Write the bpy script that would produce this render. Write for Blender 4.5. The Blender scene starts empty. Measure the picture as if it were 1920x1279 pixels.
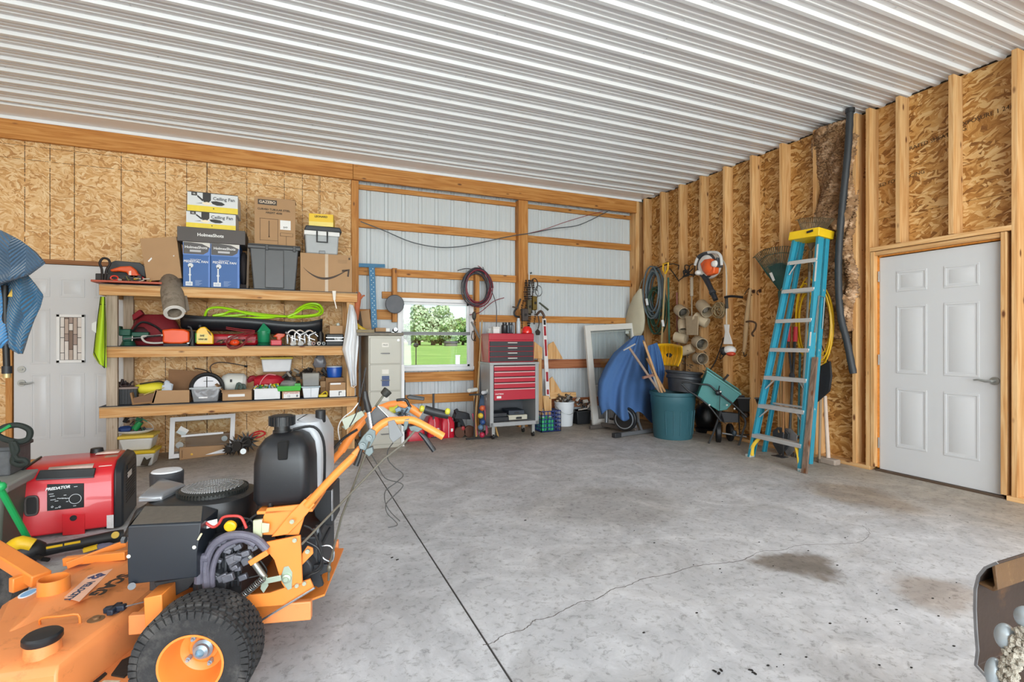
import bpy, math, random
from mathutils import Vector as V, Matrix
R = math.radians
C = bpy.context.scene.collection
# ---------------------------------------------------------------- camera, sky, lights, exposure
YAW, FPX, EYE = R(23.3), 960.0, 1.25
cam = bpy.data.objects.new('camera', bpy.data.cameras.new('camera')); C.objects.link(cam)
cam.data.lens = 18.0; cam.data.sensor_width = 36.0; cam.data.clip_start = .02; cam.data.clip_end = 2000
cam.location = (0, 0, EYE); cam.rotation_euler = (R(90), 0, -YAW)
sc = bpy.context.scene
sc.camera = cam
wd = bpy.data.worlds.new('sky'); sc.world = wd; wd.use_nodes = True
_n = wd.node_tree.nodes; _bg = _n['Background']
_sk = _n.new('ShaderNodeTexSky'); _sk.sky_type = 'NISHITA'; _sk.sun_disc = False
_sk.sun_elevation = R(48); _sk.sun_rotation = R(200); _sk.air_density = 1.0; _sk.dust_density = .35; _sk.ozone_density = 2.0
wd.node_tree.links.new(_sk.outputs[0], _bg.inputs[0]); _bg.inputs[1].default_value = .2

def lamp(name, kind, loc, rot, energy, col=(1, 1, 1), size=None, angle=None):
    l = bpy.data.lights.new(name, kind); l.energy = energy; l.color = col
    if kind == 'AREA': l.shape = 'RECTANGLE'; l.size, l.size_y = size
    if angle: l.angle = angle
    o = bpy.data.objects.new(name, l); C.objects.link(o); o.location = loc; o.rotation_euler = rot
    return o
lamp('sun', 'SUN', (0, -20, 30), (R(42), 0, R(-20)), 6.5, (1, .96, .9), angle=R(1))
lamp('garage_door_daylight', 'AREA', (0, -4.85, 1.65), (R(96), 0, 0), 850, (.89, .955, 1), size=(8, 3.0))
for _x, _y in ((-3.2, -1.2), (.4, -1.2), (3.6, -1.2), (-3.2, 1.6), (3.2, .4)):
    lamp('ceiling_fill', 'AREA', (_x, _y, 3.47), (0, 0, 0), 40, (.91, .96, 1), size=(1.2, .3))  # fill lights added overhead, out of view, to brighten the room
sc.view_settings.view_transform = 'Standard'; sc.view_settings.look = 'None'
sc.view_settings.exposure = -.17; sc.view_settings.gamma = 1.0; sc.view_settings.use_curve_mapping = False

# ---------------------------------------------------------------- helpers
def lin(h):
    h = h.lstrip('#'); o = []
    for i in (0, 2, 4):
        c = int(h[i:i+2], 16) / 255; o.append(c / 12.92 if c <= .04045 else ((c + .055) / 1.055) ** 2.4)
    return (*o, 1)
_mats = {}
def nodes(m):
    m.use_nodes = True; nt = m.node_tree
    return nt, nt.nodes['Principled BSDF'], nt.nodes.new, nt.links.new
def P(col, rough=.5, metal=0., var=.12, scale=12., bump=.0, alpha=1., trans=0., coat=0., emit=None, dirt=None):
    key = (col, rough, metal, var, scale, bump, alpha, trans, coat, emit, dirt)
    if key in _mats: return _mats[key]
    m = bpy.data.materials.new('paint_' + col.strip('#')); nt, b, N, L = nodes(m)
    tc = N('ShaderNodeTexCoord'); nz = N('ShaderNodeTexNoise'); nz.inputs['Scale'].default_value = scale; nz.inputs['Detail'].default_value = 5
    L(tc.outputs['Object'], nz.inputs['Vector'])
    mx = N('ShaderNodeMix'); mx.data_type = 'RGBA'
    a = lin(col); lo = tuple(x * (1 - var) for x in a[:3]); hi = tuple(min(1, x * (1 + var)) for x in a[:3])
    mx.inputs[6].default_value = (*lo, 1); mx.inputs[7].default_value = (*hi, 1)
    L(nz.outputs[0], mx.inputs[0]); out = mx.outputs[2]
    if dirt:
        n2 = N('ShaderNodeTexNoise'); n2.inputs['Scale'].default_value = dirt[1]; n2.inputs['Detail'].default_value = 8; n2.inputs['Roughness'].default_value = .7
        L(tc.outputs['Object'], n2.inputs['Vector'])
        cr = N('ShaderNodeValToRGB'); cr.color_ramp.elements[0].position = dirt[2]; cr.color_ramp.elements[1].position = dirt[2] + .12
        L(n2.outputs[0], cr.inputs[0]); m2 = N('ShaderNodeMix'); m2.data_type = 'RGBA'; m2.inputs[7].default_value = lin(dirt[0])
        L(cr.outputs[0], m2.inputs[0]); L(out, m2.inputs[6]); out = m2.outputs[2]
    L(out, b.inputs['Base Color'])
    b.inputs['Roughness'].default_value = rough; b.inputs['Metallic'].default_value = metal
    if alpha < 1: b.inputs['Alpha'].default_value = alpha
    if trans: b.inputs['Transmission Weight'].default_value = trans
    if coat: b.inputs['Coat Weight'].default_value = coat
    if bump:
        bp = N('ShaderNodeBump'); bp.inputs['Strength'].default_value = min(1, bump); bp.inputs['Distance'].default_value = .004
        n3 = N('ShaderNodeTexNoise'); n3.inputs['Scale'].default_value = scale * 8; L(tc.outputs['Object'], n3.inputs['Vector'])
        L(n3.outputs[0], bp.inputs['Height']); L(bp.outputs[0], b.inputs['Normal'])
    _mats[key] = m
    return m
def ramp(N, stops):
    r = N('ShaderNodeValToRGB'); e = r.color_ramp.elements
    while len(e) > 1: e.remove(e[-1])
    e[0].position = stops[0][0]; e[0].color = lin(stops[0][1])
    for p, c in stops[1:]: x = e.new(p); x.color = lin(c)
    return r
def wood(axis='x', lo='#a8703a', mid='#cf9a5c', hi='#e2b47c', rough=.65, dens=1.0):
    key = ('wood', axis, lo, mid, hi, dens)
    if key in _mats: return _mats[key]
    m = bpy.data.materials.new('wood'); nt, b, N, L = nodes(m)
    tc = N('ShaderNodeTexCoord'); oi = N('ShaderNodeObjectInfo'); ad = N('ShaderNodeVectorMath'); ad.operation = 'ADD'
    mu = N('ShaderNodeVectorMath'); mu.operation = 'SCALE'; cmb = N('ShaderNodeCombineXYZ')
    for i in range(3): L(oi.outputs['Random'], cmb.inputs[i])
    L(cmb.outputs[0], mu.inputs[0]); mu.inputs['Scale'].default_value = 37.0
    L(tc.outputs['Object'], ad.inputs[0]); L(mu.outputs[0], ad.inputs[1])
    mp = N('ShaderNodeMapping'); s = [26 * dens] * 3; s['xyz'.index(axis)] = 1.3 * dens; mp.inputs['Scale'].default_value = s
    L(ad.outputs[0], mp.inputs[0])
    nz = N('ShaderNodeTexNoise'); nz.inputs['Scale'].default_value = 1; nz.inputs['Detail'].default_value = 6; nz.inputs['Distortion'].default_value = 1.6
    L(mp.outputs[0], nz.inputs['Vector'])
    r = ramp(N, ((.22, lo), (.45, mid), (.62, hi), (.8, mid))); L(nz.outputs[0], r.inputs[0])
    mk = N('ShaderNodeMapping'); s2 = [9.0] * 3; s2['xyz'.index(axis)] = 3.6; mk.inputs['Scale'].default_value = s2; L(ad.outputs[0], mk.inputs[0])
    vo = N('ShaderNodeTexVoronoi'); vo.inputs['Scale'].default_value = .9; L(mk.outputs[0], vo.inputs['Vector'])
    kr = N('ShaderNodeValToRGB'); kr.color_ramp.elements[0].position = .06; kr.color_ramp.elements[0].color = (1, 1, 1, 1)
    kr.color_ramp.elements[1].position = .13; kr.color_ramp.elements[1].color = (0, 0, 0, 1); L(vo.outputs['Distance'], kr.inputs[0])
    mx = N('ShaderNodeMix'); mx.data_type = 'RGBA'; L(kr.outputs[0], mx.inputs[0]); L(r.outputs[0], mx.inputs[6]); mx.inputs[7].default_value = lin('#6e3f1c')
    hv = N('ShaderNodeHueSaturation'); ma = N('ShaderNodeMapRange'); ma.inputs['To Min'].default_value = .86; ma.inputs['To Max'].default_value = 1.08
    L(oi.outputs['Random'], ma.inputs[0]); L(ma.outputs[0], hv.inputs['Value']); L(mx.outputs[2], hv.inputs['Color'])
    L(hv.outputs[0], b.inputs['Base Color']); b.inputs['Roughness'].default_value = rough
    bp = N('ShaderNodeBump'); bp.inputs['Strength'].default_value = .25; bp.inputs['Distance'].default_value = .002
    L(nz.outputs[0], bp.inputs['Height']); L(bp.outputs[0], b.inputs['Normal'])
    _mats[key] = m; return m
def osb(plane='xz', tone=('#7e4a22', '#b07638', '#cf9c5e', '#e4bf8a'), lines=None, scale=1.0):
    m = bpy.data.materials.new('strand_board'); nt, b, N, L = nodes(m)
    tc = N('ShaderNodeTexCoord'); sp = N('ShaderNodeSeparateXYZ'); L(tc.outputs['Object'], sp.inputs[0])
    cb = N('ShaderNodeCombineXYZ'); L(sp.outputs['XYZ'.index(plane[0].upper())], cb.inputs[0]); L(sp.outputs[2], cb.inputs[1])
    wz = N('ShaderNodeTexNoise'); wz.inputs['Scale'].default_value = 3.2 * scale; wz.inputs['Detail'].default_value = 3; L(cb.outputs[0], wz.inputs['Vector'])
    ws = N('ShaderNodeVectorMath'); ws.operation = 'MULTIPLY_ADD'; ws.inputs[1].default_value = (.22, .22, 0)
    L(wz.outputs[1], ws.inputs[0]); L(cb.outputs[0], ws.inputs[2])
    cur = None; hgt = None
    for k, (ang, sx, sy, th) in enumerate(((8, 6, 24, 0), (52, 7, 30, .45), (-38, 8, 34, .5), (100, 8, 36, .62), (-8, 9, 42, .58), (28, 14, 60, .66))):
        mp = N('ShaderNodeMapping'); mp.vector_type = 'TEXTURE' if False else 'POINT'
        rt = N('ShaderNodeVectorRotate'); rt.rotation_type = 'Z_AXIS'; rt.inputs['Angle'].default_value = R(ang); L(ws.outputs[0], rt.inputs[0])
        mp.inputs['Location'].default_value = (k * 3.7, k * 1.9, 0); mp.inputs['Scale'].default_value = (sx * scale, sy * scale, 1); L(rt.outputs[0], mp.inputs[0])
        vo = N('ShaderNodeTexVoronoi'); vo.voronoi_dimensions = '2D'; vo.inputs['Scale'].default_value = 1; L(mp.outputs[0], vo.inputs['Vector'])
        se = N('ShaderNodeSeparateColor'); L(vo.outputs['Color'], se.inputs[0])
        gr = N('ShaderNodeTexNoise'); gr.noise_dimensions = '2D'; gr.inputs['Scale'].default_value = 1
        mg = N('ShaderNodeMapping'); mg.inputs['Scale'].default_value = (1, 6, 1); L(mp.outputs[0], mg.inputs[0]); L(mg.outputs[0], gr.inputs['Vector'])
        av = N('ShaderNodeMath'); av.operation = 'MULTIPLY_ADD'; av.inputs[1].default_value = .45; L(gr.outputs[0], av.inputs[0])
        sb = N('ShaderNodeMath'); sb.operation = 'MULTIPLY_ADD'; sb.inputs[1].default_value = .8; sb.inputs[2].default_value = -.12; L(se.outputs[0], sb.inputs[0]); L(sb.outputs[0], av.inputs[2])
        r = ramp(N, ((0, tone[0]), (.3, tone[1]), (.58, tone[2]), (.95, tone[3]))); L(av.outputs[0], r.inputs[0])
        if cur is None: cur = r.outputs[0]; hgt = se.outputs[0]; continue
        gt = N('ShaderNodeMath'); gt.operation = 'GREATER_THAN'; gt.inputs[1].default_value = th; L(se.outputs[1], gt.inputs[0])
        mx = N('ShaderNodeMix'); mx.data_type = 'RGBA'; L(gt.outputs[0], mx.inputs[0]); L(cur, mx.inputs[6]); L(r.outputs[0], mx.inputs[7]); cur = mx.outputs[2]
        mh = N('ShaderNodeMix'); L(gt.outputs[0], mh.inputs[0]); L(hgt, mh.inputs[2]); L(se.outputs[2], mh.inputs[3]); hgt = mh.outputs[0]
    bz = N('ShaderNodeTexNoise'); bz.inputs['Scale'].default_value = 1.1; L(cb.outputs[0], bz.inputs['Vector'])
    hv = N('ShaderNodeHueSaturation'); ma = N('ShaderNodeMapRange'); ma.inputs['To Min'].default_value = .8; ma.inputs['To Max'].default_value = 1.2
    L(bz.outputs[0], ma.inputs[0]); L(ma.outputs[0], hv.inputs['Value']); L(cur, hv.inputs['Color']); cur = hv.outputs[0]
    if lines:                                   # the layout lines printed on the boards
        for ax, step, off, w in lines:
            src = sp.outputs['XYZ'.index(ax)]
            a1 = N('ShaderNodeMath'); a1.operation = 'SUBTRACT'; a1.inputs[1].default_value = off; L(src, a1.inputs[0])
            a2 = N('ShaderNodeMath'); a2.operation = 'PINGPONG'; a2.inputs[1].default_value = step / 2; L(a1.outputs[0], a2.inputs[0])
            a3 = N('ShaderNodeMath'); a3.operation = 'LESS_THAN'; a3.inputs[1].default_value = w; L(a2.outputs[0], a3.inputs[0])
            mx = N('ShaderNodeMix'); mx.data_type = 'RGBA'; mx.inputs[7].default_value = lin('#3c2514'); L(cur, mx.inputs[6])
            dn = N('ShaderNodeTexNoise'); dn.inputs['Scale'].default_value = 30; L(cb.outputs[0], dn.inputs['Vector'])
            d2 = N('ShaderNodeMath'); d2.operation = 'GREATER_THAN'; d2.inputs[1].default_value = .42; L(dn.outputs[0], d2.inputs[0])
            d3 = N('ShaderNodeMath'); d3.operation = 'MULTIPLY'; L(a3.outputs[0], d3.inputs[0]); L(d2.outputs[0], d3.inputs[1]); L(d3.outputs[0], mx.inputs[0]); cur = mx.outputs[2]
    L(cur, b.inputs['Base Color']); b.inputs['Roughness'].default_value = .6
    bp = N('ShaderNodeBump'); bp.inputs['Strength'].default_value = .5; bp.inputs['Distance'].default_value = .003; L(hgt, bp.inputs['Height']); L(bp.outputs[0], b.inputs['Normal'])
    return m

class B:                                        # gathers shapes into one mesh
    def __init__(s): s.v = []; s.f = []; s.m = []; s.mi = 0; s.g = []; s.gi = 0
    def cut(s): s.gi += 1; return s             # what follows is a separate piece
    def mat(s, i): s.mi = i; return s
    def add(s, vs, fs):
        n = len(s.v); s.v += [tuple(v) for v in vs]; s.f += [tuple(n + i for i in f) for f in fs]; s.m += [s.mi] * len(fs); s.g += [s.gi] * len(fs); return s
    def box(s, x0, x1, y0, y1, z0, z1, M=None, tx=0, ty=0):   # tx, ty: how far the bottom draws in
        vs = [V(p) for p in ((x0+tx, y0+ty, z0), (x1-tx, y0+ty, z0), (x1-tx, y1-ty, z0), (x0+tx, y1-ty, z0), (x0, y0, z1), (x1, y0, z1), (x1, y1, z1), (x0, y1, z1))]
        if M: vs = [M @ v for v in vs]
        return s.add(vs, ((3, 2, 1, 0), (4, 5, 6, 7), (0, 1, 5, 4), (1, 2, 6, 5), (2, 3, 7, 6), (3, 0, 4, 7)))
    def beam(s, p0, p1, w, t, up=(0, 0, 1)):
        p0, p1 = V(p0), V(p1); d = (p1 - p0).normalized(); up = V(up)
        a = d.cross(up)
        if a.length < 1e-4: a = d.cross(V((1, 0, 0)))
        a.normalize(); u = a.cross(d)
        vs = [p + a * i * w / 2 + u * j * t / 2 for p in (p0, p1) for i, j in ((-1, -1), (1, -1), (1, 1), (-1, 1))]
        return s.add(vs, ((0, 1, 2, 3), (7, 6, 5, 4), (0, 4, 5, 1), (1, 5, 6, 2), (2, 6, 7, 3), (3, 7, 4, 0)))
    def tube(s, pts, r, n=8, closed=False, cap=True):
        pts = [V(p) for p in pts]; k = len(pts); rs = r if isinstance(r, (list, tuple)) else [r] * k
        def tan(i):
            if closed: return (pts[(i+1) % k] - pts[i-1]).normalized()
            return (pts[min(i+1, k-1)] - pts[max(i-1, 0)]).normalized()
        t = tan(0); a = t.orthogonal().normalized(); vs = []; fs = []
        for i in range(k):
            t2 = tan(i); q = t.rotation_difference(t2); a = q @ a; a = (a - t2 * a.dot(t2)).normalized(); b = t2.cross(a); t = t2
            vs += [pts[i] + (a * math.cos(2*math.pi*j/n) + b * math.sin(2*math.pi*j/n)) * rs[i] for j in range(n)]
        for i in range(k if closed else k - 1):
            i2 = (i + 1) % k
            fs += [(i*n + j, i*n + (j+1) % n, i2*n + (j+1) % n, i2*n + j) for j in range(n)]
        if not closed and cap: fs += [tuple(range(n))[::-1], tuple((k-1)*n + j for j in range(n))]
        return s.add(vs, fs)
    def cyl(s, p0, p1, r0, r1=None, n=16): return s.tube([p0, p1], [r0, r0 if r1 is None else r1], n)
    def lathe(s, c, prof, n=24, axis=(0, 0, 1), sx=1, sy=1, cap=True):
        c = V(c); ax = V(axis).normalized(); q = V((0, 0, 1)).rotation_difference(ax); vs = []; fs = []
        for r, z in prof: vs += [c + q @ V((r*sx*math.cos(2*math.pi*j/n), r*sy*math.sin(2*math.pi*j/n), z)) for j in range(n)]
        for i in range(len(prof) - 1): fs += [(i*n + j, i*n + (j+1) % n, (i+1)*n + (j+1) % n, (i+1)*n + j) for j in range(n)]
        if cap and prof[0][0] > 1e-5: fs.append(tuple(range(n))[::-1])
        if cap and prof[-1][0] > 1e-5: fs.append(tuple((len(prof)-1)*n + j for j in range(n)))
        return s.add(vs, fs)
    def prism(s, pts, vec):
        n = len(pts); pts = [V(p) for p in pts]; vec = V(vec); vs = pts + [p + vec for p in pts]
        return s.add(vs, [tuple(range(n))[::-1], tuple(range(n, 2*n))] + [(i, (i+1) % n, n + (i+1) % n, n + i) for i in range(n)])
    def loft(s, rings, cap=True):
        n = len(rings[0]); vs = [V(p) for r in rings for p in r]; fs = []
        for i in range(len(rings) - 1): fs += [(i*n + j, i*n + (j+1) % n, (i+1)*n + (j+1) % n, (i+1)*n + j) for j in range(n)]
        if cap: fs += [tuple(range(n))[::-1], tuple((len(rings)-1)*n + j for j in range(n))]
        return s.add(vs, fs)
    def ball(s, c, r, n=12, M=None, amp=0, seed=0):
        rr = r if isinstance(r, (list, tuple)) else (r, r, r); c = V(c); vs = []; fs = []; rg = random.Random(seed); m = n // 2
        for i in range(m + 1):
            for j in range(n):
                a = math.pi * i / m; b = 2*math.pi*j/n; k = 1 + (rg.uniform(-amp, amp) if 0 < i < m else 0)
                p = V((math.sin(a)*math.cos(b)*rr[0], math.sin(a)*math.sin(b)*rr[1], math.cos(a)*rr[2])) * k
                vs.append(c + (M @ p if M else p))
        for i in range(m): fs += [(i*n + j, (i+1)*n + j, (i+1)*n + (j+1) % n, i*n + (j+1) % n) for j in range(n)]
        return s.add(vs, fs)
    def sheet(s, fn, nu, nv):
        vs = [fn(i / nu, j / nv) for j in range(nv + 1) for i in range(nu + 1)]
        return s.add(vs, [(j*(nu+1)+i, j*(nu+1)+i+1, (j+1)*(nu+1)+i+1, (j+1)*(nu+1)+i) for j in range(nv) for i in range(nu)])

def ray(u, v):
    a = (u - 960) / FPX; b = (639 - v) / FPX; c, s = math.cos(YAW), math.sin(YAW)
    return V((a * c + s, c - a * s, b))
EYEP = V((0, 0, EYE))
class T:                                        # a thing: a frame at its base; x/y/z(u,v,k) read a point off a plane of that frame
    def __init__(s, loc=(0, 0, 0), rz=0., M=None):
        s.M = M if M else Matrix.Translation(V(loc)) @ Matrix.Rotation(R(rz), 4, 'Z'); s.I = s.M.inverted(); s.o = None
    def pl(s, u, v, k, val):
        d = s.I.to_3x3() @ ray(u, v); o = s.I @ EYEP; t = (val - o[k]) / d[k]; return o + d * t
    def x(s, u, v, k): return s.pl(u, v, 0, k)
    def y(s, u, v, k): return s.pl(u, v, 1, k)
    def z(s, u, v, k): return s.pl(u, v, 2, k)
    def ys(s, pts, k): return [s.pl(u, v, 1, k) for u, v in pts]
    def xs(s, pts, k): return [s.pl(u, v, 0, k) for u, v in pts]
    def zs(s, pts, k): return [s.pl(u, v, 2, k) for u, v in pts]
    def part(s, name, b, mats, parent=None, **k): return mesh(name, b, mats, parent or s.o, **k)
W = T()
def mesh(name, b, mats, parent=None, smooth=35, bev=0, sub=0, solid=0, label=None, kind=None):
    if any(b.g) and kind is None:
        for g in sorted(set(b.g)):
            nb = B(); ix = {}
            for f, mi, gg in zip(b.f, b.m, b.g):
                if gg != g: continue
                nb.f.append(tuple(ix.setdefault(i, len(ix)) for i in f)); nb.m.append(mi)
            nb.v = [b.v[i] for i in ix]; nb.g = [0] * len(nb.f); o = mesh(name, nb, mats, parent, smooth, bev, sub, solid, label)
        return o
    me = bpy.data.meshes.new(name); me.from_pydata(b.v, [], b.f)
    for m in (mats if isinstance(mats, (list, tuple)) else [mats]): me.materials.append(m)
    if any(b.m): me.polygons.foreach_set('material_index', b.m)
    import bmesh
    bm = bmesh.new(); bm.from_mesh(me); bmesh.ops.remove_doubles(bm, verts=bm.verts, dist=1e-5) if sub else None
    if not solid: bmesh.ops.recalc_face_normals(bm, faces=bm.faces)
    bm.to_mesh(me); bm.free()
    if smooth: me.shade_smooth() if hasattr(me, 'shade_smooth') else None; me.set_sharp_from_angle(angle=R(smooth))
    o = bpy.data.objects.new(name, me); C.objects.link(o)
    if parent: o.parent = parent
    if solid: md = o.modifiers.new('thickness', 'SOLIDIFY'); md.thickness = solid; md.offset = 0
    if bev: md = o.modifiers.new('edges', 'BEVEL'); md.width = bev; md.segments = 2; md.limit_method = 'ANGLE'; md.angle_limit = R(40)
    if sub: md = o.modifiers.new('round', 'SUBSURF'); md.levels = md.render_levels = sub
    if label: o['label'] = label
    if kind: o['kind'] = kind
    return o
def tag(o, label, cat, group=None):
    o['label'] = label; o['category'] = cat
    if group: o['group'] = group
    return o
def thing(name, label, cat, loc=(0, 0, 0), rz=0., group=None, M=None):
    t = T(loc, rz, M); o = bpy.data.objects.new(name, None); o.empty_display_size = .1; C.objects.link(o); o.matrix_world = t.M; tag(o, label, cat, group); t.o = o; return t
def solo(name, b, mats, label, cat, group=None, **k): return tag(mesh(name, b, mats, None, **k), label, cat, group)
def struct(name, b=None, mats=None, **k):
    if b is None: o = bpy.data.objects.new(name, None); C.objects.link(o)
    else: o = mesh(name, b, mats, **k)
    o['kind'] = 'structure'; return o
def smooth(pts, n=5, closed=False):            # Catmull-Rom
    pts = [V(p) for p in pts]; k = len(pts); out = []
    for i in range(k if closed else k - 1):
        p = [pts[(i+j-1) % k] if closed else pts[max(0, min(k-1, i+j-1))] for j in range(4)]
        for q in range(n):
            t = q / n; out.append(.5 * ((2*p[1]) + (-p[0]+p[2])*t + (2*p[0]-5*p[1]+4*p[2]-p[3])*t*t + (-p[0]+3*p[1]-3*p[2]+p[3])*t**3))
    if not closed: out.append(pts[-1])
    return out
def coil(c, r, a=(1, 0, 0), b=(0, 0, 1), turns=6, jit=.08, seed=0, n=22, dep=(0, 1, 0), dd=.06, rz=1.0):
    rg = random.Random(seed); c, a, b, dep = V(c), V(a), V(b), V(dep); out = []; ph = [rg.uniform(0, 6.3) for _ in range(4)]
    for i in range(int(turns * n) + 1):
        t = 2*math.pi*i/n; w = i / (turns * n); k = r * (1 + jit * math.sin(t*.37 + ph[0]) + jit * .7 * math.sin(t * .61 + ph[1]))
        out.append(c + a * (math.cos(t) * k + jit*r*.5*math.sin(t*.23+ph[2])) + b * (math.sin(t) * k * rz + jit*r*.6*math.sin(t*.31+ph[3])) + dep * (dd * (w - .5) + .01 * math.sin(t * .53)))
    return out
def text(t, s, pos, right, up, size, mat, parent=None, bold=0.0, ext=.0006, name='lettering', align='CENTER', shear=0):
    cu = bpy.data.curves.new('t', 'FONT'); cu.body = s; cu.size = size; cu.align_x = align; cu.align_y = 'CENTER'; cu.extrude = ext; cu.offset = bold; cu.resolution_u = 2; cu.shear = shear
    to = bpy.data.objects.new('t', cu); C.objects.link(to); bpy.context.view_layer.update()
    me = bpy.data.meshes.new_from_object(to); bpy.data.objects.remove(to); me.name = name
    r = V(right).normalized(); u = V(up); u = (u - r * u.dot(r)).normalized(); n = r.cross(u)
    Mx = Matrix((r, u, n)).transposed().to_4x4(); Mx.translation = V(pos); me.transform(Mx)
    me.materials.clear(); me.materials.append(mat)
    o = bpy.data.objects.new(name, me); C.objects.link(o); o.parent = parent or t.o; return o
RN = random.Random(5)
# ---------------------------------------------------------------- setting
PINE = dict(lo='#b97f45', mid='#d3a066', hi='#e3b983')
GOLD = dict(lo='#9a5c22', mid='#bd7c38', hi='#cf9450')
STEEL = P('#dfe2e2', .42, 0, .03, 3)
BLACK = P('#17181a', .5, 0, .3); DARK = P('#2b2c2f', .6, 0, .25); WHITE = P('#e8e8e6', .4, 0, .03); CHROME = P('#b9bcc0', .25, .9, .08); ZINC = P('#a7aaa8', .4, .7, .15)
def concrete():
    m = bpy.data.materials.new('concrete'); nt, b, N, L = nodes(m); tc = N('ShaderNodeTexCoord')
    def nz(s, d=6, dist=0, ro=.6):
        n = N('ShaderNodeTexNoise'); n.inputs['Scale'].default_value = s; n.inputs['Detail'].default_value = d; n.inputs['Distortion'].default_value = dist; n.inputs['Roughness'].default_value = ro
        L(tc.outputs['Object'], n.inputs['Vector']); return n
    r = ramp(N, ((.3, '#a5a6a9'), (.47, '#b6b7ba'), (.58, '#c3c4c7'), (.72, '#d4d5d7'))); L(nz(2.2, 10, 1.6, .68).outputs[0], r.inputs[0]); cur = r.outputs[0]
    def mul(fac, col):
        nonlocal cur
        mx = N('ShaderNodeMix'); mx.data_type = 'RGBA'; mx.blend_type = 'MULTIPLY'; L(fac, mx.inputs[0]); L(cur, mx.inputs[6]); mx.inputs[7].default_value = lin(col); cur = mx.outputs[2]
    f1 = ramp(N, ((.52, '#000000'), (.7, '#ffffff'))); L(nz(26, 8, .6, .75).outputs[0], f1.inputs[0]); mul(f1.outputs[0], '#b0aeab')
    f2 = ramp(N, ((.5, '#000000'), (.75, '#b0b0b0'))); L(nz(.8, 5, 2.5).outputs[0], f2.inputs[0]); mul(f2.outputs[0], '#c9c0b4')
    wv = nz(3, 4); sp = N('ShaderNodeVectorMath'); sp.operation = 'MULTIPLY_ADD'; sp.inputs[1].default_value = (.5, .5, 0); L(wv.outputs[1], sp.inputs[0]); L(tc.outputs['Object'], sp.inputs[2])
    for (x, y, rad, sx, col) in STAINS:
        su = N('ShaderNodeVectorMath'); su.operation = 'SUBTRACT'; su.inputs[1].default_value = (x + .25, y + .25, 0); L(sp.outputs[0], su.inputs[0])
        sc_ = N('ShaderNodeVectorMath'); sc_.operation = 'MULTIPLY'; sc_.inputs[1].default_value = (1 / sx, 1, 0); L(su.outputs[0], sc_.inputs[0])
        ln = N('ShaderNodeVectorMath'); ln.operation = 'LENGTH'; L(sc_.outputs[0], ln.inputs[0])
        mr = N('ShaderNodeMapRange'); mr.interpolation_type = 'SMOOTHSTEP'; mr.inputs['From Min'].default_value = rad * .55; mr.inputs['From Max'].default_value = rad * 1.15; mr.inputs['To Min'].default_value = 1; mr.inputs['To Max'].default_value = 0
        L(ln.outputs[1], mr.inputs[0]); mul(mr.outputs[0], col)
    # floor dust is browner towards the walls, where nobody walks
    se = N('ShaderNodeSeparateXYZ'); L(sp.outputs[0], se.inputs[0])
    for k, a, c_ in ((1, 5.2, 6.6), (0, 3.9, 5.2)):
        mr = N('ShaderNodeMapRange'); mr.interpolation_type = 'SMOOTHSTEP'; mr.inputs['From Min'].default_value = a; mr.inputs['From Max'].default_value = c_; L(se.outputs[k], mr.inputs[0]); mul(mr.outputs[0], '#e2d4c0')
    L(cur, b.inputs['Base Color']); b.inputs['Roughness'].default_value = .62
    bp = N('ShaderNodeBump'); bp.inputs['Strength'].default_value = .25; bp.inputs['Distance'].default_value = .004; L(nz(40, 6).outputs[0], bp.inputs['Height']); L(bp.outputs[0], b.inputs['Normal'])
    return m
STAINS = [(2.62, 1.99, .17, 1.3, '#a89e93'), (2.95, 1.5, .26, 1.0, '#ddd2c8'), (2.2, 3.3, .5, 1.6, '#ebe9e6'), (4.2, 2.7, .5, .7, '#dcd0c2')]
MC = concrete()
floor = struct('floor')
jx = .742
for x0, x1, y0, y1 in ((-5.5, jx - .005, -5, 3.9), (-5.5, jx - .005, 3.9, 6.98), (jx + .005, 5.32, -5, 6.98)):
    mesh('slab', B().box(x0, x1, y0, y1, -.15, 0), MC, floor)
mesh('joint_filler', B().box(jx - .005, jx + .005, -5, 6.98, -.15, -.004), P('#3d3a38', .9), floor)
crk = [W.z(u, v, 0) for u, v in ((905, 1210), (925, 1204), (945, 1190), (985, 1178), (1003, 1163), (1030, 1157), (1064, 1140), (1090, 1128), (1118, 1124), (1150, 1104), (1176, 1098), (1205, 1085), (1255, 1076), (1300, 1062), (1348, 1056), (1392, 1050), (1425, 1034), (1466, 1031), (1500, 1022), (1560, 1020), (1612, 1016), (1630, 1000), (1616, 984))]
b = B(); prev = None
cp = smooth(crk, 7)
for i, p in enumerate(cp):
    w = (.0012 + .0011 * RN.random()) * (1 if i < 110 else .5); q = p + V((RN.uniform(-.004, .004), RN.uniform(-.004, .004), 0))
    if prev is not None: b.beam(prev, q, w * 2, .0012)
    prev = q
mesh('crack', b, P('#5d5752', .95), floor, smooth=0)
b = B()
for i in range(60):                           # specks of dirt and leaf scraps
    p = W.z(RN.uniform(1150, 1800), RN.uniform(900, 1270), .001); r = RN.uniform(.002, .006); b.ball(p, (r * 1.6, r, .0015), 6)
for u, v in ((1340, 1258), (1352, 1256), (1348, 1262), (1408, 1256), (1415, 1262), (985, 975), (735, 1045), (745, 1049)):
    p = W.z(u, v, .002); b.ball(p, (.012, .005, .002), 6, Matrix.Rotation(RN.uniform(0, 3), 3, 'Z'), .3, i)
mesh('debris', b, P('#1d1a18', .9), floor, kind='stuff')

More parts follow.
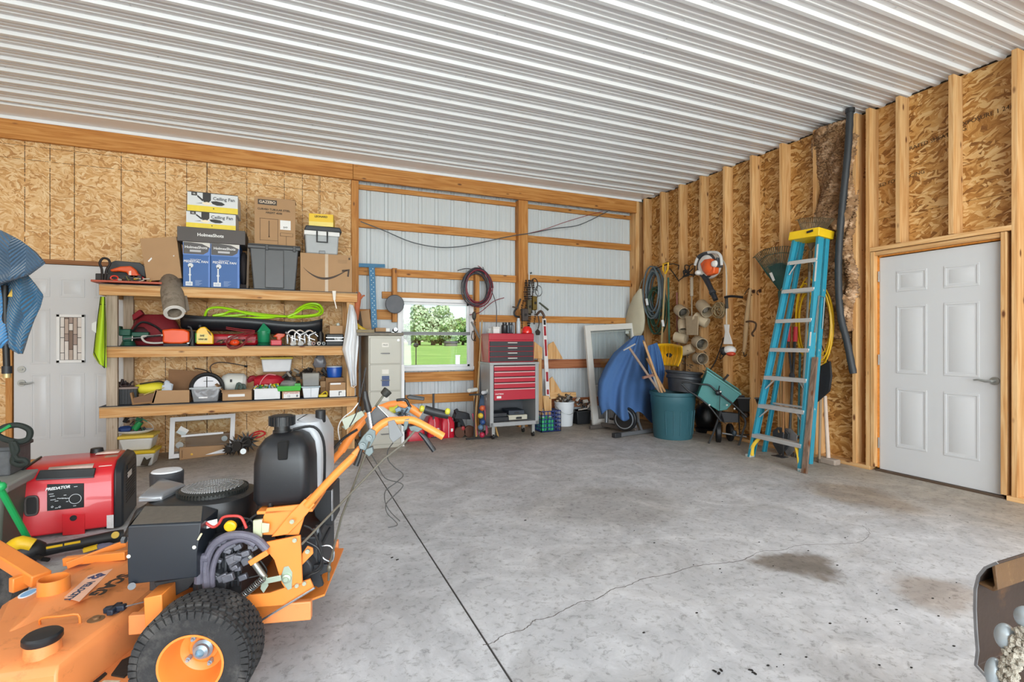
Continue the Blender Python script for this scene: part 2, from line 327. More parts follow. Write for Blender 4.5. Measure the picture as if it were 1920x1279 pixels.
# ceiling: ribbed steel panels running along X
ceil = struct('ceiling'); CZ = 3.55
def prof(n, pitch=.2286, d=.023, mh=.005):
    out = []
    for k in range(n):
        o = k * pitch
        out += [(o + x, z) for x, z in ((0, 0), (.014, 0), (.028, -d), (.060, -d), (.074, 0), (.112, 0), (.117, -mh), (.130, -mh), (.135, 0), (.166, 0), (.171, -mh), (.184, -mh), (.189, 0))]
    return out + [(n * pitch, 0)]
CM = P('#e6e8ea', .27, 0, .02, 2)
y = 6.75 - .12
k = 0
while y > -5:
    pr = prof(4); vs = []; fs = []
    for yy, zz in pr:
        for x in (-5.5, 5.30): vs.append((x, y - yy, CZ + zz))
    for i in range(len(pr) - 1): fs.append((2*i, 2*i+1, 2*i+3, 2*i+2))
    mesh('ceiling_panel', B().add(vs, fs), CM, ceil, smooth=0); y -= .9144; k += 1
mesh('backing', B().box(-5.5, 5.32, -5, 7, CZ + .03, CZ + .12), P('#777777'), ceil)
b = B()
for i in range(22):
    for xx in (-4.6, -3.4, -2.2, -1.0, .2, 1.4, 2.6, 3.8, 5.0):
        yy = 6.63 - .2286 * i - .095; b.cyl((xx + .03 * math.sin(i * 3.1), yy, CZ - .005), (xx + .03 * math.sin(i * 3.1), yy, CZ + .001), .006, n=6)
mesh('screws', b, P('#c8cacc', .3, .3), ceil, kind='stuff')
b = B().box(-5.5, 5.18, 6.44, 6.75, 3.522, 3.55).box(-5.5, 5.18, 6.742, 6.75, 3.49, 3.522)
struct('trim_1', b, P('#eceef0', .3, 0, .02))

# back wall
wb = struct('wall_back')
OSBL = osb('xz', ('#a8743e', '#d3a063', '#e2b983', '#efd2a4'), (('X', .4064, -2.112, .003), ('X', 1.2192, -2.315, .003), ('Z', 1.2192, .82, .002), ('Z', 1.2192, 1.9, .002)), 1.45)
xs = [-5.5, -4.55, -3.331, -2.112, -.9, .31, .70]
for a, c_ in zip(xs[:-1], xs[1:]):
    if a == -3.331:
        mesh('osb_panel', B().box(a + .002, -2.66, 6.815, 6.83, 0, 2.09), OSBL, wb, smooth=0)
        mesh('osb_panel', B().box(a + .002, c_ - .002, 6.815, 6.83, 2.10, 3.33), OSBL, wb, smooth=0); continue
    if a == -2.112:
        mesh('osb_panel', B().box(-1.665, c_ - .002, 6.815, 6.83, 0, 2.09), OSBL, wb, smooth=0)
        mesh('osb_panel', B().box(a + .002, c_ - .002, 6.815, 6.83, 2.10, 3.33), OSBL, wb, smooth=0); continue
    for z0, z1 in ((0, 2.44), (2.443, 3.33)): mesh('osb_panel', B().box(a + .002, c_ - .002, 6.815, 6.83, z0, z1), OSBL, wb, smooth=0)
mesh('backing', B().box(-5.5, .72, 6.83, 7.0, 0, 3.6), P('#4a4038'), wb)
HD = wood('x', **GOLD)
for a, c_ in ((-5.5, -3.2), (-3.196, .714), (.718, 5.085)): mesh('header_board', B().box(a, c_, 6.75, 6.79, 3.3, 3.51), HD, wb, bev=.003)
SW = B(); pr = prof(20); vs = []; fs = []
x0 = .74
def siding(x0, z0, z1, n, name='siding_panel'):
    pr = prof(n, d=-.019, mh=-.004); vs = []; fs = []
    for xx, dd in pr:
        for z in (z0, z1): vs.append((x0 + xx, 6.93 + dd, z))
    for i in range(len(pr) - 1): fs.append((2*i, 2*i+1, 2*i+3, 2*i+2))
    mesh(name, B().add(vs, fs), SDM, wb, smooth=0)
SDM = P('#cdd3d6', .5, 0, .03, 3)
WX0, WX1, WZ0, WZ1 = 1.30, 2.37, .845, 1.83
siding(.66, 0, 3.6, 2); siding(1.117, 0, WZ0, 4); siding(1.117, WZ1, 3.6, 4); siding(2.032, 0, WZ0, 2); siding(2.032, WZ1, 3.6, 2); siding(2.489, 0, 3.6, 4); siding(3.403, 0, 3.6, 4); siding(4.318, 0, 3.6, 4)
for a, c_ in ((1.117, WX0), (WX1, 2.489)): mesh('siding_strip', B().box(a, c_, 6.93, 6.94, WZ0, WZ1), SDM, wb)
PO = wood('z', **GOLD)
for a, c_ in ((.70, .79), (3.03, 3.18)): mesh('post', B().box(a, c_, 6.79, 6.925, 0, 3.3), PO, wb, bev=.003)
mesh('post', B().box(5.075, 5.14, 6.76, 6.925, 0, 3.5), wood('z', **PINE), wb, bev=.003)
gird = [(.79, 3.03, 2.785, .11), (3.18, 5.07, 2.77, .1), (.79, 3.03, 2.16, .1), (3.18, 5.07, 2.185, .1), (2.42, 3.03, 1.575, .1), (3.18, 5.07, 1.575, .1), (.79, 1.22, 1.6, .13), (.79, 3.03, .46, .12), (3.18, 5.07, .90, .135), (3.18, 5.07, .30, .14), (.79, 3.03, 3.255, .06), (3.18, 5.07, 3.255, .06), (1.2, 2.42, .76, .13), (1.10, 2.36, 1.86, .09)]
for a, c_, z, h in gird:
    red = (a == 3.18 and z < 1)
    mesh('girt', B().box(a, c_, 6.885, 6.925, z - h / 2, z + h / 2), wood('x', lo='#7d3f22', mid='#a35d38', hi='#bd7a50') if red else HD, wb, bev=.002)
for x in (1.22, 2.37): mesh('window_stud', B().box(x, x + .06, 6.80, 6.885, .0 if x > 2 else 1.5, 2.21), wood('z', **GOLD), wb, bev=.002)
# window
w = struct('window_1'); VN = P('#eef0f2', .35, 0, .02)
fr = B()
fr.box(WX0, WX0 + .055, 6.87, 6.96, WZ0, WZ1).box(WX1 - .055, WX1, 6.87, 6.96, WZ0, WZ1).box(WX0, WX1, 6.87, 6.96, WZ1 - .05, WZ1).box(WX0, WX1, 6.85, 6.96, WZ0, WZ0 + .05)
mesh('window_frame', fr, VN, w, bev=.004)
def sash(y, z0, z1, m):
    s = .035; b = B().box(WX0 + .055, WX0 + .055 + s, y, y + .03, z0, z1).box(WX1 - .055 - s, WX1 - .055, y, y + .03, z0, z1).box(WX0 + .055, WX1 - .055, y, y + .03, z0, z0 + s).box(WX0 + .055, WX1 - .055, y, y + .03, z1 - s, z1)
    o = mesh('sash', b, m, w, bev=.003)
    return o
GL = bpy.data.materials.new('glass'); nt, bs, N, L = nodes(GL); gl = N('ShaderNodeBsdfGlossy'); gl.inputs['Roughness'].default_value = .02; tr = N('ShaderNodeBsdfTransparent'); tr.inputs[0].default_value = (.95, .97, .97, 1); mx = N('ShaderNodeMixShader'); fz = N('ShaderNodeFresnel'); L(fz.outputs[0], mx.inputs[0]); L(tr.outputs[0], mx.inputs[1]); L(gl.outputs[0], mx.inputs[2]); L(mx.outputs[0], nt.nodes['Material Output'].inputs[0])
s1 = sash(6.925, 1.335, WZ1 - .05, VN); s2 = sash(6.89, WZ0 + .045, 1.365, VN)
mesh('pane', B().box(WX0 + .08, WX1 - .08, 6.938, 6.942, 1.36, WZ1 - .07), GL, s1); mesh('pane', B().box(WX0 + .08, WX1 - .08, 6.903, 6.907, WZ0 + .07, 1.34), GL, s2)
mesh('sash_rail', B().box(WX0 + .05, WX1 - .05, 6.87, 6.89, 1.335, 1.375), P('#85888a', .5), w)

# right wall
wr = struct('wall_right'); SX = 5.15
OSBR = osb('yz', ('#6e431d', '#ab7637', '#cb9a58', '#e6c48c'), scale=1.0)
ys = [6.95, 5.73, 4.51, 3.29, 2.07, .85, -1.6, -5]
for a, c_ in zip(ys[:-1], ys[1:]):
    segs = ((0, 2.44), (2.443, 3.53))
    for z0, z1 in segs:
        if c_ == 2.07 and z0 == 0: continue
        mesh('osb_panel', B().box(SX + .14, SX + .155, c_ + .002, a - .002, z0, z1), OSBR, wr, smooth=0)
mesh('osb_panel', B().box(SX + .14, SX + .155, 2.072, 3.288, 2.1, 2.44), OSBR, wr, smooth=0)
for z0, z1, ya, yb in ((0, 2.1, 3.19, 3.288), (0, 2.1, 2.072, 2.14)): mesh('osb_panel', B().box(SX + .14, SX + .155, ya, yb, z0, z1), OSBR, wr, smooth=0)
mesh('backing', B().box(SX + .16, SX + .3, -5, 7, 0, 3.7), P('#3a3028'), wr)
ST = wood('z', **PINE)
for y in (6.877, 6.67, 6.271, 5.861, 5.449, 5.032, 4.606, 4.191, 3.778, 3.356, 3.227, 2.125, 1.7, 1.28, .86, .44, 0, -.42): mesh('stud', B().box(SX, SX + .14, y - .038, y, .038, 3.515), ST, wr, bev=.002)
for y in (2.958, 2.542): mesh('cripple_stud', B().box(SX, SX + .14, y - .038, y, 2.16, 3.515), ST, wr, bev=.002)
for y0 in (3.148, 2.16 - .005): mesh('jack_stud', B().box(SX, SX + .14, y0, y0 + .036, .038, 2.11), ST, wr, bev=.002)
mesh('bottom_plate', B().box(SX, SX + .14, 3.19, 6.9, 0, .038), wood('y', **PINE), wr, bev=.002)
mesh('bottom_plate', B().box(SX, SX + .14, -5, 2.155, 0, .038), wood('y', **PINE), wr, bev=.002)
mesh('door_header', B().box(SX, SX + .14, 2.125, 3.189, 2.115, 2.155), wood('y', **PINE), wr, bev=.002)
mesh('door_header', B().box(SX + .012, SX + .14, 2.19, 3.148, 2.072, 2.11), wood('y', **PINE), wr, bev=.002)
mesh('foam_sealant', B().box(SX + .05, SX + .1, 3.132, 3.15, .03, 2.072).box(SX + .05, SX + .1, 2.19, 2.2, .03, 2.072).box(SX + .05, SX + .1, 2.2, 3.14, 2.058, 2.074), P('#d98c3a', .8, 0, .4, 40, .8), wr)
for k, (y, z, s) in enumerate(((2.75, 3.05, 'APA RATED SHEATHING'), (2.33, 3.12, 'EXPOSURE 1 24/16'), (3.02, 2.78, 'SIZED FOR SPACING'))):
    text(None, s, (SX + .139, y, z), (0, -1, .06), (0, 0, 1), .05, P('#3a2a1a', .8), wr, name='stamp')

def panel_door(t, w_, h, panels, m, th=.045):      # slab with raised panels standing in grooves, front towards -y
    b = B().box(0, w_, 0, th, 0, h)
    t.part('slab', b, m, bev=.003)
    for (a, c_, z0, z1) in panels:
        q = B()
        for (o, y0, y1) in ((0, -.004, 0),):
            g = .018
            q.box(a, c_, y0, y1, z0, z0 + g).box(a, c_, y0, y1, z1 - g, z1).box(a, a + g, y0, y1, z0 + g, z1 - g).box(c_ - g, c_, y0, y1, z0 + g, z1 - g)
        x0, x1, zz0, zz1 = a + .035, c_ - .035, z0 + .035, z1 - .035; s = .025
        q.add([(x0, 0, zz0), (x1, 0, zz0), (x1, 0, zz1), (x0, 0, zz1), (x0 + s, -.008, zz0 + s), (x1 - s, -.008, zz0 + s), (x1 - s, -.008, zz1 - s), (x0 + s, -.008, zz1 - s)], ((0, 1, 5, 4), (1, 2, 6, 5), (2, 3, 7, 6), (3, 0, 4, 7), (4, 5, 6, 7)))
        t.part('door_panel', q, m, bev=.0015)
def sdoor(name, M):
    t = T(M=M); o = bpy.data.objects.new(name, None); C.objects.link(o); o.matrix_world = M; o['kind'] = 'structure'; t.o = o; return t
DW = P('#cbcccd', .35, 0, .02, 3)
d2 = sdoor('door_2', Matrix.Translation((SX + .055, 3.13, .02)) @ Matrix.Rotation(R(-90), 4, 'Z'))
panel_door(d2, .925, 2.03, [(.15, .40, 1.69, 1.88), (.53, .78, 1.69, 1.88), (.15, .40, .93, 1.56), (.53, .78, .93, 1.56), (.15, .40, .24, .79), (.53, .78, .24, .79)], DW)
lev = d2.y(1862, 714, -.03)
d2.part('door_lever', B().cyl((lev.x, 0, lev.z), (lev.x, -.012, lev.z), .032).cyl((lev.x, -.01, lev.z), (lev.x, -.055, lev.z), .011).tube([(lev.x, -.05, lev.z), (lev.x - .04, -.055, lev.z - .004), (lev.x - .09, -.05, lev.z + .006), (lev.x - .12, -.048, lev.z)], [.012, .011, .009, .007]), ZINC, bev=.001)
d2.part('threshold', B().box(-.02, .95, -.03, .08, -.02, -.002), P('#5b4a3c', .6, .2))
for z in (.2, 1.0, 1.8): d2.part('hinge', B().cyl((-.006, -.006, z), (-.006, -.006, z + .1), .007, n=8), ZINC)
d1 = sdoor('door_1', Matrix.Translation((-2.6, 6.80, .03)))
panel_door(d1, .93, 2.02, [(.13, .29, 1.68, 1.88), (.37, .58, 1.68, 1.88), (.66, .82, 1.68, 1.88), (.13, .29, .98, 1.56), (.66, .82, .98, 1.56), (.13, .29, .2, .88), (.37, .58, .2, .88), (.66, .82, .2, .88)], DW)
gx0, gx1, gz0, gz1 = .345, .585, .99, 1.50
d1.part('glass_frame', B().box(gx0, gx1, -.018, 0, gz0, gz0 + .03).box(gx0, gx1, -.018, 0, gz1 - .03, gz1).box(gx0, gx0 + .03, -.018, 0, gz0, gz1).box(gx1 - .03, gx1, -.018, 0, gz0, gz1), WHITE, bev=.004)
q = [P('#b8a69a', .2), P('#7d6a60', .2), P('#ded8d2', .15), P('#a08e86', .2)]
for i in range(5):
    w5 = (gx1 - gx0 - .06) / 5; z = gz0 + .03; j = 0
    while z < gz1 - .035:
        h = min((.075, .16, .11, .2)[(i * 3 + j * 5) % 4], gz1 - .03 - z)
        d1.part('glass_piece', B().box(gx0 + .03 + i*w5 + .003, gx0 + .03 + (i+1)*w5 - .003, -.006, -.001, z + .003, z + h - .003), q[(i * 2 + j) % 4] if 0 < i < 4 else q[2]); z += h; j += 1
d1.part('came', B().box(gx0 + .03, gx1 - .03, -.003, 0, gz0 + .03, gz1 - .03), P('#3a3230', .4, .6))
for z, n_ in ((.93, 'deadbolt'), (.79, 'door_lever')):
    b = B().cyl((.065, 0, z), (.065, -.014, z), .033)
    if n_ == 'deadbolt': b.box(.05, .08, -.03, -.012, z - .006, z + .006)
    else: b.cyl((.065, -.01, z), (.065, -.05, z), .012).tube([(.065, -.048, z), (.12, -.05, z - .005), (.17, -.045, z + .006)], [.012, .010, .007])
    d1.part(n_, b, ZINC, bev=.001)
fb = wood('z', **GOLD)
t2 = struct('trim_2'); mesh('jamb', B().box(-2.66, -2.61, 6.79, 6.83, 0, 2.09), fb, t2); mesh('jamb', B().box(-1.665, -1.62, 6.79, 6.83, 0, 2.09), fb, t2)
mesh('head_jamb', B().box(-2.66, -1.62, 6.785, 6.83, 2.055, 2.10), wood('x', lo='#6f4422', mid='#8d5a30', hi='#a87242'), t2); mesh('sill', B().box(-2.61, -1.665, 6.78, 6.83, 0, .028), wood('x', **GOLD), t2)
# the rest of the room, behind and beside the camera
struct('wall_left', B().box(-5.7, -5.5, -5, 7, 0, 3.7), OSBR, smooth=0)
struct('wall_front', B().box(-5.7, -4.2, -5.2, -5, 0, 3.7).box(4.2, 5.5, -5.2, -5, 0, 3.7).box(-4.2, 4.2, -5.2, -5, 3.25, 3.7), OSBL, smooth=0)
# outdoors
gm = P('#8ab04c', .95, 0, .3, .3, 0, dirt=('#a8c765', .08, .5))
b = B().box(-400, 400, -300, -5.2, -.3, -.16).box(-400, 400, 7.05, 900, -.3, -.16)
struct('ground', b, gm)
# ---------------------------------------------------------------- the walk-behind mower
ORG = P('#e8873a', .38, 0, .07, 5, dirt=('#c57440', 7, .62)); ORGD = P('#df8a50', .4, 0, .1, 6, dirt=('#b9713f', 9, .57)); TIRE = P('#2a2a2b', .85, 0, .3, 30, .4, dirt=('#4b4947', 6, .5))
mt = thing('walk_behind_mower', 'orange walk-behind lawn mower with black fuel tank, in the foreground', 'mower', (-.285, 2.02, 0), -14)
m = mt
plan = [(-.37, -.10), (-.62, -.125), (-.68, .03), (-.856, .361), (-.80, .90), (-.75, .99), (-.34, .99), (-.30, .6), (-.315, .228)]
def inset(pl, d):
    cx = sum(p[0] for p in pl) / len(pl); cy = sum(p[1] for p in pl) / len(pl); return [(p[0] + (cx - p[0]) * d, p[1] + (cy - p[1]) * d) for p in pl]
b = B().loft([[(x, y, .07) for x, y in plan], [(x, y, .215) for x, y in plan], [(x, y, .235) for x, y in inset(plan, .03)], [(x, y, .25) for x, y in inset(plan, .10)]])
m.part('deck_shell', b, ORGD, bev=.006)
m.part('deck_rim', B().tube([(x, y, .075) for x, y in plan], .009, 6, closed=True), ORGD)
m.part('deck_ridge', B().loft([[(-.66, .10, .245), (-.76, .34, .245), (-.72, .86, .245), (-.50, .86, .245), (-.52, .36, .245)], [(-.64, .18, .268), (-.71, .36, .268), (-.69, .82, .268), (-.53, .82, .268), (-.56, .38, .268)]]), ORGD, bev=.008)
m.part('side_flange', B().prism([(-.40, -.17, .10), (-.20, -.12, .10), (-.17, .14, .10), (-.32, .22, .10)], (0, 0, .008)), ORGD, bev=.002)
m.part('flange_decal', B().prism([(-.36, -.15, .1085), (-.29, -.13, .1085), (-.255, .02, .1085), (-.31, .03, .1085)], (0, 0, .001)), P('#c9c0a6', .6, 0, .25, 60))
m.part('dried_grass', B().prism([(-.30, .05, .109), (-.25, .03, .109), (-.24, .12, .112), (-.27, .18, .11), (-.31, .13, .11)], (0, 0, .006)).prism([(-.352, -.06, .109), (-.335, -.06, .109), (-.318, .06, .11), (-.33, .07, .11)], (0, 0, .004)), P('#2c2118', .95, 0, .6, 90, 1))
c1 = m.z(80, 1192, .30); c2 = m.z(101, 1092, .30)
m.part('spindle_cover', B().lathe((c1.x, c1.y, .24), ((.050, 0), (.046, .045)), 28), ORGD)
m.part('spindle_cap', B().lathe((c1.x, c1.y, .283), ((.048, 0), (.052, .006), (.052, .02), (.046, .026), (.01, .029), (0, .029)), 28), P('#1c1e21', .45, 0, .4, 30))
m.part('deck_cup', B().lathe((c2.x, c2.y, .245), ((.052, 0), (.050, .075), (.046, .075), (.046, .004), (0, .004)), 28), ORG)
hp = [m.z(75, 1170, .25), m.z(78, 1159, .28), m.z(115, 1155, .285), m.z(146, 1152, .28), m.z(150, 1168, .25)]
m.part('lift_handle', B().tube(smooth(hp, 3), .004, 8), ORG)
q = m.z(180, 1161, .25); m.part('washer', B().lathe((q.x, q.y, .244), ((.026, 0), (.026, .008), (.012, .009), (.012, .016), (0, .016)), 20), P('#8b6b4c', .5, .5))
q = m.z(216, 1143, .26); m.part('deck_knob', B().beam((q.x - .035, q.y, .262), (q.x + .035, q.y, .268), .024, .02).beam((q.x, q.y - .035, .265), (q.x, q.y + .03, .265), .022, .02).cyl((q.x, q.y, .24), (q.x, q.y, .275), .014), P('#1d2736', .5), bev=.004)
m.part('pin', B().tube([(q.x + .03, q.y, .268), (q.x + .09, q.y + .03, .268)], .003, 6), CHROME)
q = m.z(53, 1107, .262); m.part('oval_decal', B().lathe((q.x, q.y, .2505), ((.04, 0), (.04, .002), (0, .002)), 28, sx=.62), P('#dfe9f2', .4)); m.part('oval_print', B().lathe((q.x, q.y, .2526), ((.034, 0), (.034, .0006), (0, .0006)), 28, sx=.5), P('#7ab0dc', .4))
def along(a, bb, s_, size, mat, nm, z=.2695, bold=.003):
    a, bb = m.z(*a, z), m.z(*bb, z); d = bb - a; d.z = 0; text(m, s_, (a + bb) / 2, d, (-d.y, d.x, 0), size, mat, bold=bold, name=nm)
m.part('decal_sheet', B().prism(m.zs([(166, 1079), (212, 1066), (149, 1128), (120, 1120)], .2685), (0, 0, .0008)), P('#e9b79c', .5))
along((232, 1079), (180, 1113), 'SCAG', .070, P('#1c1b1b', .5), 'maker_lettering')
along((196, 1074), (166, 1086), '52', .048, P('#2a3c66', .5), 'size_lettering', .270)
along((166, 1094), (130, 1121), 'VELOCITY', .034, P('#27415c', .5), 'model_lettering', .270, .001)
# front caster arm beyond the deck
a0, a1 = m.z(-45, 1010, .33), m.z(78, 1086, .25)
m.part('caster_arm', B().beam(a0, a1, .07, .05), ORG, bev=.006)
m.part('caster_bracket', B().beam(m.z(20, 1098, .24), m.z(75, 1078, .24), .03, .06), ORG, bev=.004)
q = m.z(-8, 1100, .12); m.part('caster_wheel', B().lathe((q.x, q.y, .12), ((.06, -.045), (.11, -.045), (.12, -.03), (.12, .03), (.11, .045), (.06, .045)), 28, axis=(.1, 1, 0)), TIRE)
m.part('front_gusset', B().beam(m.z(122, 1052, .27), m.z(238, 1040, .29), .03, .035).beam(m.z(125, 1060, .27), m.z(236, 1018, .31), .012, .03), ORG, bev=.002)
# drive wheels
def wheel(y, s):
    c = (0, y, .19); d = s                       # d: which way the outside faces (-1 towards the camera)
    pr = [(.098, .07), (.098, -.072), (.136, -.081), (.166, -.078), (.180, -.066), (.1835, -.035), (.184, 0), (.1835, .035), (.180, .066), (.166, .078), (.136, .081), (.098, .07)]
    o = m.part('drive_tire', B().lathe(c, pr, 56, axis=(0, 1, 0), cap=False), TIRE)
    t = B(); nb = 46
    for k in range(nb):
        for j, yy in enumerate((-.066, -.044, -.022, 0, .022, .044, .066)):
            a = 2 * math.pi * (k + (.5 if j % 2 else 0)) / nb; rr = .1855 - (.006 if abs(yy) > .06 else 0)
            Mx = Matrix.Translation(c) @ Matrix.Rotation(a, 4, 'Y') @ Matrix.Translation((0, yy, rr)) @ Matrix.Rotation(.22 if j % 2 else -.22, 4, 'Z')
            t.box(-.0095, .0095, -.0082, .0082, -.006, .005, Mx)
        for side in (-1, 1):
            a = 2 * math.pi * (k + .25) / nb; Mx = Matrix.Translation(c) @ Matrix.Rotation(a, 4, 'Y') @ Matrix.Translation((0, side * .077, .168)); t.box(-.009, .009, -.006, .005, -.012, .012, Mx)
    m.part('tread', t, TIRE, parent=o, smooth=0, kind='stuff')
    k = d
    r = m.part('rim', B().lathe(c, [(.100, .068*k), (.102, .076*k), (.095, .076*k), (.089, .062*k), (.083, .02*k), (.070, -.016*k), (.05, -.024*k), (.046, -.030*k), (0, -.030*k)], 48, axis=(0, 1, 0), cap=False), ORG)
    m.part('hub', B().lathe((0, y - .024*k, .19), [(.030, 0), (.033, .006*k), (.024, .012*k), (.024, .024*k), (.014, .030*k), (.014, .018*k), (0, .018*k)], 24, axis=(0, 1, 0)), P('#8fa7b5', .35, .5, .25, 60), parent=r)
    for j in range(4):
        a = j * math.pi / 2 + .55; x, z = .05 * math.cos(a),   .19 + .05 * math.sin(a)
        m.part('lug_nut', B().cyl((x, y - .026*k, z), (x, y - .008*k, z), .009, .008, 6).cyl((x, y - .026*k, z), (x, y + .0*k, z), .005, n=8), P('#9fb4c2', .3, .6), parent=r)
wheel(0, -1); wheel(.86, 1)
m.part('axle', B().cyl((0, .08, .19), (0, .78, .19), .018), DARK)
# chassis
m.part('frame_rail', B().box(-.29, .33, .13, .16, .20, .27).cut().box(-.29, .33, .72, .75, .20, .27), ORGD, bev=.004)
m.part('belly_plate', B().prism([(-.30, .15, .235), (.24, .15, .235), (.36, .24, .235), (.36, .7, .235), (-.30, .73, .235)], (0, 0, .008)), ORG, bev=.002)
m.part('lower_skid', B().prism(m.ys([(440, 1119), (505, 1112), (581, 1086), (588, 1102), (490, 1160), (470, 1150)], .13), (0, .012, 0)), ORG, bev=.002)
m.part('skid_rod', B().tube(m.ys([(488, 1164), (590, 1102)], .12), .004, 6), CHROME)
m.part('fender_bracket', B().prism(m.ys([(269, 1122), (303, 1115), (305, 1150), (272, 1182)], .06), (0, .1, 0)), ORG, bev=.003)
m.part('support_leg', B().prism(m.ys([(288, 1092), (372, 1080), (352, 1105), (338, 1112), (306, 1130)], .16), (0, .05, 0)), P('#26282b', .6, 0, .5, 60), bev=.003)
m.part('side_plate', B().prism(m.ys([(488, 1019), (563, 1004), (567, 1096), (536, 1106), (528, 1094), (514, 1050), (503, 1036)], .13), (0, .012, 0)), ORG, bev=.002)
m.part('upper_plate', B().prism(m.ys([(493, 1003), (493, 970), (500, 953), (562, 946), (584, 925), (560, 1003)], .16), (0, .012, 0)).box(.13, .33, .16, .72, .598, .610), ORG, bev=.002)
m.part('far_plate', B().prism([V((p.x, .72, p.z)) for p in m.ys([(488, 1019), (493, 970), (500, 953), (562, 946), (563, 1004), (567, 1096), (536, 1106)], .16)], (0, .012, 0)), ORG, bev=.002)
m.part('lug_plate', B().prism(m.ys([(566, 1038), (576, 1024), (586, 1028), (587, 1038), (566, 1060)], .15), (0, .01, 0)), ORG, bev=.002)
b = B()
for u, v, r in ((548, 977, .009), (553, 1012, .009), (495, 1020, .008), (557, 1097, .008), (577, 1033, .009), (571, 1093, .008)):
    q = m.y(u, v, .128); b.cut().cyl(q, q + V((0, -.008, 0)), r, r * .9, 10).cyl(q, q + V((0, -.013, 0)), r * .6, n=8)
m.part('bolt', b, P('#b5bba8', .35, .5))
b = B(); q = m.y(538, 1083, .13); b.lathe(q, ((.017, 0), (.017, -.012), (.009, -.014), (.009, -.02), (0, -.02)), 20, axis=(0, 1, 0)); b.prism([q + V(p) for p in ((-.012, 0, -.02), (.004, 0, -.045), (.018, 0, -.04), (.02, 0, .02), (.006, 0, .045), (-.01, 0, .042), (-.02, 0, .01))], (0, -.004, 0))
m.part('bearing_flange', b, P('#a9b8a6', .35, .5), bev=.001)
m.part('zinc_bracket', B().prism(m.ys([(474, 976), (491, 974), (491, 1004), (488, 1017), (478, 1018), (474, 1005)], .14), (0, .015, 0)).prism(m.ys([(490, 980), (505, 982), (504, 998), (490, 1000)], .135), (0, .006, 0)), P('#c3c8a8', .35, .4, .2, 20), bev=.002)
m.part('link_arm', B().beam(m.y(494, 1090, .11), m.y(527, 1083, .11), .006, .02, (0, 0, 1)).prism(m.ys([(492, 1082), (500, 1082), (503, 1098), (494, 1112), (488, 1104)], .112), (0, .006, 0)), P('#b2bfae', .35, .5), bev=.001)
m.part('damper', B().cyl(m.y(467, 1042, .13), m.y(480, 1058, .13), .008, n=10).cyl(m.y(473, 1050, .13), m.y(497, 1084, .13), .012, n=12), P('#9a9d98', .3, .7))
m.part('stay', B().beam(m.y(468, 1056, .11), m.y(502, 1035, .11), .012, .02), ORG, bev=.002)
s0, s1 = m.y(455, 1117, .10), m.y(494, 1084, .10); ax = (s1 - s0); e1 = ax.orthogonal().normalized(); e2 = ax.normalized().cross(e1)
m.part('spring', B().tube([s0 + ax * (i / 130) + (e1 * math.cos(i * .62) + e2 * math.sin(i * .62)) * .011 for i in range(131)], .0022, 6), P('#777a7a', .3, .8))
# engine
EB = P('#1b1c1e', .42, 0, .3, 8, dirt=('#4a443c', 10, .58))
ec = m.z(400, 916, .635)
b = B(); rings = []
for z, k in ((.50, .93), (.53, 1.0), (.585, 1.0), (.615, .94), (.625, .8)):
    rings.append([(ec.x + (.165 * k if math.cos(a) > 0 else .24 * k) * math.copysign(abs(math.cos(a)) ** .75, math.cos(a)), ec.y + .17 * k * math.copysign(abs(math.sin(a)) ** .85, math.sin(a)), z) for a in [2*math.pi*j/36 for j in range(36)]])
m.part('engine_shroud', b.loft(rings), EB)
b = B().lathe((ec.x, ec.y, .615), ((.128, 0), (.128, .018), (.118, .03), (.112, .032), (.112, .02), (0, .02)), 44)
for j in range(60):
    a = 2*math.pi*j/60; b.box(-.003, .003, .122, .131, -.004, .024, Matrix.Translation((ec.x, ec.y, .617)) @ Matrix.Rotation(a, 4, 'Z'))
m.part('fan_housing', b, P('#1a1c1a', .5, 0, .3))
b = B()
for j in range(-12, 13):
    x = j * .009; h = math.sqrt(max(0, .112**2 - x*x)); b.box(ec.x + x - .0016, ec.x + x + .0016, ec.y - h, ec.y + h, .645, .649)
for j in range(1, 5): b.lathe((ec.x, ec.y, .645), ((.0235*j, 0), (.0235*j, .004), (.0235*j + .002, .004), (.0235*j + .002, 0)), 30)
m.part('screen_grille', b, P('#b9babb', .35, .4))
m.part('air_intake', B().loft([[(ec.x - .27, ec.y - .15, .50), (ec.x - .12, ec.y - .15, .50), (ec.x - .12, ec.y + .12, .50), (ec.x - .27, ec.y + .12, .50)], [(ec.x - .24, ec.y - .11, .60), (ec.x - .08, ec.y - .11, .61), (ec.x - .08, ec.y + .1, .61), (ec.x - .24, ec.y + .1, .60)]]), EB, bev=.015)
s = [m.z(258, 943, .62), m.z(304, 940, .62), m.z(349, 918, .62), m.z(300, 906, .62)]
m.part('engine_cover', B().loft([s, [p + V((0, 0, .02)) for p in s], [p * .85 + sum(s, V()) / 4 * .15 + V((0, 0, .03)) for p in s]]), P('#8d9094', .28, .6, .15, 14), bev=.006)
q = m.y(313, 912, .62)
mu = m.part('air_filter', B().cyl((q.x, q.y, .54), (q.x, q.y, q.z + .07), .062, .066, 24), P('#2d2e31', .6, 0, .5, 30), bev=.008)
m.part('filter_top', B().lathe((q.x, q.y, q.z + .069), ((.06, 0), (.055, .006), (0, .009)), 24), P('#c5c6c8', .5, 0, .25, 50), parent=mu)
b = B().box(-.10, .07, .18, .62, .26, .50)
for j in range(7): b.box(-.075 + j * .022, -.064 + j * .022, .165, .19, .33, .47)
b.box(-.28, -.10, .25, .60, .30, .50).cyl((-.02, .14, .35), (-.02, .2, .35), .05, .06, 16)
m.part('engine_block', b, P('#3c3e42', .45, .3, .4, 25), bev=.004)
rg = random.Random(8); b = B()
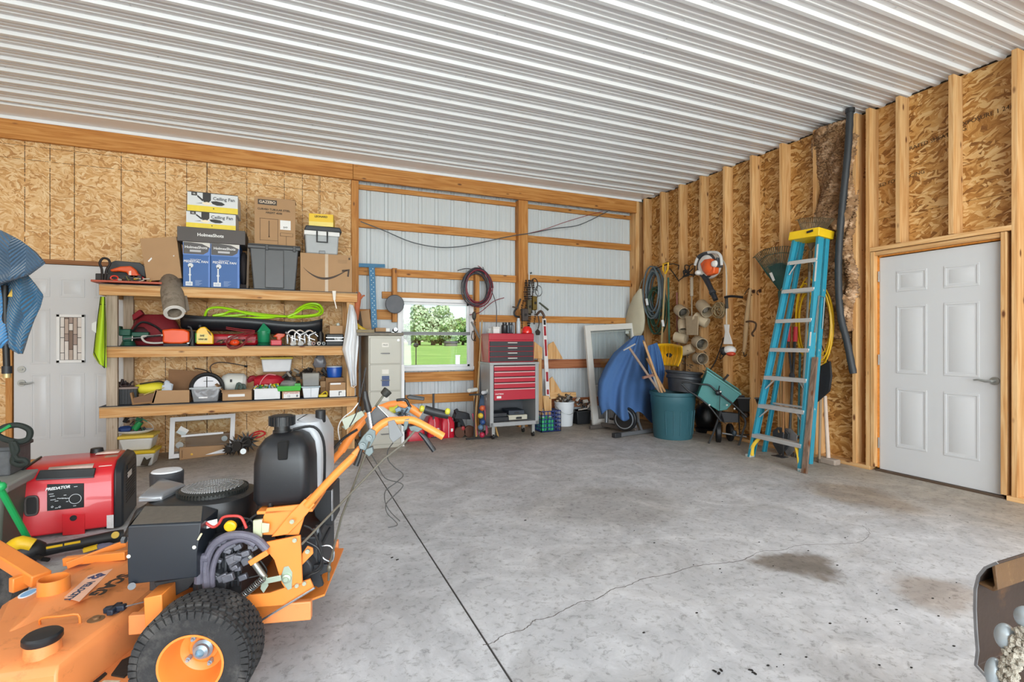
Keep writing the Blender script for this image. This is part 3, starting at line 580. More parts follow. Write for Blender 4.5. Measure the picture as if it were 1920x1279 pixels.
for j in range(26):
    q = m.y(rg.uniform(400, 480), rg.uniform(1012, 1085), rg.uniform(.13, .165)); s_ = rg.uniform(.008, .022); b.box(-s_, s_, -.01, .01, -s_*.7, s_*.7, Matrix.Translation(q) @ Matrix.Rotation(rg.uniform(-.5, .5), 4, 'Y'))
m.part('engine_fittings', b, kind='stuff', mats=P('#6f7078', .4, .4, .5, 40), bev=.003)
b = B()
for pts, r in (([(388, 1100), (386, 1060), (398, 1025), (424, 1006), (455, 1003), (482, 1012), (500, 1030)], .015), ([(398, 1100), (399, 1065), (412, 1032), (436, 1016), (460, 1012), (478, 1022)], .010), ([(374, 1092), (378, 1050), (392, 1045)], .018)):
    b.cut().tube(smooth(m.ys(pts, .125), 6), r, 10)
m.part('wire_loom', b, P('#5d5b68', .5, 0, .3, 30, .3))
b = B()
for pts in ([(488, 960), (470, 972), (455, 990), (462, 1005)], [(440, 970), (470, 975), (480, 1000), (470, 1010)], [(420, 990), (440, 1000), (470, 985)], [(478, 1040), (500, 1070), (480, 1080), (430, 1090)], [(560, 1090), (600, 1060), (598, 1030), (575, 1015)], [(570, 985), (590, 1000), (605, 1060), (580, 1078)]): b.cut().tube(smooth(m.ys(pts, .17), 5), .004, 6)
m.part('cable', b, BLACK)
m.part('battery_cable', B().tube(smooth(m.ys([(374, 971), (384, 979), (399, 988), (410, 982), (418, 970), (435, 967), (452, 970), (462, 990)], .14), 5), .005, 8), P('#b5332e', .45))
q = m.y(434, 983, .15); m.part('oil_cap', B().lathe(q, ((.014, .0), (.021, -.006), (.021, -.016), (.016, -.02), (0, -.02)), 18, axis=(0, 1, .25)), P('#e8b31c', .4))
m.part('warning_label', B().prism(m.ys([(376, 980), (407, 973), (408, 986), (378, 993)], .148), (0, .002, 0)), WHITE)
# belt box on the near side
A = m.ys([(237, 990), (375, 983), (370, 1082), (240, 1096), (240, 1042), (370, 1036)], .085); tb = m.z(383, 948, .615); tl = m.z(270, 949, .615)
b = B().loft([[(A[3].x, .085, A[3].z), (A[2].x, .085, A[2].z), (A[2].x, .24, A[2].z), (A[3].x, .24, A[3].z)], [(A[4].x, .08, A[4].z), (A[5].x, .08, A[5].z), (A[5].x, .24, A[5].z), (A[4].x, .24, A[4].z)],
    [(A[0].x, .095, A[0].z), (A[1].x, .095, A[1].z), (A[1].x, tb.y, A[1].z), (A[0].x, tl.y, A[0].z)], [(A[0].x + .004, .10, A[0].z + .004), (A[1].x, .10, A[1].z + .004), (tb.x, tb.y, .615), (tl.x, tl.y, .615)]])
m.part('belt_guard', b, P('#1b2129', .38, 0, .15, 8, dirt=('#3c4148', 90, .68)), bev=.003)
m.part('guard_dust', B().prism([(A[0].x + .006, .104, A[0].z + .005), (A[1].x - .004, .104, A[1].z + .005), (tb.x - .005, tb.y - .004, .6155), (tl.x + .006, tl.y - .004, .6155)], (0, 0, .0008)), P('#5d564d', .9, 0, .25, 60))
b = B()
for u, v in ((241, 1043), (364, 1026)): q = m.y(u, v, .08); b.cut().ball(q, (.007, .004, .007), 10)
m.part('guard_screw', b, P('#d5d3c8', .4)); m.part('guard_pull', B().tube(m.ys([(371, 1012), (378, 1000)], .08), .0035, 6), P('#cfc9a8', .4))
m.part('guard_bolt', B().cyl(m.y(247, 1099, .10), m.y(247, 1099, .07), .012, n=12).cut().cyl(m.y(229, 1012, .1), m.y(236, 1012, .1), .012, n=6), P('#5d5f62', .5, .4))
# fuel tank
TK = P('#16181c', .42, 0, .2, 10, dirt=('#26282d', 60, .6))
def rr(x0, x1, y0, y1, z, r, n=5):
    out = []
    for cx, cy, a0 in ((x1 - r, y0 + r, -90), (x1 - r, y1 - r, 0), (x0 + r, y1 - r, 90), (x0 + r, y0 + r, 180)):
        out += [(cx + r * math.cos(R(a0 + 90 * i / n)), cy + r * math.sin(R(a0 + 90 * i / n)), z) for i in range(n + 1)]
    return out
k0, k1, k2 = m.y(469, 951, .19), m.y(580, 941, .19), m.y(500, 812, .19)
xa, xb = k0.x, k1.x
b = B(); b.loft([rr(xa + .012, xb - .012, .20, .38, k0.z, .03), rr(xa + .002, xb - .002, .19, .38, k0.z + .02, .035), rr(xa + .004, xb - .004, .19, .38, k0.z + .16, .035), rr(xa + .012, xb - .012, .20, .38, k0.z + .215, .035), rr(xa + .035, xb - .035, .225, .38, k0.z + .25, .03), rr(xa + .06, xb - .06, .25, .38, k0.z + .262, .03)])
tk = m.part('tank_guard', b, TK)
m.part('filler_recess', B().box(xa + .098, xa + .134, .186, .26, k0.z + .175, k0.z + .245), P('#060607', .9), parent=tk, bev=.006)
b = B().loft([rr(xa + .01, xb + .01, .385, .66, k0.z + .01, .04), rr(xa + .005, xb + .016, .385, .665, k0.z + .05, .04), rr(xa + .005, xb + .014, .385, .665, k0.z + .22, .04), rr(xa + .03, xb - .01, .39, .64, k0.z + .285, .05), rr(xa + .07, xb - .05, .41, .6, k0.z + .295, .05)])
m.part('fuel_tank', b, P('#b9bcc0', .4, 0, .08, 6))
q = m.y(529, 806, .33); qz = q.z
b = B().lathe((q.x, .33, qz - .03), ((.035, 0), (.035, .03), (.03, .03), (.03, .055)), 24)
for j in range(20): a = 2*math.pi*j/20; b.box(-.003, .003, .045, .051, 0, .036, Matrix.Translation((q.x, .33, qz + .022)) @ Matrix.Rotation(a, 4, 'Z'))
b.lathe((q.x, .33, qz + .02), ((.046, 0), (.046, .036), (.038, .042), (0, .042)), 28)
m.part('fuel_cap', b, P('#1a1b1d', .45))
m.part('vent_cap', B().cyl((xb - .02, .5, k0.z + .27), (xb - .02, .5, k0.z + .325), .022, n=16), BLACK, bev=.004)
m.part('fuel_hose', B().tube(smooth([(q.x + .04, .34, qz), (xb - .02, .36, qz + .005), (xb + .018, .37, qz - .06), (xb + .02, .38, qz - .2), (xb + .01, .4, k0.z + .02), (xb - .01, .4, k0.z - .03)], 5), .0055, 8), BLACK)
m.part('valve', B().cyl(m.y(507, 942, .2), m.y(507, 963, .2), .010, n=10), BLACK)
m.part('control_box', B().prism([V((p.x, .42, p.z)) for p in m.ys([(582, 925), (622, 918), (623, 985), (606, 985), (590, 968)], .42)], (0, .2, 0)), P('#1f2124', .45), bev=.004)
m.part('box_post', B().box(m.y(622, 950, .42).x, m.y(624, 950, .42).x, .41, .43, m.y(622, 975, .42).z, m.y(622, 918, .42).z), CHROME)
m.part('reservoir_cap', B().cyl(m.y(606, 905, .5), m.y(606, 888, .5), .025, .02, 14), BLACK, bev=.003)
b = B()
b.cyl(m.y(592, 1052, .3), m.y(596, 985, .3), .009, n=10).cut().cyl(m.y(585, 1050, .34), m.y(588, 990, .34), .007, n=10)
m.part('hydraulic_rod', b, CHROME)
m.part('pump_bracket', B().prism(m.ys([(566, 1065), (582, 1060), (616, 1058), (615, 1072), (600, 1078), (606, 1098), (597, 1102), (586, 1096), (580, 1070)], .22), (0, .02, 0)).prism(m.ys([(598, 990), (604, 1005), (600, 1012), (604, 1030), (600, 1060), (594, 1060)], .26), (0, .02, 0)), P('#1e2227', .5), bev=.002)
m.part('pump', B().box(.20, .33, .25, .62, .27, .47).cyl((.27, .2, .36), (.27, .27, .36), .05, .06, 16).box(.31, .34, .3, .5, .3, .42), P('#33363a', .5, .3, .4, 30), bev=.006)
m.part('bail_loop', B().tube(smooth(m.ys([(600, 1025), (618, 1023), (626, 1035), (622, 1052), (608, 1048), (600, 1036)], .27), 4, True), .004, 8, True), CHROME)
# handles
def tubepath(pts, y, r, name, mat=ORG, **k):
    return m.part(name, B().tube(smooth(m.ys(pts, y), 6), r, 12), mat, **k)
m.part('handle_plate', B().prism(m.ys([(508, 1007), (545, 962), (571, 936), (581, 938), (590, 946), (566, 975), (540, 1002)], .148), (0, .014, 0)), ORG, bev=.003)
tubepath([(575, 948), (600, 920), (632, 886), (667, 852)], .155, .0155, 'lower_handle')
tubepath([(585, 915), (605, 885), (640, 845)], .70, .016, 'lower_handle')
m.part('handle_plate', B().prism([V((p.x, .70, p.z)) for p in m.ys([(580, 935), (600, 895), (612, 880), (618, 888), (600, 930)], .70)], (0, .014, 0)), ORG, bev=.003)
tubepath([(664, 855), (690, 825), (706, 803), (726, 790), (748, 788), (768, 787), (784, 792), (806, 804), (831, 818)], .155, .0155, 'upper_handle')
tubepath([(640, 845), (662, 812), (690, 778), (719, 764), (740, 758), (763, 762), (789, 777)], .70, .020, 'upper_handle')
m.part('clamp_plate', B().prism(m.ys([(671, 832), (680, 818), (694, 803), (704, 808), (704, 820), (694, 838), (684, 845), (674, 842)], .13), (0, .01, 0)).prism(m.ys([(686, 842), (698, 838), (700, 848), (692, 856), (684, 850)], .12), (0, .03, 0)), P('#687374', .5, .3), bev=.002)
b = B()
for u, v in ((680, 835), (692, 820)): q = m.y(u, v, .125); b.cut().lathe(q, ((.012, 0), (.012, -.006), (.006, -.006), (.006, -.012), (0, -.012)), 16, axis=(0, 1, 0))
m.part('clamp_bolt', b, P('#6d7576', .35, .6))
m.part('handle_gusset', B().prism(m.ys([(658, 850), (672, 838), (677, 848), (672, 858), (662, 853)], .14), (0, .03, 0)), ORG, bev=.003)
m.part('console_box', B().loft([m.ys([(684, 786), (708, 760), (726, 783), (701, 802), (691, 806)], .17), m.ys([(690, 786), (712, 762), (728, 780), (708, 798), (696, 800)], .6)]), P('#4a4a4b', .6, 0, .4, 20), bev=.002)
cq = m.ys([(707, 759), (734, 786), (754, 782), (722, 763)], .3); cq[2].y = .62; cq[3].y = .62; cq[0].y = .17; cq[1].y = .17
m.part('console_panel', B().prism([m.y(708, 760, .17), m.y(733, 786, .17), m.y(751, 782, .35), m.y(718, 762, .6)], (0, 0, -.004)), P('#e3e4e2', .4), bev=.001)
m.part('cross_brace', B().prism([m.y(640, 800, .7), m.y(684, 768, .7), m.y(690, 772, .7), m.y(648, 806, .7)], (0, .02, .0)), P('#8b8f80', .5, .2), bev=.002)
m.part('rear_panel', B().prism(m.ys([(640, 786), (678, 770), (684, 778), (648, 806)], .60), (0, .01, 0)), P('#9fa393', .4, .3), bev=.001)
m.part('pivot_plate', B().prism(m.ys([(727, 790), (739, 787), (756, 816), (737, 830), (730, 821)], .135), (0, .006, 0)), P('#737576', .5, .2), bev=.002)
m.part('pivot_clip', B().prism(m.ys([(758, 786), (768, 784), (763, 804), (756, 810)], .14), (0, .02, 0)).prism(m.ys([(766, 800), (778, 798), (793, 804), (784, 810), (770, 808)], .14), (0, .02, 0)), P('#5f6a6a', .5, .3), bev=.002)
m.part('throttle_rod', B().tube(m.ys([(691, 772), (694, 790), (698, 812)], .16), .0075, 8), CHROME)
m.part('throttle_grip', B().tube(m.ys([(684, 733), (685, 745), (687, 752), (690, 765), (692, 772)], .16), [.008, .013, .011, .014, .011], 10), BLACK)
m.part('throttle_cable', B().tube(smooth(m.ys([(684, 733), (683, 700), (686, 690), (680, 720), (675, 745), (668, 775), (655, 800)], .17), 4), .0022, 6), BLACK)
m.part('shift_lever', B().tube(m.ys([(704, 762), (714, 748), (720, 740)], .35), .005, 8), P('#6f7064', .4, .4)); m.part('shift_knob', B().cyl(m.y(719, 741, .35), m.y(728, 731, .35), .018, .021, 14), P('#23241f', .5), bev=.004)
m.part('presence_lever', B().prism(m.ys([(762, 744), (768, 741), (796, 746), (795, 751), (766, 748)], .5), (0, .05, 0)).tube(smooth(m.ys([(743, 750), (760, 749), (765, 756), (770, 764)], .55), 4), .007, 8), P('#1c1d1f', .4), bev=.003)
m.part('hand_grip', B().tube(m.ys([(796, 767), (812, 772), (830, 776), (841, 778)], .70), .021, 14), P('#1a1b1d', .5)); 
b = B()
for u, v in ((791, 766), (839, 771)): q = m.y(u, v, .68); b.cut().lathe(q, ((.01, -.012), (.016, -.006), (.016, .006), (.01, .012)), 14, axis=(1, 0, -.2))
q = m.y(740, 768, .5); b.cut().lathe(q, ((.02, -.02), (.014, 0), (.02, .02)), 16, axis=(1, 0, .3))
m.part('grip_ring', b, P('#b9b436', .45))
m.part('brake_lever', B().tube(m.ys([(786, 811), (796, 820), (814, 845)], .14), [.005, .010, .010], 10), P('#15171c', .35)); m.part('park_lever', B().tube(m.ys([(678, 842), (672, 860), (667, 872)], .13), [.006, .009, .011], 10), BLACK)
m.part('control_rod', B().tube(m.ys([(777, 808), (756, 832), (720, 860), (566, 1020)], .11), .0042, 8), P('#6f6c62', .4, .5))
m.part('control_rod', B().tube(m.ys([(693, 828), (686, 850), (640, 970), (617, 1062), (616, 1088)], .13), .0042, 8), P('#625f55', .4, .5)); m.part('rod_end', B().ball(m.y(617, 1066, .125), (.009, .006, .016), 10), P('#5d5a50', .4, .6))
b = B()
for pts in ([(737, 830), (727, 845), (728, 862), (740, 876), (756, 890), (742, 905), (723, 920), (722, 940), (731, 958), (750, 977)], [(695, 850), (706, 868), (722, 896), (750, 905), (755, 912), (740, 928), (724, 945), (726, 962), (738, 974), (745, 984), (728, 989)]):
    b.cut().tube(smooth(m.ys(pts, .2), 5), .0022, 6)
m.part('loose_cable', b, P('#3b3b3a', .5))
b = B(); rg = random.Random(3)
for j in range(7): b.cut().tube(smooth([m.y(rg.uniform(735, 768), rg.uniform(762, 800), rg.uniform(.3, .6)) for _ in range(4)], 4), .0035, 6)
m.part('control_cables', b, P('#39424a', .5))
b = B(); rg = random.Random(4)
for j in range(9):
    q = m.y(rg.uniform(742, 768), rg.uniform(765, 785), rg.uniform(.3, .6)); b.box(-.012, .012, -.01, .01, -.008, .01, Matrix.Translation(q) @ Matrix.Rotation(rg.uniform(0, 3), 4, 'Y'))
m.part('control_linkage', b, kind='stuff', mats=P('#70808a', .4, .5), bev=.002)
m.part('handle_brace', B().tube(smooth(m.ys([(610, 860), (640, 825), (670, 805)], .66), 4), .006, 8), BLACK)
m.part('white_hose', B().tube(smooth(m.ys([(640, 835), (634, 805), (642, 785), (660, 770), (672, 755)], .75), 5), .003, 6), WHITE)
m.part('cable_clip', B().tube(m.ys([(603, 860), (607, 872), (612, 885)], .66), .006, 8).ball(m.y(609, 878, .66), .012, 8), P('#444', .5) if False else P('#444444', .5))
# ---------------------------------------------------------------- generator
RED = P('#d3202a', .32, 0, .05, 4, coat=.3); 
g = thing('generator', 'red and black inverter generator on the floor beyond the mower deck', 'generator', (-1.56, 4.13, 0), 4)
f0, f1 = g.y(36, 1012, 0), g.y(213, 992, 0); xl, xr = f0.x, f1.x; zt = g.y(33, 901, 0).z; zb = .02; D = .50
def gp(x, k=1.0, e=0): return [(x, 0, zb), (x, 0, zt - .02), (x, .02, zt + .01), (x, .10, zt + .055 * k), (x, D - .10, zt + .07 * k), (x, D - .01, zt + .02), (x, D, zt - .03), (x, D, zb)]
g.part('body', B().loft([gp(xl), gp(xr)]), RED, bev=.012)
def gp2(x, e): return [(x, -e, zb - .01), (x, -e, zt - .02), (x, .02 - e, zt + .014 + e), (x, .10, zt + .06 + e), (x, D - .10, zt + .075 + e), (x, D - .01 + e, zt + .02), (x, D + e, zt - .03), (x, D + e, zb - .01)]
for a, c_, e in ((xl - .05, xl, .004), (xr, xr + .05, .004)): g.part('end_shell', B().loft([gp2(a, -.03 if a < xl else e), gp2(c_, e if a < xl else -.02)]), P('#20262c', .4, 0, .1), bev=.012)
g.part('handle_recess', B().prism(g.ys([(66, 899), (176, 894), (179, 878), (74, 882)], -.003), (0, .02, 0)), P('#0c0d0f', .4), bev=.003)
g.part('handle_lip', B().beam(g.y(68, 899, -.008), g.y(176, 894, -.008), .012, .008), P('#4a4d50', .35), bev=.002)
cp_ = g.part('control_panel', B().prism(g.ys([(88, 908), (157, 906), (157, 951), (88, 958)], -.006), (0, .01, 0)), P('#121416', .35), bev=.002)
rg = random.Random(2); b = B(); c2 = P('#c9ccd0', .5)
text(g, 'PREDATOR', g.y(108, 915, -.0075), (1, 0, .03), (0, 0, 1), .024, P('#e6e6e6', .4), bold=.001, shear=.3, name='maker_lettering')
for (u, v, r) in ((141, 935, .032), (98, 950, .006), (112, 950, .006)): q = g.y(u, v, -.007); b.lathe(q, ((r, 0), (r, -.002), (r - .003, -.002), (r - .003, 0)), 20, axis=(0, 1, 0), cap=False)
for u, v in ((96, 926), (98, 930), (103, 936), (109, 934), (115, 934), (120, 934), (126, 934), (122, 928), (142, 912), (98, 937), (106, 939), (126, 940), (140, 948), (106, 952)):
    q = g.y(u, v, -.007); w_ = rg.uniform(.004, .012); b.box(q.x - w_, q.x + w_, q.y - .001, q.y, q.z - .002, q.z + .002)
g.part('panel_marks', b, c2, parent=cp_, kind='stuff')
q0 = g.y(59, 948, -.004); b = B()
ring = [V((q0.x + .030 * math.copysign(abs(math.cos(t)) ** .5, math.cos(t)), -.006, q0.z + .058 * math.copysign(abs(math.sin(t)) ** .5, math.sin(t)))) for t in [2*math.pi*i/28 for i in range(28)]]
g.part('side_grip', B().tube(ring, .007, 8, True), P('#4f4a48', .5)); g.part('grip_recess', B().prism(ring, (0, .008, 0)), P('#1b1715', .6))
g.part('access_door', B().prism(g.ys([(116, 964), (159, 962), (159, 1001), (117, 1004)], -.004), (0, .01, 0)), RED, bev=.002)
q = g.y(137.5, 971, -.006); g.part('plug', B().lathe(q, ((.018, .004), (.018, -.003), (.013, -.003), (.012, 0), (0, 0)), 20, axis=(0, 1, 0)), BLACK)
g.part('rating_label', B().prism(g.ys([(200, 966), (213, 965), (213, 990), (200, 990)], -.002), (0, .002, 0)), P('#d9d6d6', .5, 0, .2, 90))
for (x0, x1, y0, y1) in ((xl + .12, xr - .12, .04, .085), (xr - .09, xr - .02, .05, .25), (xr - .16, xr - .03, .30, .42)):
    def zz(y): return zt + .012 + (.045 * (y - .02) / .08 if y < .1 else .045 + .015 * (y - .1) / .3)
    g.part('top_label', B().add([(x0, y0, zz(y0) + .0025), (x1, y0, zz(y0) + .0025), (x1, y1, zz(y1) + .0025), (x0, y1, zz(y1) + .0025)], ((0, 1, 2, 3),)), P('#e6c9bd', .5, 0, .15, 60), solid=.001)
g.part('fuel_cap', B().cyl((xl + .30, .40, zt + .05), (xl + .30, .40, zt + .10), .042, .036, 18), BLACK, bev=.004)
b = B()
for i in range(12):
    z = zb + .12 + i * .02; b.cut().box(xr + .044, xr + .052, .10, .40, z, z + .008)
g.part('louvre', b, P('#0b0d10', .5))
g.part('end_grip', B().box(xr + .03, xr + .056, .12, .40, zt - .02, zt + .012), P('#0d0f12', .4), bev=.004); g.part('warning_label', B().box(xr + .045, xr + .0525, .15, .28, zt - .085, zt - .045), P('#ece2dc', .5, 0, .3, 60))
for y in (.05, .44): g.part('wheel', B().lathe((xl - .055, y, .055), ((.03, -.02), (.052, -.02), (.055, -.012), (.055, .012), (.052, .02), (.03, .02), (0, .01)), 22, axis=(1, 0, 0)), P('#3a4046', .7, 0, .3, 40, .5))
for y in (.06, .44): g.part('foot', B().cyl((xr - .04, y, 0), (xr - .04, y, .05), .02, n=12), BLACK)
# yellow and black string trimmer lying on the floor
t = thing('string_trimmer', 'yellow and black string trimmer lying in front of the red generator', 'trimmer', tuple(W.z(60, 1052, 0)))
def L_(u, v, z): return W.z(u, v, z) - V(t.M.translation)
a, c_ = L_(70, 1034, .06), L_(232, 1003, .06)
t.part('shaft', B().tube([a, a.lerp(c_, .3), a.lerp(c_, .6), a.lerp(c_, .85), c_], [.035, .03, .034, .038, .034], 14), BLACK)
t.part('tip', B().cyl(c_, c_ + (c_ - a) * .06, .018, n=12), P('#9a9486', .4, .5))
e = L_(48, 1034, .07)
t.part('motor_housing', B().ball(e, (.10, .07, .065), 18), P('#18181a', .5)); t.part('motor_cover', B().tube(smooth([L_(18, 1046, .05), L_(22, 1028, .10), L_(40, 1018, .13), L_(62, 1022, .11)], 4), [.03] * 5 + [.04] * 4 + [.035] * 4, 12), P('#e6bb1c', .4))
t.part('trigger', B().tube([L_(68, 1043, .05), L_(80, 1048, .05), L_(90, 1049, .03)], .012, 8), BLACK)
for k_ in (.12, .32): p = a.lerp(c_, k_); t.part('accent', B().beam(p + V((0, -.03, .02)), p + V((.07, -.02, .022)), .006, .012), P('#e6bb1c', .4))
p = a.lerp(c_, .92); t.part('badge', B().lathe(p + V((0, -.035, .02)), ((.02, 0), (.02, -.006), (0, -.006)), 16, axis=(0, 1, -.4)), P('#c8a52a', .4))
t.part('bundle', B().beam(a.lerp(c_, .55) + V((0, -.05, -.03)), a.lerp(c_, .72) + V((0, -.06, -.02)), .03, .02), P('#e6bb1c', .5)); t.part('towel', B().ball(a.lerp(c_, .8) + V((0, -.06, -.03)), (.05, .03, .022), 12, amp=.15), P('#6c6a80', .8))
# olive bin at the left edge
t = thing('storage_bin', 'olive grey bin at the left edge with a pale thick rim', 'bin', (-2.22, 3.85, 0), 0)
q = t.y(28, 1000, 0); xr_ = q.x - .05
t.part('body', B().box(xr_ - .50, xr_, 0, .5, 0, .40, tx=.03, ty=.03), P('#5d6358', .6, 0, .12), bev=.02)
t.part('rim', B().box(xr_ - .53, xr_ + .03, -.03, .53, .38, .43).box(xr_ - .50, xr_, 0, .5, .36, .385), P('#8f918c', .55, 0, .1), bev=.012)
t2_ = thing('planter_box', 'dark grey rough planter box on the olive bin at the left edge', 'planter', (-2.45, 4.05, .43))
q = t2_.y(20, 860, .03); t2_.part('body', B().box(q.x - .3, q.x, .02, .3, .0, .17), P('#5c5e60', .85, 0, .3, 30, .6), bev=.01)
b = B().box(q.x - .31, q.x + .01, .01, .31, .15, .175); t2_.part('lip', b, P('#4b4d4f', .8), bev=.006)
yb = 3.95
b = B().tube(smooth(W.ys([(-8, 812), (10, 800), (35, 797), (55, 806), (53, 822), (35, 828), (12, 824), (-8, 815)], yb), 5), .017, 8)
b.tube(smooth(W.ys([(22, 826), (25, 845), (32, 860), (45, 862), (50, 868), (38, 872), (24, 866), (28, 852), (32, 842), (26, 828)], yb - .02), 5), .015, 8)
h = solo('bungee_strap', b, P('#1f2723', .8, 0, .3, 30), 'dark green strap looped over the grey planter at the left edge', 'strap')
t = thing('rake_handle', 'bright green pole leaning on the olive bin at the left edge', 'pole', tuple(W.y(30, 975, 3.78)))
p0, p1 = W.y(-6, 905, 3.72), W.y(29, 968, 3.80); o_ = V(t.M.translation)
t.part('shaft', B().tube([p0 + (p0 - p1) * .6 - o_, p0 - o_, p1 - o_, p1 + (p1 - p0) * .8 - o_], .017, 10), P('#189a52', .4)); t.part('tip', B().ball(W.y(2, 912, 3.71) - o_, .026, 10), P('#1fa55a', .4))
b = B().tube([W.y(-10, 812, 3.93), W.y(5, 806, 3.93), W.y(20, 797, 3.93)], .009, 6); solo('utility_line', b, P('#1c8f4c', .5), 'short green cord beside the dark looped strap', 'cord')
# moving blankets on the upright at the left edge
Yb = 4.35
t = thing('wooden_upright', 'brown wooden upright at the left edge behind the blue blankets', 'post', (-1.98, Yb + .12, 0)); t.part('board', B().box(-.09, 0, 0, .09, 0, 2.1), wood('z', **GOLD), bev=.003); t.part('base', B().box(-.3, .1, -.15, .25, 0, .05), wood('x', **GOLD), bev=.003)
def blanket(name, rows, mat, label, y0, dy, amp=.02, grp=None):
    # rows: (left px, right px) pairs down the cloth; it hangs in a curve with folds
    n = 24; k = len(rows)
    def fn(u, v):
        i = min(k - 2, int(v * (k - 1))); f = v * (k - 1) - i
        (la, ra), (lb, rb) = rows[i], rows[i + 1]
        a = (la[0] + (lb[0] - la[0]) * f, la[1] + (lb[1] - la[1]) * f); c = (ra[0] + (rb[0] - ra[0]) * f, ra[1] + (rb[1] - ra[1]) * f)
        uu, vv = a[0] + (c[0] - a[0]) * u, a[1] + (c[1] - a[1]) * u
        yy = y0 + dy * math.sin(u * math.pi * .9) * -1 + amp * math.sin(u * 9 + v * 4) + amp * .6 * math.sin(v * 11 + u * 3)
        return W.y(uu, vv, yy)
    return solo(name, B().sheet(fn, n, 30), mat, label, 'blanket', grp, smooth=80, solid=.012)
def quilt(col, s=60.):
    m = bpy.data.materials.new('quilted'); nt, b, N, L = nodes(m); tc = N('ShaderNodeTexCoord'); sp = N('ShaderNodeSeparateXYZ'); L(tc.outputs['Object'], sp.inputs[0])
    a = N('ShaderNodeMath'); a.operation = 'PINGPONG'; a.inputs[1].default_value = .07; L(sp.outputs[0], a.inputs[0])
    ad = N('ShaderNodeMath'); ad.operation = 'MULTIPLY_ADD'; ad.inputs[1].default_value = 1.3; L(a.outputs[0], ad.inputs[0]); L(sp.outputs[2], ad.inputs[2])
    w = N('ShaderNodeMath'); w.operation = 'PINGPONG'; w.inputs[1].default_value = .012; L(ad.outputs[0], w.inputs[0])
    nz = N('ShaderNodeTexNoise'); nz.inputs['Scale'].default_value = s; L(tc.outputs['Object'], nz.inputs['Vector'])
    mm = N('ShaderNodeMath'); mm.operation = 'MULTIPLY_ADD'; mm.inputs[1].default_value = .006; L(nz.outputs[0], mm.inputs[0]); L(w.outputs[0], mm.inputs[2])
    bp = N('ShaderNodeBump'); bp.inputs['Strength'].default_value = 1; bp.inputs['Distance'].default_value = 1.0; L(mm.outputs[0], bp.inputs['Height']); L(bp.outputs[0], b.inputs['Normal'])
    b.inputs['Base Color'].default_value = lin(col); b.inputs['Roughness'].default_value = .8; b.inputs['Sheen Weight'].default_value = .3
    return m
blanket('moving_blanket', [((-60, 415), (2, 433)), ((-60, 440), (40, 452)), ((-60, 465), (68, 473)), ((-60, 490), (85, 493)), ((-60, 515), (55, 514)), ((-60, 532), (12, 528)), ((-60, 545), (-10, 536))], quilt('#3d5f7d'), 'slate blue quilted blanket, upper fold spreading over the lower one', Yb - .10, .10)
blanket('moving_blanket', [((6, 505), (52, 515)), ((5, 540), (68, 535)), ((8, 560), (82, 554)), ((6, 585), (76, 575)), ((5, 610), (63, 600)), ((8, 635), (52, 628)), ((18, 652), (46, 648)), ((36, 662), (41, 663))], quilt('#2f6b92'), 'dark teal quilted blanket hanging under the upper blue fold', Yb + .03, .06)
blanket('packing_quilt', [((-60, 530), (4, 530)), ((-60, 570), (5, 575)), ((-60, 600), (10, 605)), ((-60, 630), (15, 640)), ((-60, 650), (8, 652))], quilt('#4f9ad6'), 'bright blue crinkled quilt at the far left below the dark blankets', Yb + .02, .03)
t = thing('extension_pole', 'black pole with metal collars hanging below the blue blankets', 'pole', tuple(W.y(13, 708, Yb + .01))); o_ = V(t.M.translation)
t.part('shaft', B().tube([W.y(9, 535, Yb + .01) - o_, W.y(11, 640, Yb + .01) - o_, W.y(13, 700, Yb + .01) - o_], .018, 12), BLACK); t.part('collar', B().cyl(W.y(13, 686, Yb + .01) - o_, W.y(13, 700, Yb + .01) - o_, .026, n=12), P('#20252b', .5)); t.part('tip', B().cyl(W.y(13, 700, Yb + .01) - o_, W.y(13, 708, Yb + .01) - o_, .02, n=12), P('#b9a878', .4, .4))
t.part('hook', B().prism([W.y(u, v, Yb - .02) - o_ for u, v in ((13, 556), (22, 540), (28, 557))], (0, .012, 0)), P('#b99a4a', .35, .7), bev=.003)
# loader bucket corner at the lower right
RUST = P('#2a1b12', .75, 0, .5, 5, .4, dirt=('#553719', 6, .55)); XB = 1.42
t = thing('loader_bucket', 'rusty brown steel bucket corner at the lower right edge', 'bucket', (XB, .62, .30)); o_ = V(t.M.translation)
pf = [W.x(u, v, XB) for u, v in ((1869, 1052), (1846, 1062), (1833, 1078), (1827, 1102), (1826, 1140), (1828, 1180), (1831, 1218), (1828, 1246), (1858, 1279), (1900, 1318), (1960, 1350))]
pi = []
for i, p in enumerate(pf):
    d = (pf[min(i+1, len(pf)-1)] - pf[max(i-1, 0)]).normalized(); n_ = V((0, -d.z, d.y)); n_ = -n_ if n_.y > 0 else n_
    pi.append(p + n_ * .0055)
rings = [[p - o_ + V((x, 0, 0)) for p in pf + pi[::-1]] for x in (0, .95)]
t.part('plate', B().loft(rings), RUST, bev=.0015)
t.part('cut_edge', B().loft([[p - o_ + V((x, 0, 0)) for p in pf + pi[::-1]] for x in (-.004, 0)]), P('#77787a', .5, .5, .3, 30))
tri = [W.x(u, v, XB) - o_ for u, v in ((1866, 1055), (1872, 1106), (1862, 1109), (1832, 1094), (1833, 1090), (1860, 1101), (1864, 1098), (1858, 1058))]
t.part('lip_channel', B().loft([[p + V((x, 0, 0)) for p in tri] for x in (0, .95)]), P('#543a1e', .65, 0, .5, 8, .4, dirt=('#7d613c', 14, .56)), bev=.002)
t.part('floor_stop', B().box(0, .95, -.15, .1, -.30, -.28), RUST)
t.part('stand', B().box(.1, .8, -.10, .05, -.28, -.02), RUST)
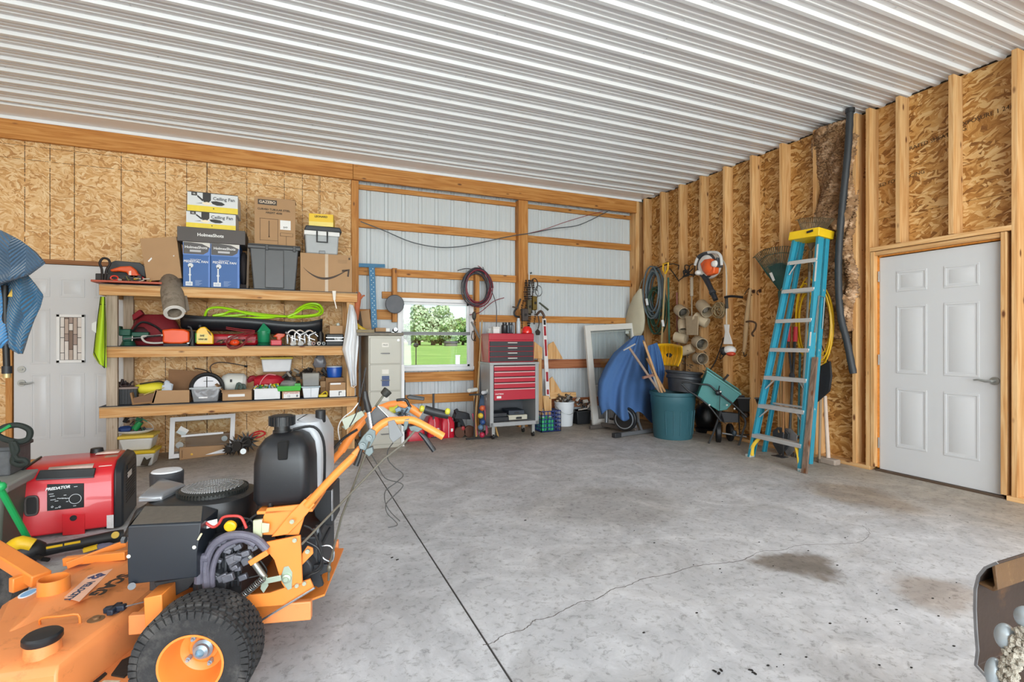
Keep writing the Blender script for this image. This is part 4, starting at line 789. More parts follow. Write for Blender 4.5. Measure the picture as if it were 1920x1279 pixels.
t = thing('crusted_wheel', 'grey lugged wheel rim caked with dried concrete, lower right corner', 'wheel', tuple(W.x(1905, 1300, 1.30) * V((1, 1, 0)) if False else (1.3, .55, 0))); o_ = V(t.M.translation)
arc = smooth([W.x(u, v, 1.30) - o_ for u, v in ((1878, 1310), (1884, 1279), (1890, 1245), (1900, 1215), (1918, 1185), (1945, 1165))], 6)
t.part('rim', B().tube(arc, .010, 10), P('#6e6f66', .6, 0, .3, 30))
rg = random.Random(9); b = B()
for i, p in enumerate(arc):
    for _ in range(26): b.ball(p + V((rg.uniform(-.014, .012), rg.uniform(-.016, .006), rg.uniform(-.014, .014))), rg.uniform(.002, .007), 6, amp=.3, seed=i * 9 + _)
t.part('concrete_crust', b, P('#a7a092', .95, 0, .4, 60, 1), kind='stuff')
for (u, v, sx_, sz) in ((1885, 1193, .018, .026), (1865, 1262, .016, .032), (1925, 1158, .02, .022)):
    t.part('lug', B().ball(W.x(u, v, 1.30) - o_, (.02, sx_, sz), 14), P('#9aa3a8', .4, .3, .15, 20), sub=1)
t.part('axle_stand', B().box(.02, .2, -.15, .05, 0, .28), P('#4a463e', .7))
# ---------------------------------------------------------------- shelving unit and what stands on it
SF = 6.15; L1, L2, L3 = 1.81, 1.20, .61; SX0, SX1 = -1.716, .70
s = thing('shelving_unit', 'long three-tier lumber shelving unit along the strand board wall', 'shelf', (SX0, SF, 0)); o_ = V(s.M.translation)
SHW = dict(lo='#b5763a', mid='#d29a5a', hi='#e0b47c')
for z in (L1, L2, L3):
    s.part('front_rail', B().box(0, SX1 - SX0, 0, .038, z - .112, z - .022), wood('x', **SHW), bev=.003)
    s.part('back_rail', B().box(0, SX1 - SX0, .62, .658, z - .112, z - .022), wood('x', **SHW))
    s.part('shelf_board', B().box(0, SX1 - SX0, 0, .66, z - .022, z - .006), wood('x', lo='#8d6a44', mid='#a98457', hi='#bd9a6c'))
    s.part('shelf_liner', B().box(-.002, SX1 - SX0 + .002, -.004, .655, z - .006, z), P('#39434f', .7, 0, .15), bev=.002)
    for x in (.0, .8, 1.6, SX1 - SX0 - .038): s.part('cross_rail', B().box(x, x + .038, .038, .62, z - .112, z - .022), wood('y', **SHW))
for x0 in (.045, SX1 - SX0 - .115):
    for y0 in (.04, .60): s.part('post', B().box(x0, x0 + .09, y0, y0 + .05, 0, L1 - .03), wood('z', lo='#9c8a76', mid='#b8a690', hi='#c9b9a4') if x0 < 1 else wood('z', **PINE), bev=.003)
CB = P('#b08c66', .8, 0, .06, 8); CBD = P('#94704c', .85, 0, .12, 8); INK = P('#2b2725', .7, 0, .05)
def at(u0, u1, vt, Y):                           # a front face on the plane Y: its x range and the height of its top
    um = (u0 + u1) / 2; return W.y(u0, vt, Y).x, W.y(u1, vt, Y).x, W.y(um, vt, Y).z
def carton(name, label, cat, u0, u1, vt, Y, dep, z0, m, rz=0, group=None, bev=.003):
    x0, x1, z1 = at(u0, u1, vt, Y); t = thing(name, label, cat, ((x0 + x1) / 2, Y, z0), rz, group); t.w, t.h, t.d = (x1 - x0), z1 - z0, dep
    t.part('carton', B().box(-t.w / 2, t.w / 2, 0, dep, 0, t.h), m, bev=bev); return t
def face(t, x0, x1, z0, z1, m, name='print', off=.0012, y=0):     # flat print on the front, in fractions of the face
    return t.part(name, B().box((x0 - .5) * t.w, (x1 - .5) * t.w, y - off, y + .001, z0 * t.h, z1 * t.h), m, smooth=0)
def poly(t, pts, m, name='print', off=.0016): return t.part(name, B().prism([((x - .5) * t.w, -off, z * t.h) for x, z in pts], (0, .001, 0)), m, smooth=0)
def word(t, s_, x, z, size, m, bold=.0, off=.0022, **k): return text(t, s_, ((x - .5) * t.w, -off, z * t.h), (1, 0, 0), (0, 0, 1), size, m, bold=bold, **k)
# blue fan boxes
for k_, (u0, u1, vt, lab) in enumerate(((343, 394, 452, 'blue pedestal fan box, left of the pair under the dark carton'), (395, 449, 455, 'blue pedestal fan box, right of the pair beside the black tote'))):
    t = carton('fan_box', lab, 'box', u0, u1, vt, 6.19, .38, L1, P('#2f5f9f', .5, 0, .08, 4), group=None)
    face(t, 0, 1, .70, 1, P('#5a82c8', .5)); poly(t, [(0.02, .72), (.75, .72), (.92, .78), (.97, .88), (.7, .95), (.3, .97), (.02, .97)], P('#54504f', .5), off=.002)
    poly(t, [(0, .965), (.3, .97), (.7, .95), (.97, .88), (1, .86), (1, 1), (0, 1)], P('#d8d4cc', .5), off=.0018)
    poly(t, [(.93, 0), (1, 0), (1, .72), (.93, .66)], P('#5a82c8', .5)); face(t, .25, .66, .765, .81, P('#b9b9bd', .5), off=.0026)
    word(t, 'HolmesShots', .48, .865, .038, WHITE, .0005, .003); word(t, 'OSCILLATING', .46, .60, .016, WHITE, 0, .003); word(t, 'PEDESTAL FAN', .48, .555, .033, WHITE, .0006, .003)
    q = B().box(-.27 * t.w, -.22 * t.w, -.003, -.001, .09 * t.h, .45 * t.h).lathe((-.22 * t.w, -.002, .47 * t.h), ((.024, 0), (.024, .001), (0, .001)), 16, axis=(0, -1, 0)).box(-.29 * t.w, -.2 * t.w, -.004, -.001, .25 * t.h, .28 * t.h)
    t.part('fan_picture', q, P('#d9dde0', .5), kind='stuff'); q = B().box(-.4 * t.w, -.15 * t.w, -.005, -.001, .03 * t.h, .115 * t.h); t.part('barcode_label', q, WHITE)
    q = B()
    for j in range(9): q.box((-.37 + j * .022) * t.w, (-.36 + j * .022) * t.w, -.006, -.001, .045 * t.h, .10 * t.h)
    for j in range(6): q.box(-.05 * t.w, (.1 + .05 * (j % 3)) * t.w, -.003, -.001, (.04 + .02 * j) * t.h, (.048 + .02 * j) * t.h)
    t.part('small_print', q, P('#8fa5c8', .6), kind='stuff')
t = carton('dark_carton', 'dark grey carton lying across both blue fan boxes', 'box', 332, 460, 428, 6.16, .42, W.y(400, 456, 6.19).z + .001, P('#55504e', .6, 0, .05, 4)); word(t, 'HolmesShots', .48, .5, .045, WHITE, .0012)
zc = t.h + t.M.translation.z
def fanbox(label, u0, u1, vt, z0):
    t = carton('ceiling_fan_box', label, 'box', u0, u1, vt, 6.19, .34, z0, P('#dcdfe0', .5, 0, .04, 6)); Y_ = P('#ecd23a', .5, 0, .1, 20)
    face(t, 0, 1, 0, .30, Y_); K = P('#2a2826', .5)
    poly(t, [(.30, 1), (.46, 1), (.46, .62), (.42, .5), (.32, .5), (.30, .62)], K, off=.002); poly(t, [(.31, .62), (.20, .84), (.19, .76), (.30, .52)], K, off=.002)
    poly(t, [(.46, .56), (.56, .6), (.68, .56), (.74, .46), (.68, .38), (.58, .37), (.49, .44)], K, off=.002); poly(t, [(.30, .46), (.16, .40), (.28, .42)], K, off=.002)
    poly(t, [(.28, .46), (.34, .36), (.42, .36), (.48, .46), (.38, .52)], P('#f3e4c6', .4), off=.0025); face(t, .08, .19, .80, .98, P('#3a3430', .5), off=.002)
    word(t, 'UL', .135, .89, .02, WHITE, .0005, .003); word(t, 'Ceiling Fan', .72, .72, .046, P('#55565c', .5), .001); poly(t, [(.5, .24), (.53, .2), (.51, .14)], K, off=.003); face(t, 0, 1, .97, 1, K, off=.003); return t
f2 = fanbox('white and yellow ceiling fan box, lower of the two', 349, 442, 398, zc + .001); fanbox('white and yellow ceiling fan box, upper of the two', 351, 446, 362, f2.M.translation.z + f2.h + .002)
# tote, heater box, parcel, cooler, yellow box
TOT = P('#4a4b4d', .45, 0, .08, 6)
x0, x1, z1 = at(468, 560, 458, 6.18); t = thing('storage_tote', 'black ribbed storage tote on the top shelf under the heater box', 'tote', ((x0 + x1) / 2, 6.18, L1)); w_, h_ = (x1 - x0) / 2, z1 - L1
t.part('body', B().box(-w_, w_, .0, .40, 0, h_ - .04, tx=.035, ty=.02), TOT, bev=.012); t.part('rim', B().box(-w_ - .02, w_ + .02, -.02, .42, h_ - .055, h_ - .02), TOT, bev=.006); t.part('lid', B().box(-w_ - .015, w_ + .015, -.015, .415, h_ - .02, h_ - .003), P('#3b3c3e', .45), bev=.006)
t.part('centre_panel', B().box(-w_ * .38, w_ * .38, -.008, .03, .02, h_ - .06, ty=-.012), P('#535456', .4), bev=.006)
t.part('latch', B().box(-.09, -.06, -.03, -.01, h_ - .07, h_ - .01).cut().box(w_ - .06, w_ - .03, -.03, -.01, h_ - .07, h_ - .01), P('#303133', .4), bev=.003)
tz = L1 + h_
t = carton('heater_box', 'tall cardboard box with patio heater drawing, on the black tote', 'box', 477, 554, 371, 6.22, .16, tz, CB)
face(t, .08, .54, .84, .95, P('#453c35', .6)); word(t, 'GAZEBO', .31, .895, .042, P('#d8c4ac', .6), .0012, .003); word(t, 'CURVED TUBULAR STEEL', .47, .745, .029, INK, .0005); word(t, 'FIREPIT 4500', .47, .675, .03, INK, .0005)
q = B()
for (a, b_, c_, d_) in ((.12, .58, .545, .553), (.13, .14, .08, .545), (.56, .57, .02, .54), (.14, .56, .09, .097), (.34, .36, .16, .51), (.64, .92, .27, .275), (.62, .94, .20, .207), (.62, .63, .2, .275), (.93, .94, .2, .275), (.765, .775, 0, .2)): q.box((a - .5) * t.w, (b_ - .5) * t.w, -.0016, .001, c_ * t.h, d_ * t.h)
q.prism([((.33 - .5) * t.w, -.0016, .16 * t.h), ((.37 - .5) * t.w, -.0016, .16 * t.h), ((.355 - .5) * t.w, -.0016, .21 * t.h)], (0, .002, 0)); t.part('line_drawing', q, P('#5d4632', .7), kind='stuff')
face(t, .62, .88, .34, .54, WHITE, 'price_label', .002); word(t, '$49', .75, .39, .028, INK, 0, .003)
t.part('open_flap', B().prism([(.33 * t.w, 0, t.h), (.5 * t.w, 0, t.h - .01), (.53 * t.w, .1, t.h - .04), (.4 * t.w, .12, t.h + .015)], (0, 0, .004)), CBD)
t = carton('parcel', 'large brown shipping box with curved arrow, at the right end of top shelf', 'box', 563, 660, 476, 6.17, .36, L1, CB)
arc_ = [(.06 + .86 * i / 24, .62 - .245 * math.sin(math.pi * (i / 24) ** .86)) for i in range(25)]; lo_ = [(x, z - .005 - .055 * math.sin(math.pi * min(1, i / 24 * .95 + .02))) for i, (x, z) in enumerate(arc_)]
poly(t, arc_ + lo_[::-1], P('#4a3d34', .7), 'arrow_print'); poly(t, [(.80, .60), (.955, .63), (.935, .42), (.90, .43), (.915, .575), (.80, .545)], P('#4a3d34', .7), 'arrow_print')
face(t, .47, .53, 0, 1, P('#b9a184', .3), 'tape'); face(t, .93, .96, .88, .94, P('#4a3d34', .7)); q = B()
for j in range(5): q.box((.72 - .5) * t.w, (.9 - .5) * t.w, -.0012, 0, (.78 + j * .02) * t.h, (.785 + j * .02) * t.h)
t.part('small_print', q, P('#8f7458', .7), kind='stuff'); px_ = t
zp = L1 + t.h
x0, x1, z1 = at(570, 637, 424, 6.19); t = thing('cooler', 'light grey cooler with black lid standing on the shipping box', 'cooler', ((x0 + x1) / 2, 6.19, zp + .001)); w_, h_ = (x1 - x0) / 2, z1 - zp
t.part('body', B().box(-w_ + .01, w_ - .01, 0, .30, 0, h_ * .68, tx=.012), P('#a9adaf', .45), bev=.015); t.part('lid_rim', B().box(-w_, w_, -.012, .31, h_ * .66, h_ * .82), P('#e3e3e1', .4), bev=.008); t.part('lid', B().box(-w_ + .02, w_ + .005, -.01, .31, h_ * .82, h_, tx=-.02), P('#33363a', .5), bev=.012)
q = B().tube([(-.055, -.02, h_ * .8), (-.055, -.022, h_ * .42), (.055, -.022, h_ * .42), (.055, -.02, h_ * .8)], .009, 6); t.part('handle', q, BLACK); t.part('drain', B().box(-.035, .035, -.008, .01, .0, .04), P('#8e9295', .5), bev=.008)
zk = zp + h_
xa_ = W.y(602, 400, 6.2).x; t = thing('yellow_box', 'bright yellow box with black lettering on top of the cooler', 'box', (xa_, 6.2, zk + .002), -8)
t.part('carton', B().box(-.13, .13, 0, .30, 0, .14), P('#eec62a', .45, 0, .06, 5), bev=.002); text(t, 'LEONARD', (0, -.002, .108), (1, 0, 0), (0, 0, 1), .03, INK, bold=.001); t.part('lower_band', B().box(-.13, .13, -.001, 0, .0, .05), P('#f0dc7a', .5))
# plain box, carpet, saw case
t = thing('cardboard_box', 'plain brown cardboard box tilted above the rolled carpet', 'box', tuple(W.y(308, 527, 6.22))); o_ = V(t.M.translation)
t.part('carton', B().prism([p - o_ for p in W.ys([(275, 527), (341, 521), (331, 443), (262, 447)], 6.22)], (0, .24, 0)), CB, bev=.003)
t.part('torn_tape', B().prism([p - o_ for p in W.ys([(277, 489), (284, 482), (285, 485), (279, 491)], 6.218)], (0, .002, 0)), WHITE); t.part('tape_scrap', B().prism([p - o_ for p in W.ys([(324, 479), (327, 478), (326, 481)], 6.218)], (0, .002, 0)), WHITE)
t = thing('carpet_roll', 'rolled grey brown carpet hanging over the edge of the top shelf', 'carpet', tuple(W.y(320, 530, 6.25))); o_ = V(t.M.translation)
a_, b_ = W.y(318, 511, 6.40) - o_, W.y(327, 586, 5.97) - o_; ax = (b_ - a_).normalized(); e1 = V((1, 0, 0)); e1 = (e1 - ax * e1.dot(ax)).normalized(); e2 = ax.cross(e1)
def spir(c_, k_=1): 
    out = []
    for i in range(64):
        th = i / 64 * 2 * math.pi * 2.6; r_ = (.094 - .030 * i / 64) * k_; out.append(c_ + e1 * r_ * math.cos(th) + e2 * r_ * math.sin(th))
    return out
r0, r1 = spir(a_, 1.18), spir(b_, .98); q = B(); n_ = len(r0); q.add(r0 + r1, [(i, i + 1, n_ + i + 1, n_ + i) for i in range(n_ - 1)])
t.part('roll', q, P('#85796a', .95, 0, .25, 9, 1, dirt=('#6e6254', 16, .5)), solid=.010, smooth=60); t.part('backing_edge', B().tube(spir(b_ + ax * .002, .98), .0065, 6), P('#d9d5cf', .7))
t.part('loose_flap', B().prism([a_ + e1 * .09, a_ + e1 * .115, b_ + e1 * .13 - ax * .03, b_ + e1 * .09], e2 * -.012), P('#85796a', .95, 0, .25, 9, 1))
def pile(t, u0, u1, v0, v1, Y, cols, n, seed, s0=.012, s1=.03, dy=.06, name='odds_and_ends'):
    rg = random.Random(seed); o_ = t.I
    for j, c in enumerate(cols):
        b = B()
        for i in range(n):
            q = o_ @ W.y(rg.uniform(u0, u1), rg.uniform(v0, v1), Y + rg.uniform(-dy, dy)); s_ = rg.uniform(s0, s1); M_ = Matrix.Translation(q) @ Matrix.Rotation(rg.uniform(-1.5, 1.5), 4, 'Y') @ Matrix.Rotation(rg.uniform(-1, 1), 4, 'X')
            k = rg.random()
            if k < .4: b.box(-s_, s_, -s_ * .6, s_ * .6, -s_ * .35, s_ * .35, M_)
            elif k < .75: b.tube([M_ @ V((-s_ * 1.4, 0, 0)), M_ @ V((s_ * 1.4, 0, 0))], s_ * .35, 8)
            else: b.ball(q, (s_ * .7, s_ * .6, s_ * .5), 8)
        t.part(name, b, P(c, .55, .1, .3, 40), kind='stuff')
t = thing('saw_case', 'open black tool case with orange saw at the left end of top shelf', 'tool case', tuple(W.y(238, 531, 6.2))); t.M.translation.z = L1; t = T(M=t.M) if False else t; o_ = V(t.M.translation)
YY = 6.2
def q_(pts, Y=YY): return [t.I @ p for p in W.ys(pts, Y)]
t.part('tray', B().box(-.28, .30, -.04, .3, 0.001, .022), P('#b5543a', .5, 0, .2), bev=.004)
t.part('case_lid', B().prism(q_([(203, 528), (200, 505), (206, 492), (216, 488), (262, 492), (272, 500), (274, 528)], 6.34), (0, .03, 0)), P('#34373a', .5), bev=.006)
t.part('cord', B().tube(smooth(q_([(192, 526), (191, 505), (187, 493), (193, 484), (203, 486), (206, 495), (200, 505), (197, 520), (196, 528)], 6.2), 5), .011, 8), P('#231b1a', .6))
t.part('saw_body', B().prism(q_([(205, 505), (225, 499), (245, 498), (255, 506), (262, 520), (252, 522), (242, 520), (237, 510), (222, 508), (208, 509)], 6.22), (0, .06, 0)), P('#e0571f', .45), bev=.012)
t.part('saw_nose', B().prism(q_([(252, 512), (262, 514), (276, 525), (258, 521)], 6.23), (0, .04, 0)), P('#b5252a', .45), bev=.006); t.part('badge', B().prism(q_([(242, 508), (246, 507), (246, 516), (241, 515)], 6.218), (0, .002, 0)), P('#f0c8b8', .5))
q = q_([(214.5, 521)], 6.19)[0]; t.part('ring', B().tube([q + V((.03 * math.cos(a), 0, .022 * math.sin(a))) for a in [2 * math.pi * i / 20 for i in range(20)]], .007, 6, True), P('#e23a26', .4))
pile(t, 205, 288, 521, 527, 6.2, ('#c9bfae', '#b99a35', '#6a6a3a', '#4f3a30'), 5, 3, .008, .02); t.part('case_base', B().box(-.26, .12, .02, .2, .022, .09), P('#2e2b2a', .6), bev=.006)
t = thing('dark_bag', 'black bag squeezed between the blue fan boxes and the tote', 'bag', tuple(W.y(457, 541, 6.3))); t.part('cloth', B().ball(t.I @ W.y(457, 505, 6.32), (.045, .10, .19), 16, amp=.08, seed=4), P('#231c1d', .8, 0, .4, 10)); t.part('slat', B().beam(t.I @ W.y(466, 462, 6.24), t.I @ W.y(464, 540, 6.24), .016, .02), P('#6b5a48', .7))
t.part('base', B().box(-.045, .045, -.05, .15, -.01, .04), P('#231c1d', .8))
# ---- middle shelf
Z2 = L2 + .001
def on(name, label, cat, u, Y, z, rz=0, group=None): p = W.y(u, 600, Y); return thing(name, label, cat, (p.x, Y, z), rz, group)
t = on('bench_vise', 'green bench vise at the left end of the middle shelf', 'vise', 238, 6.28, Z2); GV = P('#1f5443', .45, .2, .2)
t.part('base', B().cyl((0, .05, 0), (0, .05, .05), .07, .05, 16).box(-.04, .05, .0, .1, .05, .10), GV, bev=.006); t.part('jaw', B().box(-.07, .03, .0, .1, .10, .17).box(-.075, -.055, .0, .1, .12, .2), GV, bev=.01); t.part('slide', B().box(.03, .18, .02, .08, .09, .14, tx=.0), GV, bev=.008); t.part('screw', B().cyl((-.02, -.03, .07), (.16, -.03, .085), .007, n=8).cyl((.05, -.03, .05), (.052, -.03, .10), .006, n=8), CHROME)
t = on('duffel_bag', 'dark red duffel bag behind the chainsaw on the middle shelf', 'bag', 293, 6.5, Z2); t.part('cloth', B().loft([[(x * k_, y * k_, z) for x, y in [(.23 * math.cos(a), .13 * math.sin(a)) for a in [2*math.pi*i/20 for i in range(20)]]] for z, k_ in ((0, .85), (.06, 1), (.16, 1.0), (.26, .8), (.33, .45))]), P('#7a1620', .75, 0, .35, 7, .5), bev=.01)
t.part('strap', B().tube(smooth([(-.2, -.14, .10), (-.1, -.16, .24), (.02, -.13, .20), (.12, -.14, .10), (.2, -.12, .04)], 5), .012, 6), BLACK); t.part('pocket', B().ball((-.10, -.09, .12), (.11, .05, .08), 14), P('#3d1017', .7, 0, .3), sub=0)
t.part('flap', B().prism([(-.19, -.08, .26), (-.10, -.08, .33), (-.13, -.08, .38), (-.2, -.06, .32)], (0, .1, 0)), P('#8a1a26', .75), bev=.01)
t = on('chainsaw', 'orange and white chainsaw lying on the middle shelf', 'chainsaw', 328, 6.22, Z2)
a_ = [t.I @ p for p in W.ys([(303, 618), (322, 616), (345, 617), (355, 622), (355, 641), (340, 644), (318, 644), (304, 642), (305, 630)], 6.21)]; t.part('housing', B().prism(a_, (0, .12, 0)), P('#f0561c', .4, 0, .08), bev=.015)
t.part('rear_handle', B().tube(smooth([t.I @ p for p in W.ys([(306, 628), (285, 630), (268, 630), (267, 635), (274, 641), (290, 643), (306, 642)], 6.24)], 4), .010, 8), P('#c9c5be', .5)); t.part('front_handle', B().tube(smooth([t.I @ p for p in W.ys([(352, 612), (358, 615), (360, 630), (355, 642)], 6.20)], 4), .009, 8), P('#3c3a3b', .5))
t.part('trigger', B().tube([t.I @ p for p in W.ys([(275, 631), (302, 629)], 6.22)], .008, 6), BLACK); t.part('guide_bar', B().box(.10, .16, .04, .05, .02, .09), ZINC); t.part('foot', B().box(-.1, .12, .0, .12, 0, .02), DARK)
t = on('oil_jug', 'yellow motor oil jug with dark label on the middle shelf', 'jug', 384, 6.2, Z2)
a_ = [t.I @ p for p in W.ys([(368, 645), (368, 620), (372, 616), (376, 613), (384, 612), (398, 625), (400, 630), (400, 645)], 6.18)]; t.part('bottle', B().prism(a_, (0, .07, 0)), P('#f0b91e', .35, 0, .05), bev=.010)
a_ = [t.I @ p for p in W.ys([(387, 618), (394, 622), (397, 630), (392, 626)], 6.179)]; t.part('grip_hole', B().prism(a_, (0, .03, 0)), P('#6a4a10', .6)); a_ = [t.I @ p for p in W.ys([(369, 624), (390, 627), (390, 640), (369, 640)], 6.178)]; t.part('label', B().prism(a_, (0, .002, 0)), P('#e8d27a', .5))
q = t.I @ W.y(379, 629, 6.176); text(t, 'SAE', q, (1, 0, 0), (0, 0, 1), .024, INK, bold=.001); q = t.I @ W.y(380, 636, 6.176); text(t, '10W-30', q, (1, 0, 0), (0, 0, 1), .024, INK, bold=.001); t.part('cap', B().cyl(t.I @ W.y(375, 613, 6.21), t.I @ W.y(375, 609, 6.21), .015, n=12), DARK)
t = on('green_spool', 'green handled black spool between the chainsaw and yellow jug', 'spool', 364, 6.21, Z2); t.part('handle', B().cyl((.02, 0, .03), (.02, 0, .13), .011, n=10), P('#3f8f35', .4)); t.part('spool', B().cyl((-.02, .03, 0), (-.02, .03, .15), .028, n=14), BLACK)
t = on('sled', 'long black plastic sled behind the hoses on the middle shelf', 'sled', 470, 6.42, L2 + .10); 
pts_ = []; x0, x1 = W.y(340, 600, 6.4).x - t.M.translation.x, W.y(604, 600, 6.4).x - t.M.translation.x
def sl(u, v):
    x = x0 + (x1 - x0) * u; e_ = .06 * (2 * u - 1) ** 4; y = -.13 + .26 * v; return (x, y * (1 - .4 * abs(2*u-1)**6), .03 + e_ + .14 * abs(2 * v - 1) ** 3 + .03 * math.sin(u * 5))
t.part('shell', B().sheet(sl, 40, 12), P('#191b20', .4), solid=.008, smooth=60); t.part('rim', B().tube([V(sl(i / 30, 0)) for i in range(31)], .010, 6), P('#22262c', .4))
t = on('red_hard_case', 'long red case lying under the black sled', 'case', 430, 6.40, Z2); t.part('body', B().box(-.36, .30, -.05, .15, 0, .125, tx=.02), P('#b81826', .4, 0, .1), bev=.03); t.part('seam', B().box(-.355, .295, -.052, .152, .06, .066), P('#5d0d14', .5))
NEON = P('#a8e01c', .4, 0, .04)
for k_, (lab, pts) in enumerate((('neon green hose looped over the left half of the black sled', [(383, 596), (390, 580), (410, 576), (440, 581), (480, 590), (540, 593), (500, 590), (440, 583), (420, 588), (400, 592), (430, 592), (480, 588), (515, 594), (470, 596), (405, 595)]), ('neon green hose looped over the right half of the black sled', [(500, 593), (545, 592), (560, 578), (580, 569), (598, 571), (605, 582), (598, 590), (570, 594), (540, 594), (556, 586), (575, 574), (592, 573), (600, 582), (590, 590), (550, 592), (565, 580), (582, 577), (596, 580)]))):
    rg = random.Random(k_); solo('garden_hose', B().tube(smooth([W.y(u, v, 6.36 + .05 * math.sin(i * 1.3)) for i, (u, v) in enumerate(pts)], 7), .0135, 8), NEON, lab, 'hose')
t = on('jumper_cables', 'dark red jumper cables hanging off the middle shelf edge', 'cables', 450, 6.2, Z2)
for k_ in range(2): t.part('cable', B().tube(smooth([t.I @ W.y(u, v - 3 * k_, 6.115 + .012 * k_) for u, v in ((424, 616), (450, 620), (478, 623), (455, 628), (430, 636), (425, 646), (432, 653), (445, 652), (458, 645), (464, 634), (476, 628))], 6), .006, 8), P('#7d1c22', .45))
t.part('clamp', B().ball(t.I @ W.y(440, 642, 6.22), (.05, .03, .035), 12), P('#f04a18', .4)); t.part('reel', B().ball(t.I @ W.y(437, 632, 6.23), (.05, .03, .02), 12, amp=.15), P('#d8d4d4', .5)); pile(t, 404, 470, 637, 644, 6.24, ('#7a5a3a', '#4a3a34', '#8c7a4a'), 9, 5, .008, .018)
GR = P('#128055', .35, 0, .08)
t = on('green_funnel', 'green plastic funnel bucket in front of the black sled', 'funnel', 494, 6.2, Z2)
t.part('bucket', B().lathe((0, .06, .02), ((.045, 0), (.06, .02), (.068, .13), (.072, .13), (.072, .136), (.064, .136), (.056, .03), (0, .03)), 24), GR); t.part('ring_base', B().lathe((0, .06, 0), ((.062, 0), (.066, .01), (.055, .022), (.064, .034), (.05, .04)), 24), P('#0f5f40', .4)); t.part('scoop', B().prism([(-.062, .0, .15), (.06, .0, .13), (.068, .02, .17), (-.002, .05, .25)], (0, .015, 0)), GR, bev=.003)
t = on('red_tin', 'small red tin on the middle shelf beside the green funnel', 'tin', 518, 6.2, Z2); t.part('body', B().box(-.055, .055, 0, .07, 0, .062), P('#cf2133', .4), bev=.008); t.part('lid', B().box(-.057, .057, -.002, .072, .05, .055), P('#a01626', .4))
t = on('orange_drill', 'small orange power tool behind the red tin', 'drill', 522, 6.36, Z2); t.part('body', B().prism([(-.06, 0, .10), (.02, 0, .16), (.07, 0, .15), (.07, 0, .10), (.03, 0, .08), (.03, 0, 0), (-.01, 0, 0), (-.02, 0, .09)], (0, .06, 0)), P('#e4501c', .4), bev=.01); t.part('base', B().box(-.04, .05, -.01, .07, 0, .02), BLACK)
for k_, (u, v, lab) in enumerate(((548, 634, 'chrome faucet lying left in the heap on the middle shelf'), (562, 630, 'chrome faucet standing in the middle of the heap'), (580, 632, 'chrome faucet at the right of the heap'))):
    t = on('faucet', lab, 'faucet', u, 6.22 + .02 * k_, Z2); a = .0
    t.part('body', B().cyl((0, 0, 0), (0, 0, .11 + .02 * (k_ == 1)), .018, n=14).cyl((-.02, 0, .10), (.07 - .14 * (k_ == 0), -.02, .15), .014, n=12), CHROME); t.part('spout', B().tube(smooth([(-.05, 0, .02), (-.05, -.01, .13), (0, 0, .17), (.05, .01, .14), (.09, .01, .10)], 4), .012, 10), P('#c9cbce', .2, .9)); t.part('lever', B().beam((-.02, -.03, .09), (.06, -.03, .06), .02, .01), CHROME, bev=.003)
    t.part('collar', B().cyl((.0, -.03, .01), (.02, -.05, .03), .028, n=14), P('#dcdcd8', .35)); 
for k_, (u, c_, lab) in enumerate(((588, '#8d6c62', 'brown pipe end lying at the right of the faucets'), (598, '#aba59c', 'pale pipe end lying at the right of the faucets'), (607, '#7d8585', 'grey hexagonal pipe end beside the socket case'))):
    t = on('pipe_stub', lab, 'pipe', u, 6.16, Z2); t.part('pipe', B().cyl((0, 0, .022), (-.03, .25, .022), .020, n=14 if k_ < 2 else 6), P(c_, .4, .3)); t.part('bore', B().cyl((0, -.001, .022), (0, .002, .022), .012, n=12), DARK)
t = on('socket_case', 'black and silver socket case at the right end of middle shelf', 'tool case', 629, 6.2, Z2); t.part('lower_half', B().box(-.10, .09, 0, .2, 0, .05), BLACK, bev=.006); t.part('upper_half', B().box(-.10, .09, 0, .2, .055, .13), P('#222325', .45), bev=.01); t.part('chrome_band', B().box(-.102, .092, -.004, .01, .05, .056).cut().box(-.102, .092, -.004, .01, .085, .09), CHROME); text(t, 'ROBERT', (.03, -.002, .07), (1, 0, 0), (0, 0, 1), .022, WHITE, bold=.001)
t = on('small_carton', 'small open carton standing on the socket case', 'box', 631, 6.25, Z2 + .131); t.part('carton', B().box(-.075, .07, 0, .12, 0, .095), CB, bev=.003); t.part('bulb', B().ball((.02, .05, .11), .022, 10), P('#c9d0c8', .2)); t.part('flap', B().prism([(-.1, -.01, .09), (-.075, 0, .095), (-.075, .12, .095), (-.11, .11, .07)], (0, 0, .004)), CBD)
t = on('dark_bottle', 'dark bottle standing behind the pipe ends', 'bottle', 601, 6.4, Z2); t.part('body', B().lathe((0, 0, 0), ((.035, 0), (.035, .13), (.015, .17), (.015, .2), (0, .2)), 16), P('#25201e', .4)); t.part('cap', B().cyl((0, 0, .2), (0, 0, .22), .017, n=12), DARK)
